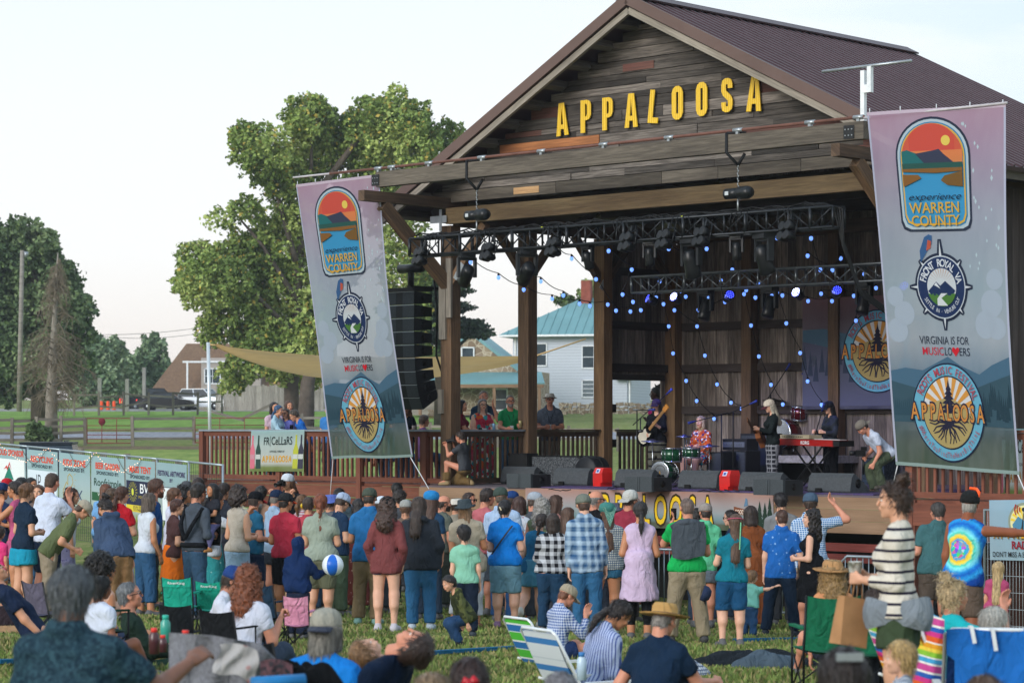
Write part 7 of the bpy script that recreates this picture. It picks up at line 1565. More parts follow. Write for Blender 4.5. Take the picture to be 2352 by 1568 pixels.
obj('wire_mesh',mb,plain('#2e3336',.5),sf)
mb=MB()
for i in range(3):
 pts=[fa+fd*(fpos(330-110*i)+(fpos(110-110*i+110)-fpos(330-110*i))*j/14*.5)+Vector((-.03,-.09,-.04-.32*math.sin(math.pi*j/14))) for j in range(15)];mb.tube(pts,.006,4)
fl=tag(obj('fairy_lights',mb,plain('#4a3a30',.7)),'warm fairy lights strung in swags over the sponsor banners','string lights');mb=MB()
for i in range(3):
 for j in range(22):
  f_=j/21;q=fa+fd*(fpos(330-110*i)+(fpos(220-110*i)-fpos(330-110*i))*f_*.95)+Vector((-.03+.01*random.random(),-.10,-.04-.32*math.sin(math.pi*f_)+.05*random.random()));mb.lathe([(0,-.010),(.010,0),(0,.010)],q,None,6)
o=obj('bulbs',mb,emit('#ffc8a0',1.8),fl)
# -- rigging: trusses, hoists, lamps
M_TRUSS=plain('#2a2d31',.38,.2,6,.6,.5);M_TRUSS2=plain('#6f757a',.32,.2,6,.7,.5)
def truss(label,p0,p1,q,z0,s_,mat,n):
 t_=thing('lighting_truss',label,'truss',(0,0,0),0,'stage lighting trusses',BM@Matrix.Translation((p0,q,z0)));L=p1-p0
 mb=MB()
 for y in (0,s_):
  for z in (0,s_):mb.tube([(0,y,z),(L,y,z)],.024,7)
 obj('chords',mb,mat,t_,True);mb=MB()
 for i in range(n+1):
  x=L*i/n
  for y in (0,s_):mb.tube([(x,y,0),(x,y,s_)],.018 if i%3 else.03,6)
  for z in (0,s_):mb.tube([(x,0,z),(x,s_,z)],.014,5)
  if i<n:
   x2=L*(i+1)/n
   for y in (0,s_):mb.tube([(x,y,0 if i%2 else s_),(x2,y,s_ if i%2 else 0)],.013,5)
   mb.tube([(x,0,s_),(x2,s_,s_)],.012,5)
 obj('lacing',mb,mat,t_,True);return t_
truss('long black front truss hanging under the header beam with lamps and cables',.80,10.02,-1.84,4.12,.31,M_TRUSS,22)
truss('silvery second truss farther back with blue glowing lamps',1.86,10.45,3.0,3.62,.30,M_TRUSS2,20)
rs=random.Random(8);mb=MB()
for j in range(9):
 pts=[(.85+8.9*i/60,-1.80+.22*rs.random()*.6+.03*j,4.46+.035*math.sin(i*.9+j)+.05*rs.random()*(i%5>0)) for i in range(61)];mb.tube(pts,.012,4)
for p in (1.2,2.6,4.1,5.6,6.9,8.1,9.0):
 for k in range(4):mb.tube([(p+.1*k,-1.86,4.47),(p+.1*k+rs.uniform(-.1,.1),-1.90,4.30),(p+.12*k,-1.88,4.16+.1*rs.random())],.008,4)
o=B_obj('truss_cables',mb,M_BLACK,'bundle of black cables lying along the front truss','cable')
for i in range(9):mb=MB();mb.box((.95+1.02*i,-1.84+.1*(i%3),4.45),(.035,.02,.02));obj('tape',mb,plain('#c9d02a',.5),o,True)
mb=MB()
for k in range(4):mb.tube([(9.6+.05*k,-1.75,4.50),(9.95+.05*k,-1.7,4.40),(10.05,-1.6,3.8+.04*k),(10.15,-1.3,3.1+.03*k),(10.4,-.8,2.75+.03*k),(10.9,.2,2.7)],.016,5)
B_obj('cable_loom',mb,M_BLACK,'thick black cable loom sagging from the right end of the front truss','cable')
def hoist(p,lab):
 t_=thing('chain_hoist',lab,'hoist',(0,0,0),0,'chain hoists lifting the front truss',BM@Matrix.Translation((p,-1.84,4.75)));mb=MB()
 mb.tube([(-.24,0,0),(.02,0,0)],.085,12);mb.tube([(.02,0,0),(.2,0,0),(.27,0,0)],[.105,.105,.07],12);obj('motor',mb,plain('#1a1d20',.35,.15,8),t_,True)
 mb=MB();mb.box((-.16,-.088,.0),(.07,.004,.06));obj('label_plate',mb,plain('#b9c0c4',.5),t_,True)
 mb=MB();[mb.tube([(0,0,.08+.04*i),(.012*(-1)**i,0,.12+.04*i)],.010,5) for i in range(9)];mb.tube([(0,0,-.08),(0,0,-.28)],.016,5);obj('chain',mb,M_STEEL,t_,True)
 mb=MB();mb.tube([(-.16,-.085,.95),(-.16,-.09,.64),(0,0,.44)],.025,6);mb.tube([(.10,.05,.62),(0,0,.44)],.025,6);mb.tube([(-.16,-.085,.95),(.1,.085,.95)],.02,5);obj('sling',mb,plain('#16181b',.7),t_,True)
hoist(qline(1095,-1.84),'left chain hoist hanging from the grey header beam');hoist(qline(1695,-1.84),'right chain hoist hanging from the grey header beam')
M_LENS=plain('#7f8488',.15,.2,30,.6)
def blinder(p,lab):
 t_=thing('four_lamp_blinder',lab,'stage light',(0,0,0),0,'four lamp blinders on the front truss',BM@Matrix.Translation((p,-1.95,4.10))@Matrix.Rotation(R(-18),4,'X')@Matrix.Rotation(R(-14),4,'Z')@Matrix.Scale(.85,4))
 for i in (-1,1):
  for j in (0,1):
   mb=MB();Mx=Matrix.Rotation(R(90),3,'X');c=(i*.085,0,.07-.19*j);mb.lathe([(.03,-.14),(.07,-.10),(.085,0),(.09,.09),(.075,.09)],c,Mx,14);o=obj('lamp',mb,plain('#121417',.4),t_,True);mb=MB();mb.lathe([(.078,.085),(.03,.075),(0,.07)],c,Mx,12);obj('lens',mb,M_LENS,o,True)
 mb=MB();mb.tube([(-.19,.05,-.1),(-.19,.05,.22),(.19,.05,.22),(.19,.05,-.1)],.012,5);mb.box((0,.05,.28),(.06,.06,.12));obj('yoke',mb,M_TRUSS,t_,True);return t_
for i,(px,lab) in enumerate(((966,'four lamp blinder at the left tip of the front truss'),(1122,'four lamp blinder second from the left on the front truss'),(1272,'four lamp blinder above the gap between the second and third posts'),(1441,'four lamp blinder over the window bay'),(1527,'four lamp blinder near the middle of the front truss'),(1612,'four lamp blinder left of the right hoist'),(1808,'four lamp blinder at the right end of the front truss'))):blinder(qline(px,-1.95),lab)
def mover(p,q,z,tilt,pan,lab,s_=1.0,grp='moving head lamps on the trusses'):
 t_=thing('moving_head',lab,'stage light',(0,0,0),0,grp,BM@Matrix.Translation((p,q,z))@Matrix.Rotation(R(pan),4,'Z')@Matrix.Scale(s_,4));mb=MB();mb.box((0,0,-.06),(.36,.3,.13));obj('base',mb,plain('#1c1f23',.45),t_,True)
 mb=MB();mb.box((-.2,0,-.34),(.06,.14,.46));mb.box((.2,0,-.34),(.06,.14,.46));mb.box((0,0,-.15),(.42,.14,.05));obj('yoke',mb,plain('#1c1f23',.45),t_,True)
 M4=Matrix.Rotation(R(tilt),3,'X');mb=MB();mb.lathe([(.07,.26),(.13,.22),(.15,.05),(.145,-.15),(.16,-.30),(.13,-.33)],(0,0,-.5),M4@Matrix.Diagonal((1.0,1.15,1)),10);o=obj('head',mb,plain('#15171a',.35),t_,True);mb=MB();mb.lathe([(.128,-.325),(.06,-.31),(0,-.30)],(0,0,-.5),M4,12);obj('lens',mb,M_LENS,o,True)
for px,tl_,pn,s_,lab in ((1072,60,60,.75,'boxy moving head tilted beside the left corner post'),(1210,62,60,.8,'boxy moving head tilted against the sky by the second post'),(1350,20,0,.5,'small moving head under the truss right of the second post'),(1492,10,20,.5,'moving head with round base tucked under the truss middle'),(1588,15,0,.8,'large moving head hanging below the truss, left of the right hoist'),(1692,5,20,.5,'moving head right under the right hoist'),(1755,18,-15,.8,'large moving head hanging near the right end of the front truss')):mover(qline(px,-1.7),-1.7,4.12,tl_,pn,lab,s_)
for px,lab in ((1621,'moving head on the second truss above the drummer'),(1768,'moving head on the second truss above the guitarist'),(1985,'moving head on the second truss beside the right banner')):mover(qline(px,3.1),3.1,3.62,-20,0,lab,.7)
M_LED=emit('#3a46ff',6.0);M_LEDW=emit('#b9c4ff',14.0)
for i,(px,py,s_,lab) in enumerate(((1494,688,.8,'dim blue led lamp at the left end of the second truss'),(1552,684,1.0,'brightest blue led lamp on the second truss'),(1674,680,.7,'half turned blue led lamp above the guitarist'),(1832,674,1.0,'bright blue led lamp right of the middle of the second truss'),(1922,670,.8,'tilted blue led lamp over the backdrop'),(2080,661,.9,'blue led lamp shining through the right banner'))):
 q=2.9;p=qline(px,q);Y=O.y-.687*p+.727*q;z=(HY-py)*Y/F+1.07
 t_=thing('led_lamp',lab,'stage light',(0,0,0),0,'blue led lamps on the second truss',BM@Matrix.Translation((p,q,z))@Matrix.Rotation(R([-35,0,60,5,45,10][i]),4,'Z')@Matrix.Rotation(R(-25),4,'X'));mb=MB();Mx=Matrix.Rotation(R(90),3,'X')
 mb.lathe([(.04,-.14),(.08,-.12),(.095,.0),(.10,.07),(.088,.07)],(0,0,0),Mx,18);obj('housing',mb,plain('#121417',.4),t_,True);mb=MB()
 for a,r_,n in ((0,0,1),(0,.035,6),(.2,.068,12)):
  for k in range(n):an_=a+6.283*k/n;mb.lathe([(.013,0),(.0,.006)],(r_*math.cos(an_),-.068,r_*math.sin(an_)),Mx,7)
 obj('leds',mb,M_LEDW if s_>=1 else M_LED,t_,True);mb=MB();mb.lathe([(.088,.058),(0,.058)],(0,0,0),Mx,18);obj('face',mb,M_LED if s_>=1 else emit('#1c28d8',2.0),t_,True)
 mb=MB();mb.tube([(-.11,0,0),(-.11,.02,.2),(.11,.02,.2),(.11,0,0)],.010,5);obj('yoke',mb,M_TRUSS,t_,True)
 if i<5:
  l=bpy.data.lights.new('led_light','SPOT');l.energy=190 if s_>=1 else 90;l.color=(.18,.22,1.0);l.spot_size=R(75);l.spot_blend=.7;l.shadow_soft_size=.1;lo=bpy.data.objects.new('led_light',l);link(lo);lo.parent=t_;lo.matrix_parent_inverse=WM[t_.name].inverted();lo.matrix_world=BM@Matrix.Translation((p,q-.18,z))@Matrix.Rotation(R(38),4,'X')
BST=[([(1081,601,43.5),(1145,636,44),(1203,664,45),(1268,685,46),(1331,696,46.5),(1396,698,47),(1448,714,47)],'left outer string of pale blue bulbs from the truss towards the barn wall'),
       ([(1200,620,43.5),(1242,645,44),(1294,677,45),(1355,701,46)],'short string of pale blue bulbs crossing the second left post gap'),
       ([(1280,575,43.5),(1313,593,44),(1369,640,45.5),(1415,712,46.5)],'steep string of blue bulbs by the third left post'),
       ([(1398,575,43.5),(1451,618,44.5),(1430,675,45.5),(1454,692,46),(1472,711,46.5)],'string of blue bulbs at the left end of the second truss'),
       ([(1515,645,46),(1507,682,46.5),(1524,697,47),(1536,748,48),(1546,810,48.5),(1576,873,48.8),(1600,919,48.9),(1640,960,49)],'long string of blue bulbs falling past the left wall post'),
       ([(1601,610,46),(1563,667,46.5),(1575,680,47),(1549,711,47.2),(1601,748,47.8),(1619,815,48.2),(1647,881,48.4),(1679,923,48.5),(1703,937,48.4)],'long string of blue bulbs falling behind the drummer'),
       ([(1682,618,45.5),(1656,643,46),(1628,683,46.4),(1604,710,46.8),(1665,692,46.8)],'string of blue bulbs zigzagging under the middle of the second truss'),
       ([(1742,651,45.6),(1714,665,46),(1709,674,46.5),(1725,746,47),(1743,817,47.3),(1771,882,47.5),(1798,927,47.6)],'long string of blue bulbs falling behind the guitarist'),
       ([(1536,570,43),(1601,591,43.2),(1623,570,43.2)],'short string of blue bulbs under the front truss middle'),
       ([(1735,682,45),(1773,678,45.2),(1785,671,45.4),(1806,741,46),(1838,809,46.3),(1855,874,46.5),(1887,928,46.6)],'long string of blue bulbs falling behind the keyboard player'),
       ([(1855,586,43),(1912,619,43.5),(1931,592,43.8)],'string of blue bulbs near the right end of the front truss'),
       ([(1797,677,45.5),(1856,690,45.6),(1911,690,45.6),(1886,673,45.6),(1930,664,45.6),(1961,678,45.5),(2012,660,45.2)],'string of blue bulbs along the underside of the second truss, right half'),
       ([(1966,641,45.3),(1985,628,45.3),(1966,735,46),(2006,805,46.2),(2035,869,46.3)],'string of blue bulbs crossing the dusk coloured backdrop'),
       ([(1785,545,42),(1793,543,42),(1863,546,42),(1884,618,43)],'few blue bulbs behind the right end of the front truss')]
M_BULB=emit('#6f9cff',1.15);M_SOCK=plain('#15161a',.6)
for pts,lab in BST:
 W=[P(*a) for a in pts];t_=thing('bulb_string',lab,'string lights',W[0],0,'strings of blue bulbs over the stage');mb=MB();cb=[]
 for i in range(len(W)-1):
  for j in range(5):f_=j/5;q=W[i].lerp(W[i+1],f_);q.z+=.07-.05*math.sin(math.pi*f_);cb.append(q)
 cb.append(W[-1]+Vector((0,0,.07)));mb.tube(cb,.008,4);obj('cable',mb,M_SOCK,t_)
 for w_ in W:
  mb=MB();mb.lathe([(.018,.065),(.022,.03),(.015,.02)],w_,None,8);s_=obj('socket',mb,M_SOCK,t_);mb=MB();mb.lathe([(0,-.045),(.026,-.03),(.036,0),(.03,.022),(.016,.036)],w_-Vector((0,0,.01)),None,10);obj('bulb',mb,M_BULB,t_)
la=thing('line_array','curved column of nine black loudspeakers hanging beside the left banner','speakers',(0,0,0),0,None,BM@Matrix.Translation((-1.62,-.05,0)))
lx=0;
pL=qline(884,-.3);Yl=O.y-.687*pL+.727*-.3
la.matrix_world=BM@Matrix.Translation((pL,-.3,0));WM[la.name]=la.matrix_world.copy();M_CAB=plain('#1e2124',.6,.15,20);M_GRILL=plain('#3c4246',.7,.25,60)
zc=(HY-672)*Yl/F+1.07;q0=0;tilt=0;xo=0
for i in range(9):
 h=.245;tilt=[0,0,0,1,2.5,5,9,15,23][i];Mt=Matrix.Rotation(R(tilt),3,'X');c0=Vector((xo,q0,zc));f_=lambda x,y,z:c0+Mt@Vector((x,y,z))
 mb=MB();vs=[f_(0,0,0),f_(.80,0,0),f_(.80,0,-h),f_(0,0,-h),f_(.04,.50,-.04),f_(.76,.50,-.04),f_(.76,.50,-h+.04),f_(.04,.50,-h+.04)]
 mb.add(vs,[(0,1,2,3),(7,6,5,4),(0,4,5,1),(1,5,6,2),(2,6,7,3),(3,7,4,0)]);cab=obj('cabinet',mb,M_CAB,la,True)
 for a,b in ((.01,.31),(.49,.79)):mb=MB();mb.add([f_(a,-.006,-.012),f_(b,-.006,-.012),f_(b,-.006,-h+.012),f_(a,-.006,-h+.012)],[(0,1,2,3)]);obj('grille',mb,M_GRILL,cab,True)
 mb=MB();Mx=Mt@Matrix.Rotation(R(90),3,'Y');mb.lathe([(.055,0),(.06,.004),(0,.004)],f_(.785,.24,-h/2),Mx,12);obj('handle',mb,plain('#050506',.6),cab,True)
 mb=MB();mb.add([f_(.80,-.008,0),f_(0,-.008,0),f_(0,-.008,-.014),f_(.8,-.008,-.014)],[(0,1,2,3)]);obj('trim',mb,plain('#a0a6aa',.4),cab,True)
 d_=Mt@Vector((0,0,-h-.005));q0+=d_.y;zc+=d_.z;xo+=.0
zt=(HY-672)*Yl/F+1.07;mb=MB();mb.box((.4,.2,zt+.04),(.85,.5,.06));mb.box((.5,.6,zt+.09),(.1,.9,.06));mb.tube([(.86,.45,zt+.3),(.9,.5,zt-.3),(.88,.5,zt-1.2),(.86,.85,zt-1.9)],.02,6);mb.tube([(.45,.25,zt+.1),(.45,.25,zt+.38)],.06,6);obj('rigging_frame',mb,M_BLACK,la,True)
mb=MB();mb.tube([(.15,.25,zt+.45),(.75,.25,zt+.45)],.085,12);obj('motor',mb,plain('#1a1d20',.35),la,True)
for k in range(5):mb=MB();mb.tube([(1.0+.10*math.cos(a/8*6.28),.6+.03*k,zt-.45+(.28+.02*k)*math.sin(a/8*6.28)) for a in range(9)],.012,4);obj('cable_coil',mb,M_BLACK,la,True)
# -- stage gear
def fl(px,py):return P(px,py,1.07*F/(py-HY))
YB=math.atan2(U.y,U.x)
M_WEDGE=plain('#43474b',.75,.2,25);M_WG=plain('#34383b',.8,.3,90)
def wedge(px,py,lab):
 c=fl(px,py);M=TR(c,YB);t_=thing('floor_monitor',lab,'speaker',M=M,group='wedge monitors along the stage edge');mb=MB()
 pr=[(-.02,0),(.46,0),(.50,.05),(.45,.27),(.38,.335),(.02,.12),(-.04,.05)]
 prf=[(-x+.5,z) for x,z in pr];vs=[(-.42,y,z) for y,z in prf]+[(.42,y,z) for y,z in prf];n=len(prf);mb.add(vs,[tuple(range(n-1,-1,-1)),tuple(range(n,2*n))]+[(i,(i+1)%n,n+(i+1)%n,n+i) for i in range(n)]);obj('cabinet',mb,M_WEDGE,t_,True)
 mb=MB();mb.lathe([(.07,0),(.075,.004),(0,.004)],(.42,.22,.17),Matrix.Rotation(R(90),3,'Y'),14);obj('handle',mb,plain('#050506',.6),t_,True);mb=MB();mb.box((-.18,-.03,.05),(.12,.02,.09));obj('socket_panel',mb,plain('#08090a',.5),t_,True)
for px,py,lab in ((1186,1112,'leftmost wedge monitor, in front of the black box'),(1308,1117,'wedge monitor left of the first red fan'),(1452,1121,'wedge monitor in front of the bass drum'),(1600,1125,'wedge monitor in front of the drummer'),(1742,1131,'wedge monitor in front of the guitarist'),(1903,1134,'rightmost wedge monitor in front of the keyboards')):wedge(px,py,lab)
def fill(px,py,lab):
 c=fl(px,py);t_=thing('front_fill',lab,'speaker',M=TR(c,YB),group='small twin speakers on the stage lip');
 for i in (0,1):
  mb=MB();mb.box((-.28+.30*i,0,.125),(.285,.06,.25));o=obj('grille',mb,M_GRILL,t_,True);mb=MB();mb.box((-.28+.30*i+(.13 if i==0 else -.13),-.034,.125),(.03,.01,.24));obj('edge_strip',mb,plain('#3f4549',.4),o,True)
 mb=MB();mb.box((-.13,.27,.12),(.56,.48,.23));obj('cabinet',mb,M_CAB,t_,True);mb=MB();mb.lathe([(.055,0),(.06,.004),(0,.004)],(.152,.27,.13),Matrix.Rotation(R(90),3,'Y'),12);obj('handle',mb,plain('#050506',.6),t_,True)
for px,py,lab in ((1206,1120,'twin speaker on the stage lip at the left'),(1482,1129,'twin speaker on the stage lip below the bass drum'),(1782,1137,'twin speaker on the stage lip right of the guitarist')):fill(px,py,lab)
M_REDP=plain('#c8201c',.35,.1,5,0,.5)
def fan(px,py,lab):
 t_=thing('stage_fan',lab,'fan',M=TR(fl(px,py),YB+R(-10),.88),group='red floor fans between the monitors');mb=MB();mb.box((0,0,.05),(.24,.30,.10));mb.box((0,0,.20),(.30,.26,.20));vs=[(-.15,-.14,.28),(.15,-.14,.28),(.13,-.08,.40),(-.13,-.08,.40),(-.15,.14,.28),(.15,.14,.28),(.13,.12,.40),(-.13,.12,.40)]
 mb.add(vs,[(0,1,2,3),(7,6,5,4),(0,4,5,1),(1,5,6,2),(2,6,7,3),(3,7,4,0)]);obj('housing',mb,M_REDP,t_,True);mb=MB();mb.lathe([(.12,0),(.13,.02),(.08,.03),(0,.01)],(-.155,0,.2),Matrix.Rotation(R(-90),3,'Y'),16);obj('grille',mb,M_BLACK,t_,True)
 mb=MB();mb.box((0,-.115,.335),(.11,.01,.09),Matrix.Rotation(R(-25),3,'X'));obj('sticker',mb,plain('#c9d4ea',.4),t_,True);mb=MB();mb.box((.0,-.122,.335),(.06,.01,.05),Matrix.Rotation(R(-25),3,'X'));obj('sticker_mark',mb,plain('#2a4a9c',.4),t_,True)
fan(1384,1119,'left red fan, beside the round drum case');fan(1676,1128,'right red fan, between the drummer and the guitarist')
def case(name,px,py,sz,rz,mat,lab,cat,parts=()):
 t_=thing(name,lab,cat,M=TR(fl(px,py),YB+R(rz)));mb=MB();mb.box((0,sz[1]/2,sz[2]/2),sz);obj('body',mb,mat,t_,True);mb=MB()
 for x in (-1,1):
  for z in (.02,sz[2]-.02):mb.box((x*(sz[0]/2-.03),-.004,z),(.07,.02,.05))
 mb.box((0,-.004,sz[2]-.01),(sz[0],.016,.02));obj('corner_trim',mb,plain('#0e0f11',.4),t_,True);return t_
case('speaker_box',1189,1111,(.45,.35,.58),6,M_BLACK,'plain black box behind the leftmost monitor','case');case('road_case',1270,1112,(1.35,.35,.54),3,cloth('#24262b',pat='mottle',h2='#6f7478',s=.6),'scuffed grey flight case lying behind the left monitors','case');case('road_case',2005,1112,(.55,.45,.5),-6,cloth('#20282c',pat='mottle',h2='#4a5a60',s=.6),'scuffed dark flight case beside the crouching cameraman','case')
t_=thing('drum_case','round black drum case with blue lit top beside the scuffed flight case','case',M=TR(fl(1342,1116),YB));mb=MB();Mx=Matrix.Rotation(R(90),3,'X');mb.lathe([(0,.0),(.26,.0),(.27,.02),(.27,.36),(.25,.40),(0,.40)][::-1],(0,.42,.27),Mx,28);obj('shell',mb,plain('#1b1d22',.55),t_,True);mb=MB();mb.lathe([(.272,.14),(.28,.15),(.28,.19),(.272,.2)],(0,.42,.27),Mx,28);obj('strap',mb,plain('#0b0c0e',.7),t_,True)
M_CHR=plain('#b9bfc6',.18,.1,8,.9,.6)
def drum(par,c,r,h,M,shell,head='#d9dbe0',nm='drum'):
 mb=MB();mb.lathe([(r,0),(r,h)],c,M,24);s_=obj(nm,mb,shell,par,True);mb=MB()
 mb.lathe([(r*1.0,h),(r*1.05,h-.02),(r*1.05,h+.012),(r*.97,h+.012)],c,M,24);obj('hoop',mb,M_CHR,s_,True);mb=MB();mb.lathe([(r,0),(r*1.05,.02),(r*1.05,-.012),(r*.97,-.012)],c,M,24);obj('hoop',mb,M_CHR,s_,True)
 mb=MB();mb.lathe([(r*.985,h),(0,h+.004)],c,M,24);mb.lathe([(0,-.004),(r*.985,0)],c,M,24);obj('drum_head',mb,plain(head,.5,.05),s_,True);mb=MB()
 for k in range(8):a=k*.785;q=Vector(c)+M@Vector((r*1.03*math.cos(a),r*1.03*math.sin(a),h/2));d_=M@Vector((0,0,h*.42));mb.tube([q-d_,q+d_],.007,5)
 obj('lugs',mb,M_CHR,s_,True);return s_
def stand(par,base,top,tilt=(0,0,0),r=.008,legs=.28,mat=None):
 mat=mat or M_CHR;mb=MB();b=Vector(base);mb.tube([b+Vector((0,0,.12)),Vector(top)],r*1.3,6)
 for k in range(3):a=k*2.094+.4;mb.tube([b+Vector((0,0,.28)),b+Vector((legs*math.cos(a),legs*math.sin(a),.01))],r,5)
 return obj('stand',mb,mat,par,True)
def cymbal(par,c,r,tx=8,ty=0,mat=None):
 M=Matrix.Rotation(R(tx),3,'X')@Matrix.Rotation(R(ty),3,'Y');mb=MB();mb.lathe([(r,0),(r*.3,.02),(r*.22,.035),(0,.045)],c,M,26);mb.lathe([(0,.042),(r*.22,.032),(r*.3,.016),(r,-.004)],c,M,26);return obj('cymbal',mb,mat or plain('#4a4438',.3,.2,5,.8),par,True)
IR=Matrix.Identity(3)
def lp(Mi,px,py,d):return Mi@P(px,py,d)
kt=thing('green_drum_kit','small green drum kit with a white bass drum head before the singing drummer','drum kit',M=TR(fl(1560,1104),0));Ki=WM[kt.name].inverted();M_GRN=plain('#12462c',.2,.1,3,.2,.6)
MF=Matrix(((.82,.57,0),(-.57,.82,0),(0,0,1)))
def face(ax):z=Vector(ax).normalized();x=Vector((0,0,1)).cross(z).normalized() if abs(z.z)<.9 else Vector((1,0,0));y=z.cross(x);return Matrix((x,y,z)).transposed()
bc=lp(Ki,1516,1083,44.8);bm=face((-.55,-.83,.06));drum(kt,bc-bm@Vector((0,0,.36)),.185,.36,bm,M_GRN,'#d9dde4','bass_drum')
mb=MB();q=bc+bm@Vector((.06,-.10,.012));mb.lathe([(.05,0),(0,.002)],q,bm,14);obj('port_hole',mb,plain('#0a0a0c',.7),kt,True)
class _S:pass
vs,fs=text_polys('screaming',off=.01);kk=.055;mb=MB()
w_=max(x for x,y in vs);mb.add([bc+bm@Vector((-(.115)*math.sin(x/w_*1.25)*-1,.115*math.cos(x/w_*1.25)+(y-.2)*kk,.014)) for x,y in vs],fs);obj('lettering',mb,plain('#3a3a34',.6),kt,True)
mb=MB();mb.add([bc+bm@Vector((x*.05,y*.05-.03,.014)) for x,y in ((-.45,-1.6),(.45,-1.6),(.5,-.6),(.2,.3),(.2,.9),(-.2,.9),(-.2,.3),(-.5,-.6))],[tuple(range(8))]);obj('head_print',mb,plain('#8a6a2c',.6),kt,True)
drum(kt,lp(Ki,1543,1060,45.2),.185,.25,IR,M_GRN,nm='floor_tom');drum(kt,lp(Ki,1588,1049,45.0),.16,.17,Matrix.Rotation(R(5),3,'X'),M_GRN,nm='snare_drum')
for px,py,r,tx in ((1499,1013,.22,4),(1572,1002,.16,6),(1629,1024,.20,4),(1545,1011,.02,0)):
 c=lp(Ki,px,py,45.2)
 if r>.1:cymbal(kt,c,r,tx,mat=plain('#6a70a8',.25,.2,5,.8));stand(kt,(c.x,c.y,0),c)
stand(kt,lp(Ki,1577,1100,45)*1.0-Vector((0,0,lp(Ki,1577,1100,45).z)),lp(Ki,1577,1010,45));stand(kt,lp(Ki,1588,1100,45)-Vector((0,0,lp(Ki,1588,1100,45).z)),lp(Ki,1588,1052,45))
for i in (0,1):
 h=R_['drummer']['hand'][(-1,1)[i]];mb=MB();mb.tube([h-Vector((.1,.05,0)),h+Vector((-.25+.3*i,-.22,-.10))],[.008,.005],6);tag(obj('drumstick',mb,plain('#c9b08a',.6)),'drumstick in the %s hand of the drummer'%('left','right')[i],'drumstick')
c=fl(1612,1100);t_=thing('drum_stool','drum stool under the singing drummer','stool',M=TR(R_['drummer']['M'].translation+Vector((0,.03,0))));mb=MB();mb.lathe([(0,.40),(.16,.40),(.17,.43),(.16,.46),(0,.46)],(0,0,-.02),None,20);obj('seat',mb,M_BLACK,t_,True);stand(t_,(0,0,0),(0,0,.40),r=.012)
rk=thing('red_drum_kit','dark red drum kit on the riser behind the guitarist and keyboards','drum kit',M=TR(P(1840,1036,48.2),0));Ki=WM[rk.name].inverted();M_RDS=plain('#5c1018',.15,.1,3,.3,.7)
bm=face((-.75,-.66,.05));c=lp(Ki,1790,996,47.6);drum(rk,c-bm@Vector((0,0,.40)),.29,.40,bm,M_RDS,'#7a4a38','bass_drum')
vs,fs=text_polys('GRAM',off=.03);mb=MB();mb.add([c+bm@Vector((x*.16,y*.16-.14,.014)) for x,y in vs],fs);obj('lettering',mb,plain('#cfd0c8',.6),rk,True)
drum(rk,lp(Ki,1836,963,47.6),.155,.26,Matrix.Rotation(R(8),3,'X'),M_RDS,nm='rack_tom')
for px,py in ((1923,936),(1949,937)):drum(rk,lp(Ki,px,py,47.4),.12,.22,Matrix.Rotation(R(-22),3,'X'),plain('#2a0c10',.12,.1,3,.3,.7),nm='tom')
for px,py,r,tx in ((1776,919,.22,5),(1867,914,.25,3),(1822,934,.14,2),(1905,960,.18,3)):c=lp(Ki,px,py,47.8);cymbal(rk,c,r,tx,mat=plain('#3a342a',.35,.2,5,.7));stand(rk,(c.x,c.y,-.0),c)
c=lp(Ki,1936,940,47.4);stand(rk,(c.x,c.y,0),c)
t_=thing('riser','long low riser with a pale worn edge carrying the red drum kit','riser',M=TR(P(1767,1050,47.0),YB));mb=MB();mb.box((0,.8,-.03),(2.9,1.6,.14));obj('deck',mb,plain('#8d8a84',.8,.3,12),t_,True);mb=MB();[mb.box((x,y,-.32),(.05,.05,.55)) for x in (-1.4,0,1.4) for y in (.05,1.5)];obj('legs',mb,M_STEEL,t_,True)
mb=MB();mb.box((0,.85,-.35),(2.7,.03,.5));obj('dark_skirt',mb,M_BLACK,t_,True)
def amp(px,py,w_,h,d,lab,head=True,name='amplifier'):
 t_=thing(name,lab,'amplifier',M=TR(fl(px,py),YB));mb=MB();mb.box((0,d/2,h/2),(w_,d,h));obj('cabinet',mb,M_CAB,t_,True);mb=MB();mb.box((0,-.004,h/2),(w_*.92,.012,h*.92));obj('grille',mb,M_GRILL,t_,True)
 if head:
  mb=MB();mb.box((0,d/2,h+.12),(w_*.95,d*.8,.22));o=obj('amp_head',mb,plain('#1c1f24',.5),t_,True);mb=MB();mb.box((-.02,d*.1-.004,h+.12),(w_*.85,.01,.10));[mb.tube([(-.25+.06*i,d*.1-.02,h+.12),(-.25+.06*i,d*.1,h+.12)],.012,6) for i in range(8)];obj('control_panel',mb,plain('#5f666c',.4),o,True)
 return t_
amp(1684,1109,.62,.62,.45,'black bass amplifier stack between the drummer and the guitarist');amp(1738,1107,.8,.95,.3,'tall plain grey speaker panel behind the guitarist',False);amp(1642,1110,.4,.6,.4,'short black amplifier just behind the drummer',False)
kb=thing('keyboard_rig','red keyboard under a small beige synthesizer on a crossed stand','keyboard',M=TR(fl(1866,1120),0));Ki=WM[kb.name].inverted();a,b=lp(Ki,1803,1014,43.6),lp(Ki,1931,1018,42.3);dr=(b-a).normalized();s_=Vector((-dr.y,dr.x,0))
mb=MB();mb.beam(a,b,.34,.11);obj('red_keyboard',mb,plain('#9c1c1a',.3,.1,5,0,.5),kb,True);mb=MB();mb.beam(a+Vector((0,0,.062))+s_*.06,b+Vector((0,0,.062))+s_*.06,.15,.01);obj('keys',mb,plain('#c9ccd0',.4),kb,True);mb=MB();mb.beam(b-dr*.02+Vector((0,0,0)),b+dr*.16,.34,.10);obj('end_cheek',mb,M_BLACK,kb,True)
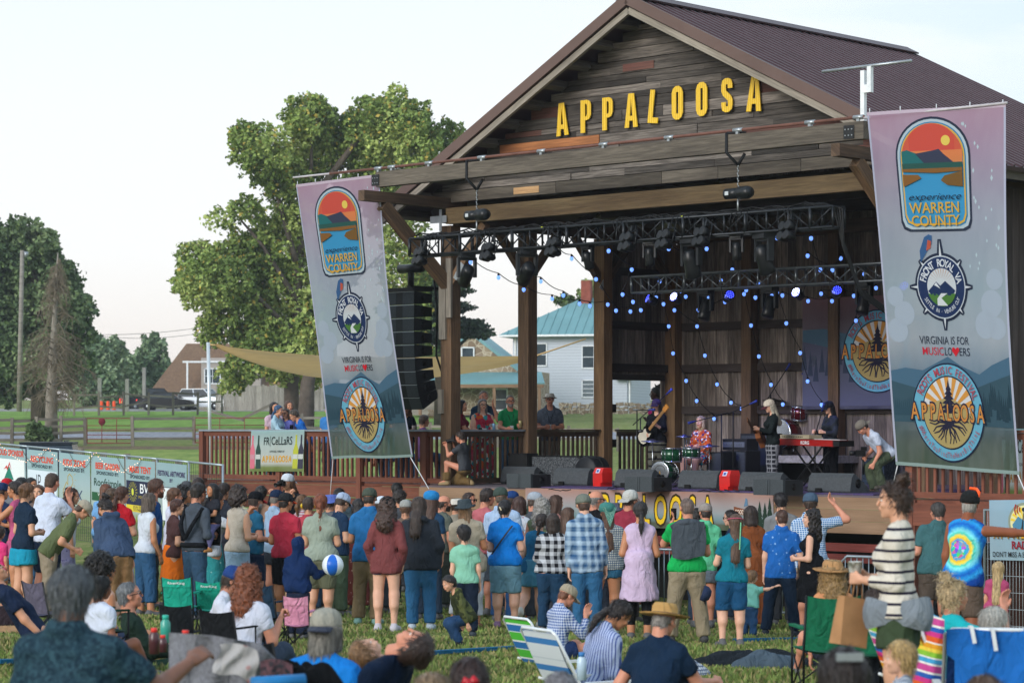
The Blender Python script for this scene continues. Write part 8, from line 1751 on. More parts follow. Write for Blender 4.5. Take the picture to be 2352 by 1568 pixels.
a2,b2=lp(Ki,1806,1002,43.6),lp(Ki,1873,1003,42.9);mb=MB();mb.beam(a2,b2,.28,.07);obj('synthesizer',mb,plain('#a39a82',.5),kb,True);mb=MB();[mb.tube([a2+(b2-a2)*(.1+.06*i)-s_*.142,a2+(b2-a2)*(.1+.06*i)-s_*.15],.011,5) for i in range(12)];obj('knobs',mb,M_BLACK,kb,True)
mb=MB();m_=(a+b)/2
for y in (-.12,.12):mb.tube([m_-dr*.42+s_*y+Vector((0,0,-.05)),m_+dr*.42+s_*y-Vector((0,0,m_.z))],.018,6);mb.tube([m_+dr*.42+s_*y+Vector((0,0,-.05)),m_-dr*.42+s_*y-Vector((0,0,m_.z))],.018,6)
obj('crossed_stand',mb,M_BLACK,kb,True)
vs,fs=text_polys('KORG',off=.03);mb=MB();fwd=-s_ if s_.y>0 else s_
mb.add([m_+fwd*.175+dr*(x*.085)+Vector((0,0,y*.085-.03)) for x,y in vs],fs);obj('lettering',mb,plain('#d9d9dc',.5),kb,True)
def guitar(key,lab,body,neck,L,down,nm,bass=False):
 r=R_[key];M=r['TM'];hL,hR=r['hand'][-1],r['hand'][1];a=M@Vector((.16,.17,.10));ax=(hL-a).normalized();n=(M.to_3x3()@Vector((0,1,0)));n=(n-ax*n.dot(ax)).normalized();up=n.cross(ax);Mx=Matrix((up,n,ax)).transposed().to_4x4();Mx.translation=a
 t_=thing(nm,lab,'guitar',M=Mx);o=[(-.13,-.20),(-.06,-.25),(.06,-.25),(.14,-.19),(.165,-.08),(.12,.0),(.09,.06),(.125,.13),(.10,.21),(.04,.235 if not bass else.16),(-.04,.235 if not bass else.16),(-.11,.21 if not bass else.27),(-.13,.13),(-.095,.05),(-.12,-.02),(-.165,-.10)]
 mb=MB();mb.prism(o,.09 if not bass else.045,Matrix.Identity(4));obj('body',mb,body,t_,True)
 if bass:mb=MB();mb.prism([(x*.7+.0,y*.75) for x,y in o],.004,Matrix.Translation((0,.026,0)));obj('pickguard',mb,plain('#d6d0c0',.35),t_,True)
 else:mb=MB();mb.lathe([(.055,0),(0,.002)],(0,.047,.06),Matrix.Rotation(R(-90),3,'X'),18);obj('sound_hole',mb,M_BLACK,t_,True)
 mb=MB();mb.box((0,.035 if not bass else.02,.22+L/2),(.055,.022,L));obj('neck',mb,neck,t_,True);mb=MB();mb.box((.0,.03,.24+L+.08),(.08,.018,.17));[mb.tube([((-.055,.055)[k%2],.03,.24+L+.03+.03*k),(0,.03,.24+L+.03+.03*k)],.008,5) for k in range(5)];obj('headstock',mb,plain('#c98a44',.4) if bass else neck,t_,True)
guitar('bass','black electric bass with cream pickguard held by the bass player',plain('#111214',.2,.1,3,0,.6),wood('#9a7448','#b58a58',dark=.1),.62,0,'bass_guitar',True);guitar('guitar','brown acoustic guitar held by the pale haired guitarist',wood('#7a4522','#94582e',dark=.2),wood('#5a3a24','#6a4428',dark=.1),.42,0,'acoustic_guitar')
def mic(base,elbow,tip,lab,d):
 t_=thing('microphone_stand',lab,'microphone stand',M=TR((P(base[0],0,d).x,d,SZ)),group='microphone stands on the stage');Mi=WM[t_.name].inverted();e_=lp(Mi,elbow[0],elbow[1],d);tp=lp(Mi,tip[0],tip[1],d-.2);mb=MB();mb.tube([(0,0,0),(e_.x,e_.y,e_.z)],.012,6)
 for k in range(3):a=k*2.094+.5;mb.tube([(0,0,.22),(.28*math.cos(a),.28*math.sin(a),.01)],.009,5)
 obj('pole',mb,M_BLACK,t_,True);mb=MB();dv=(tp-e_);mb.tube([e_-dv*.3,tp],.010,6);obj('boom',mb,M_BLACK,t_,True);mb=MB();dn=dv.normalized();mb.tube([tp,tp+dn*.12,tp+dn*.16],[.014,.022,.028],8);obj('microphone',mb,plain('#2a3a8c',.4),t_,True)
for a in (((1463,1092),(1463,942),(1489,941),'microphone stand left of the bass player',45.2),((1471,1098),(1471,960),(1530,906),'tall boom stand reaching past the left wall post',46.2),((1684,1108),(1684,945),(1722,928),'boom microphone stand between the drummer and the guitarist',44.6),((1657,1100),(1657,952),(1598,967),'boom stand bringing a microphone to the drummer',45.4),((1872,1115),(1872,1000),(1888,944),'microphone stand of the keyboard player',43.0),((1770,1040),(1770,905),(1805,850),'tall overhead boom stand behind the guitarist',47.8),((1892,1040),(1892,885),(1857,865),'tall overhead boom stand in front of the backdrop',47.6),((1957,1040),(1957,872),(2012,905),'tall overhead boom stand at the right of the backdrop',47.2)):mic(*a)
mb=MB();rs=random.Random(12)
for k in range(16):
 x=1230+760*rs.random();y=1118+12*rs.random();pts=[]
 for j in range(9):x+=rs.uniform(4,16);y=max(1112,min(1133,y+rs.uniform(-4,4)));pts.append(fl(x,y)+Vector((0,0,.035)))
 mb.tube(pts,.009,4)
tag(obj('floor_cables',mb,M_BLACK),'tangle of black cables snaking over the front of the stage floor','cable')
# -- barriers and the radio banner
def gy(px,d):x=(px-CX)*d/F;return Vector((x,d,gz(x,d)))
def barrier(x0,x1,d0,d1,lab):
 a,b=gy(x0,d0),gy(x1,d1);t_=thing('crowd_barrier',lab,'barrier',a,0,'steel crowd barriers in front of the stage');h=1.08;mb=MB();up=Vector((0,0,1));c=(b-a).normalized()*.12
 mb.tube([a+up*.18,a+up*(h-.12),a+c+up*h,b-c+up*h,b+up*(h-.12),b+up*.18,a+up*.18],.022,7);obj('frame',mb,M_GALV,t_);mb=MB();n=13
 for i in range(1,n):q=a.lerp(b,i/n);mb.tube([q+up*.18,q+up*h],.009,5)
 obj('bars',mb,M_GALV,t_);mb=MB()
 for q in (a.lerp(b,.12),a.lerp(b,.88)):mb.box(q+up*.03,(.08,.6,.03));mb.beam(q,q+up*.2,.04)
 obj('feet',mb,M_GALV,t_)
for x0,x1,lab in ((1180,1400,'crowd barrier hidden behind the legs left of the middle'),(1405,1562,'crowd barrier showing between the lilac dress and the grey sweater'),(1700,1912,'crowd barrier behind the blue shirt and the black dress'),(1928,2105,'crowd barrier left of the striped top')):barrier(x0,x1,38.6-(x0-1180)*.0026,38.6-(x1-1180)*.0026,lab)
wf=thing('wire_fence','galvanised wire panel fence at the right edge carrying the radio banner','fence',gy(2262,33.9));a,b=gy(2262,33.9),gy(2440,32.5);up=Vector((0,0,1));h=1.83;mb=MB();mb.tube([a,a+up*h,b+up*h,b,b+up*.05,a+up*.05],.024,7);obj('frame',mb,M_GALV,wf);mb=MB()
for i in range(1,24):q=a.lerp(b,i/24);mb.tube([q,q+up*h],.004,3)
for i in range(1,8):mb.tube([a+up*h*i/8,b+up*h*i/8],.004,3)
obj('wire_mesh',mb,plain('#a9b4ba',.4),wf)
T_,A=flat_banner('radio_banner','pale blue radio banner with a rising sun and mast on the right wire fence',P(2272,1148,33.75),P(2432,1146,32.4),P(2274,1285,33.75),gradient_mat([(0,'#a9cfe4'),(1,'#b4d2e0')],0),1.2,.88,.006)
A.cur='sun_emblem';A.disc(.62,.32,.28,'#8a9484',1,36);A.disc(.62,.32,.24,'#ddd8a0',2,36)
for i in range(9):a_=-80+i*20;A.put([(.62,.34)]+arcp(.62,.34,.235,a_,a_+9,2),[(0,1,2,3)],'#e3c23c',3)
A.poly([(.42,.36),(.52,.24),(.62,.3),(.74,.22),(.82,.36),(.78,.48),(.46,.48)],'#4f86a4',4);A.poly([(.60,.50),(.62,.16),(.64,.50),(.68,.50),(.625,.12),(.56,.50)],'#26303a',5);A.disc(.62,.14,.03,'#26303a',6,14)
for k in (.08,.12,.16):A.poly(arcp(.62,.14,k,-120,-60,6)+arcp(.62,.14,k-.018,-60,-120,6),'#a8382c',6);A.poly(arcp(.62,.14,k,60,120,6)+arcp(.62,.14,k-.018,120,60,6),'#a8382c',6)
A.cur='lettering'
for i,ch in enumerate('APPALOOSA'):A.text(ch,.14+.115*i,.56,.15,'#5a4420',7,.60,.04);A.text(ch,.14+.115*i,.555,.135,'#d9a02c',8,.58,.01)
A.text('RADIO',.62,.71,.11,'#8a2430',8,width=.42,off=.03);A.text("DON'T MISS A BEAT! TUNE IN",.60,.83,.075,'#26282c',8,width=1.05,off=.01);A.flush(tr=0)
ct=thing('canopy_tent','grey canopy tent behind the right deck at the photo edge','tent',B(12.6,5.5,0));mb=MB();mb.add([B(11.6,4.2,2.0),B(14.8,4.2,2.0),B(14.8,7,2.0),B(11.6,7,2.0),B(13.2,5.6,2.9)],[(0,1,4),(1,2,4),(2,3,4),(3,0,4)]);obj('canopy',mb,plain('#7d8a90',.8),ct);mb=MB();[mb.beam(B(p,q,0),B(p,q,2.0),.04) for p in (11.6,14.8) for q in (4.2,7)];obj('tent_legs',mb,M_STEEL,ct)
# -- things on the grass
blades()
def gp(px,py):
 lo,hi=8.0,60.0
 for _ in range(40):
  d=(lo+hi)/2;x=(px-CX)*d/F;yy=HY-(gz(x,d)-ZC)*F/d
  if yy>py:lo=d
  else:hi=d
 return Vector((x,d,gz(x,d)))
M_ROD=plain('#15161a',.45,.1,8,.3)
def camp_chair(px,yt,d,yaw,lab,h,w_=.50,bh=.42,top=.86,back_h2=None,text=None,name='camp_chair',arms=True):
 """folding camp chair; its fabric back top edge lies at pixel row yt"""
 x=(px-CX)*d/F;zt=ZC-(yt-HY)*d/F;g_=gz(x,d);s_=max(.45,min(1.25,(zt-g_)/top));t_=thing(name,lab,'camp chair',M=TR((x,d,zt-top*s_),R(yaw),s_));f1=C(h)
 mb=MB();def_=lambda u,v:Vector(((u-.5)*w_*(1-.04*v),-.20-.10*v+(-.05)*(1-(2*u-1)**2)*(1-v*.3),.42+bh*v-(.03*(1-(2*u-1)**2) if v>.9 else 0)))
 mb.grid(def_,12,8);mb.grid(lambda u,v:def_(1-u,v)+Vector((0,.012,0)),12,8);b_=obj('backrest',mb,f1,t_,True)
 mb=MB();mb.grid(lambda u,v:Vector(((u-.5)*w_,-.2+.42*v,.42-.05*math.sin(math.pi*u)*math.sin(math.pi*(.2+.8*v)))),8,8);mb.grid(lambda u,v:Vector(((.5-u)*w_,-.2+.42*v,.41-.05*math.sin(math.pi*u)*math.sin(math.pi*(.2+.8*v)))),8,8);obj('seat',mb,f1,t_,True)
 if back_h2:mb=MB();mb.grid(lambda u,v:def_(u,.68+.32*v)+Vector((0,-.012,.0)),12,3);obj('head_band',mb,C(back_h2),t_,True)
 if text:
  vs,fs=text_polys(text,off=.01);mb=MB();wt=max(a for a,b in vs);mb.add([def_(.5+a/wt*.30,.78+b*.12)+Vector((0,-.02,0)) for a,b in vs],fs);obj('lettering',mb,plain('#e8eef0',.5),t_,True)
 for s in (-1,1):
  mb=MB();mb.tube([(s*w_/2,-.30,.42+bh),(s*w_/2,-.20,.42),(s*w_/2,-.20,.02)],.011,6);obj('frame',mb,M_ROD,t_,True)
  mb=MB();mb.tube([(s*w_/2,.22,.02),(s*w_/2,.22,.62)],.011,6);mb.tube([(s*w_/2,-.2,.02),(s*w_/2,.22,.40)],.009,6);mb.tube([(s*w_/2,.22,.02),(s*w_/2,-.2,.40)],.009,6);obj('leg',mb,M_ROD,t_,True)
  if arms:mb=MB();mb.box((s*w_/2,.0,.62),(.06,.46,.02));obj('armrest',mb,f1,t_,True)
 mb=MB();[mb.tube([(-w_/2,y,.03),(w_/2,y,.40)],.009,6) or mb.tube([(w_/2,y,.03),(-w_/2,y,.40)],.009,6) for y in (-.2,.22)];obj('crossed_rods',mb,M_ROD,t_,True);return t_
camp_chair(419,1319,27.5,-8,'left of the two teal camp chairs with white lettering, empty','#1f9a84',.42,text='RiverKing',back_h2='#23a890')
camp_chair(492,1328,27.8,-8,'right of the two teal camp chairs, partly behind the white tee back','#1f9a84',.42,text='RiverKing',back_h2='#23a890')
camp_chair(419,1382,22.6,-14,'empty charcoal camp chair left of the reddish haired woman','#24272b')
camp_chair(526,1394,20.0,-26,'black camp chair holding the reddish haired woman in the white tee','#1c1e22')
camp_chair(631,1336,25.4,-30,'navy camp chair with upright back beside the small pink chair','#1f3448',.34)
camp_chair(686,1362,25.0,-4,'small pink camp chair in front of the hooded child','#d08aa6',.40,bh=.46,top=.90,back_h2='#d893ae')
camp_chair(116,1328,24.5,-40,'grey lilac camp chair behind the big grey haired man','#5e5a6c',.42)
camp_chair(228,1342,19.8,-60,'dark green camp chair with a child in it, edge on','#12382c',.40)
camp_chair(1896,1362,20.2,8,'green camp chair of the woman in the tan hat','#1c6a4c',.52,bh=.50,top=.92)
camp_chair(1986,1384,20.0,14,'second green camp chair, right behind the paper bag','#1c6a4c',.50,bh=.46,top=.88)
camp_chair(620,1462,15.0,-30,'black camp chair frame low down beside the bright blue shirt','#15181c')
def beach_chair(px,yt,d,yaw,lab,mats,top=.80,w_=.52,lowarm=True,rod=plain('#dfe3e6',.35,.05,5,.2),name='beach_chair'):
 x=(px-CX)*d/F;zt=ZC-(yt-HY)*d/F;t_=thing(name,lab,'beach chair',M=TR((x,d,zt-top),R(yaw)));A0,A1=Vector((0,-.18,.26)),Vector((0,-.52,top))
 mb=MB();f_=lambda u,v:Vector(((u-.5)*w_,0,0))+A0.lerp(A1,v)+Vector((0,-.03*math.sin(math.pi*v),0));mb.grid(f_,6,10);mb.grid(lambda u,v:f_(1-u,v)+Vector((0,.01,.01)),6,10);obj('backrest',mb,mats,t_,True)
 mb=MB();mb.grid(lambda u,v:Vector(((u-.5)*w_,-.18+.45*v,.26+.05*v)),4,4);mb.grid(lambda u,v:Vector(((.5-u)*w_,-.18+.45*v,.25+.05*v)),4,4);obj('seat',mb,mats,t_,True)
 mb=MB();h=w_/2+.015;mb.tube([(-h,.28,.31),(-h,-.18,.26),(-h,-.52,top),(-h+.04,-.535,top+.03),(h-.04,-.535,top+.03),(h,-.52,top),(h,-.18,.26),(h,.28,.31)],.013,7);obj('frame',mb,rod,t_,True)
 for s in (-1,1):mb=MB();mb.tube([(s*h,.3,.0),(s*h,.25,.31),(s*h,-.30,.46),(s*h,-.36,.48)],.011,6);mb.tube([(s*h,-.4,.0),(s*h,.1,.42)],.011,6);obj('leg',mb,rod,t_,True);mb=MB();mb.box((s*(h+.01),-.02,.47),(.05,.46,.025));obj('armrest',mb,rod,t_,True)
 return t_
def stripes_m(cols,per):
 t=NT('striped_web');s_=t.n('ShaderNodeSeparateXYZ');t.l(t.coord(),s_.inputs[0]);r=t.n('ShaderNodeValToRGB');r.color_ramp.interpolation='CONSTANT';e=r.color_ramp.elements;e[0].color=hexc(cols[0][1]);e[1].position=cols[-1][0];e[1].color=hexc(cols[-1][1])
 for p_,q_ in cols[1:-1]:z=e.new(p_);z.color=hexc(q_)
 t.l(t.math('FRACT',t.math('DIVIDE',s_.outputs[2],per)),r.inputs[0]);return t.done(r.outputs[0],.7)
beach_chair(1292,1420,23.5,-58,'green, blue and white striped beach chair of the gingham shirted boy',stripes_m([(0,'#4fb83c'),(.36,'#c9d8d0'),(.42,'#2a6cae'),(.80,'#e0e6e6'),(.9,'#4fb83c')],.17),.86,.46)
beach_chair(1366,1446,19.2,-60,'white and blue striped beach chair of the woman in the peasant blouse',stripes_m([(0,'#cfd6dc'),(.5,'#3a7ab8'),(.72,'#cfd6dc'),(.95,'#b9c4cc')],.22),.86,.50)
beach_chair(2170,1392,16.8,-58,'beach chair of the turquoise shirted woman draped with a rainbow striped towel',C('#fff',pat='rainbow',s=1.0) if False else cloth('#ffffff',pat='rainbow'),.95,.52)
mb=MB();c0=P(2118,1395,16.5);mb.grid(lambda u,v:P(2107+62*u-14*v*(1-u),1392+30*u+(178-20*u)*v,16.3+.25*math.sin(u*5+v*2)*.3),14,20);mb.grid(lambda u,v:P(2107+62*(1-u)-14*v*u,1392+30*(1-u)+(178-20*(1-u))*v,16.32+.25*math.sin((1-u)*5+v*2)*.3),14,20)
tag(obj('striped_towel',mb,cloth('#ffffff',pat='rainbow')),'rainbow striped beach towel hanging over the side of a beach chair','towel')
bc_=beach_chair(2268,1440,15.6,-6,'blue beach chair seen from behind at the right edge',C('#1c3f7c'),.84,.58)
mb=MB();tw=lambda u,v:WM[bc_.name]@Vector(((u-.5)*(.60 if v<.3 else.50),-.56-.02*math.sin(u*7),.87-.62*v+.01*math.sin(u*9)));mb.grid(lambda u,v:tw(u,v),12,16);mb.grid(lambda u,v:tw(1-u,v)+Vector((0,.012,0)),12,16);o=obj('blue_towel',mb,C('#1f66b4'));tag(o,'plain blue towel with a small white tag clipped over the chair back at right','towel')
mb=MB();mb.box(tw(.35,.92)+Vector((0,-.012,0)),(.08,.004,.05));obj('care_tag',mb,plain('#cfdae6',.6),o)
for u in (.24,.46):mb=MB();a=tw(u,.0)+Vector((0,.0,.012));mb.beam(a+Vector((0,.02,0)),a+Vector((0,-.03,0)),.024,.014);mb.beam(a+Vector((0,-.03,.005)),a+Vector((.02,-.035,-.13 if u>.4 else -.10)),.024,.010);tag(obj('towel_clip',mb,plain('#d5d9dc',.5)),'%s of the two white clips holding the blue towel'%('left' if u<.3 else 'right'),'clip','clips on the blue towel')
def heap(name,lab,cat,c,rx,ry,h,mat,seed=0,n=26,flat=.6):
 r=random.Random(seed);k=[r.uniform(0,6) for _ in range(6)]
 def f(u,v):
  a=u*6.2832;q=v;rr=1+.22*math.sin(a*2+k[0])+.12*math.sin(a*5+k[1]);x=rx*rr*q*math.cos(a);y=ry*rr*q*math.sin(a)
  z=h*(1-q**2)**flat*(1+.18*math.sin(5*x/rx+k[2])*math.sin(4*y/ry+k[3]))+h*.10*math.sin(9*a+6*q+k[4])*(1-q)*q*4
  return Vector(c)+Vector((x,y,max(z,.0)))
 mb=MB();mb.grid(f,n*2,n);return tag(obj(name,mb,mat),lab,cat)
g0=gp(1728,1532);heap('jacket','heap of dark jackets and bags lying on the grass behind the straw hatted man','jacket',g0,.55,.30,.17,C('#1a2026'),3)
heap('jacket','crumpled grey blue jacket on top of the dark jacket heap','jacket',gp(1755,1537)+Vector((0,-.1,.03)),.28,.16,.15,C('#44525e'),4)
heap('blanket','tan picnic blanket under the lying person at far left','blanket',gp(40,1452)+Vector((0,0,.0)),1.1,.35,.07,C('#a07c58'),5)
heap('backpack','dark backpack beside the lying person at far left','backpack',gp(22,1440)+Vector((0,0,.0)),.32,.18,.22,C('#2c2226'),6)
heap('towel','checked cloth on the grass in front of the straw hatted man','towel',gp(1524,1562)+Vector((0,.4,.02)),.35,.3,.14,C('#c3c9cf',pat='check',h2='#3a4c6c'),7)
def fleece(u,v):
 x=388+275*u;top=1452+8*math.sin(u*2)+(26*max(0,u-.35)/.65)+60*max(0,u-.75)/.25;y=top+(1600-top)*v
 p=P(x,y,12.9-.16*math.cos(math.pi*(u-.5))*(1-.5*v)+.018*math.sin(u*21+v*5));return p
mb=MB();mb.grid(fleece,40,24);mb.grid(lambda u,v:fleece(u,0)+Vector((0,.75*v,-.05*v-.25*v*v)),40,8);tag(obj('fleece_blanket',mb,C('#6f7077',pat='mottle',h2='#83858c',s=.9)),'grey marled fleece blanket draped over a pushchair at the bottom left','blanket')
mb=MB();mb.grid(lambda u,v:P(506+84*u-16*v*(1-u)+5*math.sin(v*6),1476+34*(u-.3)**2+5*math.sin(u*8)*v+(64+20*u)*v,12.60-.012*math.sin(u*12+v*7)),22,16);tag(obj('muslin_cloth',mb,C('#aaa8a8',pat='spots',h2='#a0504a',s=1.6)),'white muslin with small coloured flowers lying over the grey fleece','cloth')
mb=MB();mb.grid(lambda u,v:P(598+74*u,1512+40*(u-.4)**2+90*v,12.4),12,10);tag(obj('mesh_pouch',mb,C('#2c3036',pat='mottle',h2='#6a4a50',s=1)),'dark net pouch at the right end of the grey fleece','bag')
heap('shoulder_bag','black crumpled bag in front of the bright blue shirt','bag',P(692,1580,13.2),.20,.12,.14,C('#101113'),9)
mb=MB();mb.tube([P(578,1570,11.8),P(700,1562,11.9)],.035,8);tag(obj('blue_bar',mb,plain('#1f78b4',.5)),'short blue padded bar at the very bottom beside the fleece','bar')
def bottle(px,py,d,c1,c2,lab,grp=None,r=.032,h=.2,cat='bottle',name='bottle'):
 t_=thing(name,lab,cat,P(px,py,d),0,grp);mb=MB();mb.lathe([(0,0),(r,.005),(r,h*.72),(r*.55,h*.86),(r*.5,h*.9)],(0,0,0),None,16);obj('body',mb,plain(c1,.25,.1,5,0,.5),t_,True);mb=MB();mb.lathe([(r*.62,h*.84),(r*.62,h),(0,h)],(0,0,0),None,14);obj('bottle_cap',mb,plain(c2,.4),t_,True)
bottle(354,1502,15.5,'#4c2a30','#e0382f','leftmost red capped bottle behind the outstretched arm','red capped bottles',.034,.17);bottle(374,1498,16.5,'#4c2a30','#e0382f','middle red capped bottle, half hidden','red capped bottles',.03,.12);bottle(426,1494,15.2,'#4c2a30','#e0382f','right red capped bottle above the grey fleece','red capped bottles',.034,.13)
bottle(380,1476,17.2,'#3a9c8c','#2fae98','teal spray bottle beside the dark green sweater',None,.036,.2);bottle(1336,1562,17.0,'#b9cfe0','#3a7ab8','clear water bottle below the white striped beach chair',None,.034,.2)
mb=MB();g1=gp(1212,1424);mb.lathe([(0,0),(.033,.003),(.033,.11),(.028,.12),(0,.12)],g1+Vector((0,0,.0)),None,16);tag(obj('drink_can',mb,plain('#b04a3c',.3,.3,30,.5)),'red and silver drink can standing on the grass near the kicking girl','can')
def can(key,side,col,lab,r=.033,h=.12):q=R_[key]['hand'][side];mb=MB();mb.lathe([(0,0),(r,.003),(r,h),(r*.85,h+.01),(0,h+.01)],q+Vector((0,0,-.03)),None,14);tag(obj('drink_can',mb,plain(col,.3,.25,25,.4)),lab,'can')
can('navycap',1,'#2f6ec0','blue can held at the left edge of the crowd');can('bluehoodie',-1,'#1f4fb0','blue can in the hand of the stooping blue hoodie');can('floral',-1,'#7fa8c8','pale blue can held by the floral dress woman');can('greentee',-1,'#a89c70','tan can held by the green tee man');can('navydeck',-1,'#c9b9b4','pale cup held by the navy sweater woman on the deck');can('burgundy',1,'#1a1c20','black can on the rail beside the burgundy top')
def camera_(key,lab,s_=1.0):
 r=R_[key];M=r['HM'];hh=M.to_scale().x;c=M@Vector((0,.62,.0));ax=(M.to_3x3()@Vector((0,1,0))).normalized();x=(M.to_3x3()@Vector((1,0,0))).normalized();up=(M.to_3x3()@Vector((0,0,1))).normalized();Mx=Matrix((x,ax,up)).transposed().to_4x4();Mx.translation=c
 t_=thing('photo_camera',lab,'camera',M=Mx);mb=MB();mb.box((0,0,0),(.14,.06,.09));mb.box((0,0,.055),(.05,.05,.03));obj('body',mb,plain('#101114',.4),t_,True);mb=MB();mb.lathe([(.03,0),(.035,.03),(.035,.12),(.042,.14),(.036,.14),(.030,.125)],(0,.03,-.01),Matrix.Rotation(R(-90),3,'X'),16);obj('lens',mb,plain('#0c0d0f',.3),t_,True)
camera_('whitecapcam','black camera held up by the photographer in the white backwards cap');camera_('kneeler','black camera with long lens held by the kneeling photographer')
def phone(key,side,lab,n=(0,-.9,.2)):q=R_[key]['hand'][side];mb=MB();mb.box(q+Vector((0,0,.05)),(.075,.010,.15),Matrix.Rotation(R(20),3,'Z'));tag(obj('mobile_phone',mb,plain('#14151a',.25)),lab,'phone')
phone('scarfblue',1,'phone held up by the woman in the blue headscarf');phone('greensweater',-1,'phone raised in front of the shaven headed man');phone('reddishcurls',-1,'phone in the lap of the reddish haired woman')
mb=MB();q=R_['crew']['hand'][1];mb.box(q+Vector((-.05,0,.10)),(.16,.12,.10));mb.lathe([(.035,0),(.04,.1),(.03,.1)],q+Vector((-.13,-.02,.10)),Matrix.Rotation(R(-90),3,'Y'),14);mb.tube([q+Vector((0,0,.05)),q+Vector((0,0,-.25))],.018,7);mb.box(q+Vector((.02,.08,.17)),(.10,.02,.07));tag(obj('video_camera',mb,plain('#111215',.4)),'black video camera on a grip held by the crouching cameraman','camera')
bd=R_['babydad'];M=bd['M'];hb=bd['H']
R_['baby']=person(470,1158,32.0,'small child with straight black hair strapped in the black carrier, purple leggings and tan shoes',yaw=130,H=.95,base=(M@Vector((0,0,.50*hb))).z,pos=((M@Vector((.06,.24,0))).x,(M@Vector((.06,.24,0))).y-.02),legs=(((.5,.7,-.6),(.1,.1,-1)),)*2,hs=1.45,b=1.2,top=('tee',C('#2a2c34')),bot=('leggings',C('#5c5a80')),hair=('bob','#120e0e'),shoes='#9c6a38',skin=TA,arms='lap')
hd=bd['cmb'];mb=MB();q=bd['t2'];mb.grid(lambda u,v:q(-.10+.20*u,.145+.05*math.sin(math.pi*u),.56+.22*v),10,8);mb.tube([q(-.09,.12,.75),q(-.10,-.03,.82),q(-.07,-.09,.70),q(.0,-.1,.6)],.028,7);mb.tube([q(.09,.12,.75),q(.10,-.03,.82),q(.07,-.09,.70),q(0,-.1,.6)],.028,7);mb.tube([q(.12*math.cos(a/12*6.283),.085*math.sin(a/12*6.283),.56) for a in range(13)],.035,7);hd('child_carrier',mb,C('#15171c'))
def back_text(key,lines,col,sy=-.098,z0=.74,sz=.045):
 r=R_[key];mb=MB();q=r['t2'];h=r['H']
 for i,(t_,w_) in enumerate(lines):
  vs,fs=text_polys(t_,off=.02);k=w_/(2*max(a for a,b in vs));mb.add([q(a*k,sy,z0-i*sz*1.5+b*sz) for a,b in vs],fs)
 r['cmb']('back_print',mb,plain(col,.6))
back_text('redtee',[('CELTIC',.12),('MUSIC',.11)],'#d9c9cc',-.088,.735,.038)
back_text('blackprint',[('streaming',.11)],'#cfd2d6',-.094,.765,.03)
r=R_['blackprint'];mb=MB();q=r['t2'];mb.tube([q(.05*math.cos(a/16*6.283),-.095,.69+.05*math.sin(a/16*6.283)) for a in range(17)],.004,4);r['cmb']('round_print',mb,plain('#cfd2d6',.6))
r=R_['bluetee'];q=r['t2'];mb=MB();mb.grid(lambda u,v:q(.075-.17*v+.016*u,-.074-.012*math.sin(math.pi*v),.81-.22*v),2,12);r['cmb']('bag_strap',mb,plain('#14161c',.6))
r=R_['greensweater'];q=r['t2'];mb=MB()
def drape(u,v):w_=.105+.015*math.sin(v*3);return q((u-.5)*2*w_,-.098-.016*math.sin(math.pi*u)-.004*math.sin(u*17+v*6)*v,.835-.235*v-.012*math.sin(u*5))
mb.grid(drape,24,16);mb.grid(lambda u,v:drape(1-u,v)+Vector((0,.02,0)),24,16);mb.tube([q(-.105,-.04,.80),q(-.06,-.07,.835),q(0,-.075,.845),q(.06,-.07,.835),q(.105,-.04,.80)],.045,10);mb.tube([q(.09,-.03,.81),q(.07,.06,.79),q(.03,.09,.72)],.03,8);mb.tube([q(-.09,-.03,.81),q(-.07,.06,.79),q(-.03,.09,.72)],.03,8)
tag(obj('draped_sweater',mb,C('#454c54'),r['o'],local=True));
r=R_['pointing'];q=r['M']@r['t2'](.10,-.12,.70);mb=MB();mb.box(q+Vector((0,0,-.05)),(.22,.12,.36),Matrix.Rotation(R(-14),3,'Y'));mb.tube([q+Vector((-.08,.05,.12)),q+Vector((-.06,.15,.22)),q+Vector((.05,.15,.2))],.014,6);tag(obj('backpack',mb,plain('#5a332a',.45)),'brown leather backpack worn by the pointing woman','backpack')
for key,side,lab,c1 in (('bluefloral',1,'black cap held low by the blue shirt man','#101114'),('greensweater',1,'navy and beige cap hanging from the belt of the khaki trousers','#1c2a48')):
 h_=R_[key]['hand'][side] if key=='bluefloral' else R_[key]['M']@(R_[key]['t2'](.11,-.03,.40));mb=MB();mb.lathe([(.10,-.02),(.10,.04),(.06,.09),(0,.10)],h_+Vector((0,0,-.08)),Matrix.Rotation(R(110),3,'Y'),18);mb.grid(lambda u,v:h_+Vector((.02+.02*u,-.09+.16*u,-.14-.09*v)),6,4);tag(obj('held_cap',mb,plain(c1,.8)),lab,'cap')
r=R_['striped'];q=r['t2'];H_=r['H'];mb=MB()
def belt(u,v):
 a=-math.pi/2+(u-.5)*5.6;rr=.98+.10*math.sin(math.pi*v);ang=a;bulge=.030*math.exp(-((ang+2.0)/.55)**2)+.020*math.exp(-((ang+3.95)/.45)**2)+.003*math.sin(u*23)
 return q((.128+bulge)*rr*math.cos(ang),(.112+bulge)*rr*math.sin(ang),.550+bulge*.9-(.085+bulge*1.6)*v+.010*math.sin(u*7))
mb.grid(belt,60,12);o=r['cmb']('baby_carrier',mb,C('#7c848c'))
h_=(r['hand'][1]+r['hand'][-1])/2;cp_=thing('paper_cup','white cup printed with yellow lemons held by the striped top woman','cup',h_+Vector((0,-.03,-.03)));mb=MB();mb.lathe([(0,0),(.032,0),(.045,.13),(.046,.13),(.040,.125),(0,.12)],(0,0,0),None,18);obj('body',mb,C('#d5d9d6',pat='spots',h2='#d9b820',s=.5),cp_,True)
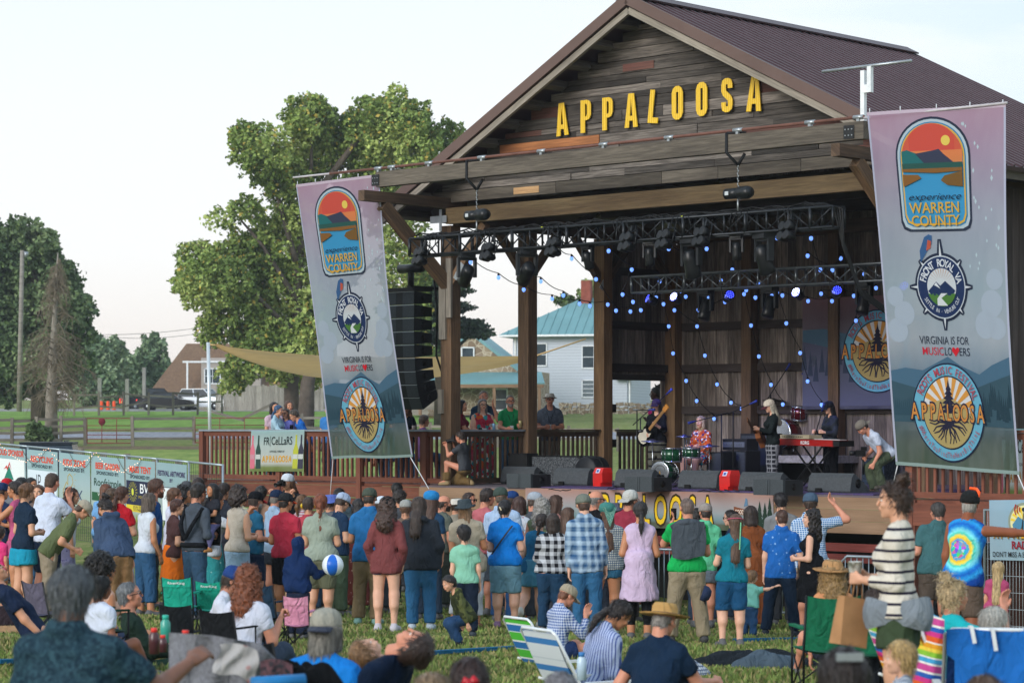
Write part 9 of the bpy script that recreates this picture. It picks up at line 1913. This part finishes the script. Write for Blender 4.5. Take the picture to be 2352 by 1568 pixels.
pb=thing('paper_bag','brown paper bag hanging from the wrist of the striped top woman','bag',M=TR(h_+Vector((-.05,-.06,-.42)),R(28))@Matrix.Rotation(R(10),4,'Y'));mb=MB();mb.add([(-.10,-.06,0),(.10,-.06,0),(.10,.06,0),(-.10,.06,0),(-.10,-.035,.30),(.10,-.035,.30),(.10,.035,.30),(-.10,.035,.30),(.075,-.05,0),(.10,0,.14),(.10,0,.30)],[(0,1,5,4),(1,2,6,5),(2,3,7,6),(3,0,4,7),(3,2,1,0)]);obj('body',mb,plain('#a87c54',.85,.12,9),pb,True)
for s in (-1,1):mb=MB();mb.tube([(-.04,s*.03,.29),(-.03,s*.02,.38),(.03,s*.02,.38),(.04,s*.03,.29)],.004,5);obj('handle',mb,plain('#a87c54',.85),pb,True)
c=R_['hoodkid']['hand'][1]+Vector((.02,-.12,.06));bb=thing('beach_ball','blue and white beach ball held by the hooded child','ball',c)
for nm,c1,ks in (('blue_panels','#1f63c4',(0,2,4)),('white_panels','#dfe6ee',(1,3,5))):
 mb=MB()
 for k in ks:mb.grid(lambda u,v:Vector((.125*math.sin(math.pi*v)*math.cos((k+u)*1.0472),.125*math.sin(math.pi*v)*math.sin((k+u)*1.0472),.125*math.cos(math.pi*v))),6,14)
 o=obj(nm,mb,plain(c1,.3),bb,True)
def headbit(key,nm,fn,mat):r=R_[key];mb=MB();fn(mb,r['hm']);r['cmb'](nm,mb,mat)
headbit('flowercrown','ribbon',lambda mb,M:mb.grid(lambda u,v:M@Vector((.12+.06*u,-.56-.12*v,.1-1.5*v)),2,10),plain('#7fd09c',.5))
headbit('flowercrown','flower_band',lambda mb,M:mb.tube([M@Vector((.44*math.cos(a),-.05+.5*math.sin(a),.22-.1*math.sin(a))) for a in [i*.35 for i in range(19)]],.006,5),plain('#b8506a',.6,.4,60))
headbit('redclip','hair_claw',lambda mb,M:mb.tube([M@Vector((-.18+.03*i,-.70-.03*math.sin(i),.05+.10*math.sin(i*1.3))) for i in range(8)],.022,7),plain('#b8202c',.25))
headbit('clipwoman','barrette',lambda mb,M:mb.beam(M@Vector((-.22,-.50,.42)),M@Vector((.22,-.50,.42)),.02,.03),M_STEEL)
headbit('clip','hair_clip',lambda mb,M:mb.beam(M@Vector((-.05,-.70,.25)),M@Vector((.02,-.72,-.15)),.01,.012),plain('#dfe0e6',.4))
headbit('bluetee','hair_clip',lambda mb,M:mb.beam(M@Vector((-.08,-.70,.15)),M@Vector((.03,-.72,-.05)),.010,.014),plain('#cfc0a0',.4))
headbit('tiedye','orange_sunglasses',lambda mb,M:mb.tube([M@Vector((.30,-.20,.12)),M@Vector((.36,.05,.52)),M@Vector((.20,.30,.62)),M@Vector((-.1,.34,.62))],.018,6),plain('#ff5a1c',.4))
headbit('turquoise','hair_band',lambda mb,M:mb.tube([M@Vector((.15*math.cos(a),-.28+.15*math.sin(a),.50)) for a in [i*.5 for i in range(14)]],.012,6),plain('#33507c',.5))
headbit('earmuffs','ear_defenders',lambda mb,M:(mb.lathe([(.16,0),(.17,.08),(.1,.14),(0,.15)],M@Vector((.36,-.04,0)),M.to_3x3()@Matrix.Rotation(R(90),3,'Y'),14),mb.lathe([(.16,0),(.17,.08),(.1,.14),(0,.15)],M@Vector((-.36,-.04,0)),M.to_3x3()@Matrix.Rotation(R(-90),3,'Y'),14)),plain('#d9b41c',.4))
headbit('scarf','head_scarf_tail',lambda mb,M:mb.grid(lambda u,v:M@Vector(((u-.5)*.85*(1-v),-.50-.12*v,.35-1.15*v)),8,10),C('#3f7a74',pat='mottle',h2='#8fb8a0',s=.5))
headbit('camoboy','face_paint',lambda mb,M:mb.grid(lambda u,v:M@Vector((.10+.14*u,.40-.16*u,-.02-.22*v)),4,4),plain('#c98a2c',.6,.3,60))
def limbring(key,f,side,col,nm='wristband'):pass
for pts,lab in (([(-8,1526),(70,1524)],'blue webbing line on the grass at far left'),([(760,1524),(840,1520),(1010,1503),(1120,1496),(1262,1487)],'blue webbing line lying across the grass in the middle foreground'),([(1690,1474),(1850,1471)],'blue webbing line on the grass left of the green camp chair')):
 W=[gp(*a)+Vector((0,0,.03)) for a in pts];mb=MB()
 for a,b in zip(W,W[1:]):n_=6;[mb.beam(a.lerp(b,i/n_),a.lerp(b,(i+1)/n_),.10,.035) for i in range(n_)]
 tag(obj('webbing_line',mb,C('#1c5f84')),lab,'strap')
rs=random.Random(31)
for i in range(9):pass
for key in ('floral','greentee','whitehat','bentdeck'):
 r=R_[key];q=r['t2'];mb=MB();mb.tube([q(-.035,-.03,.84),q(-.04,.03,.81),q(-.02,.085,.74),q(0,.10,.66),q(.02,.085,.74),q(.04,.03,.81),q(.035,-.03,.84)],.005,5);r['cmb']('lanyard',mb,plain('#15161a',.6));mb=MB();mb.box(q(0,.108,.63),(.07,.006,.10));r['cmb']('pass_card',mb,plain('#cfd3d8',.4))
mb=MB();mb.box((0,970,11),(1500,1980,38));hz=obj('haze',mb,NT('haze').m);hz['kind']='stuff';hz.display_type='WIRE'
t_=hz.data.materials[0].node_tree;t_.nodes.remove(t_.nodes['Principled BSDF']);pv=t_.nodes.new('ShaderNodeVolumePrincipled');pv.inputs['Color'].default_value=(.86,.92,1.0,1);pv.inputs['Density'].default_value=.0003;pv.inputs['Anisotropy'].default_value=.2
t_.links.new(pv.outputs[0],t_.nodes['Material Output'].inputs['Volume'])
tag(hz,'thin pale evening haze over the field','haze')
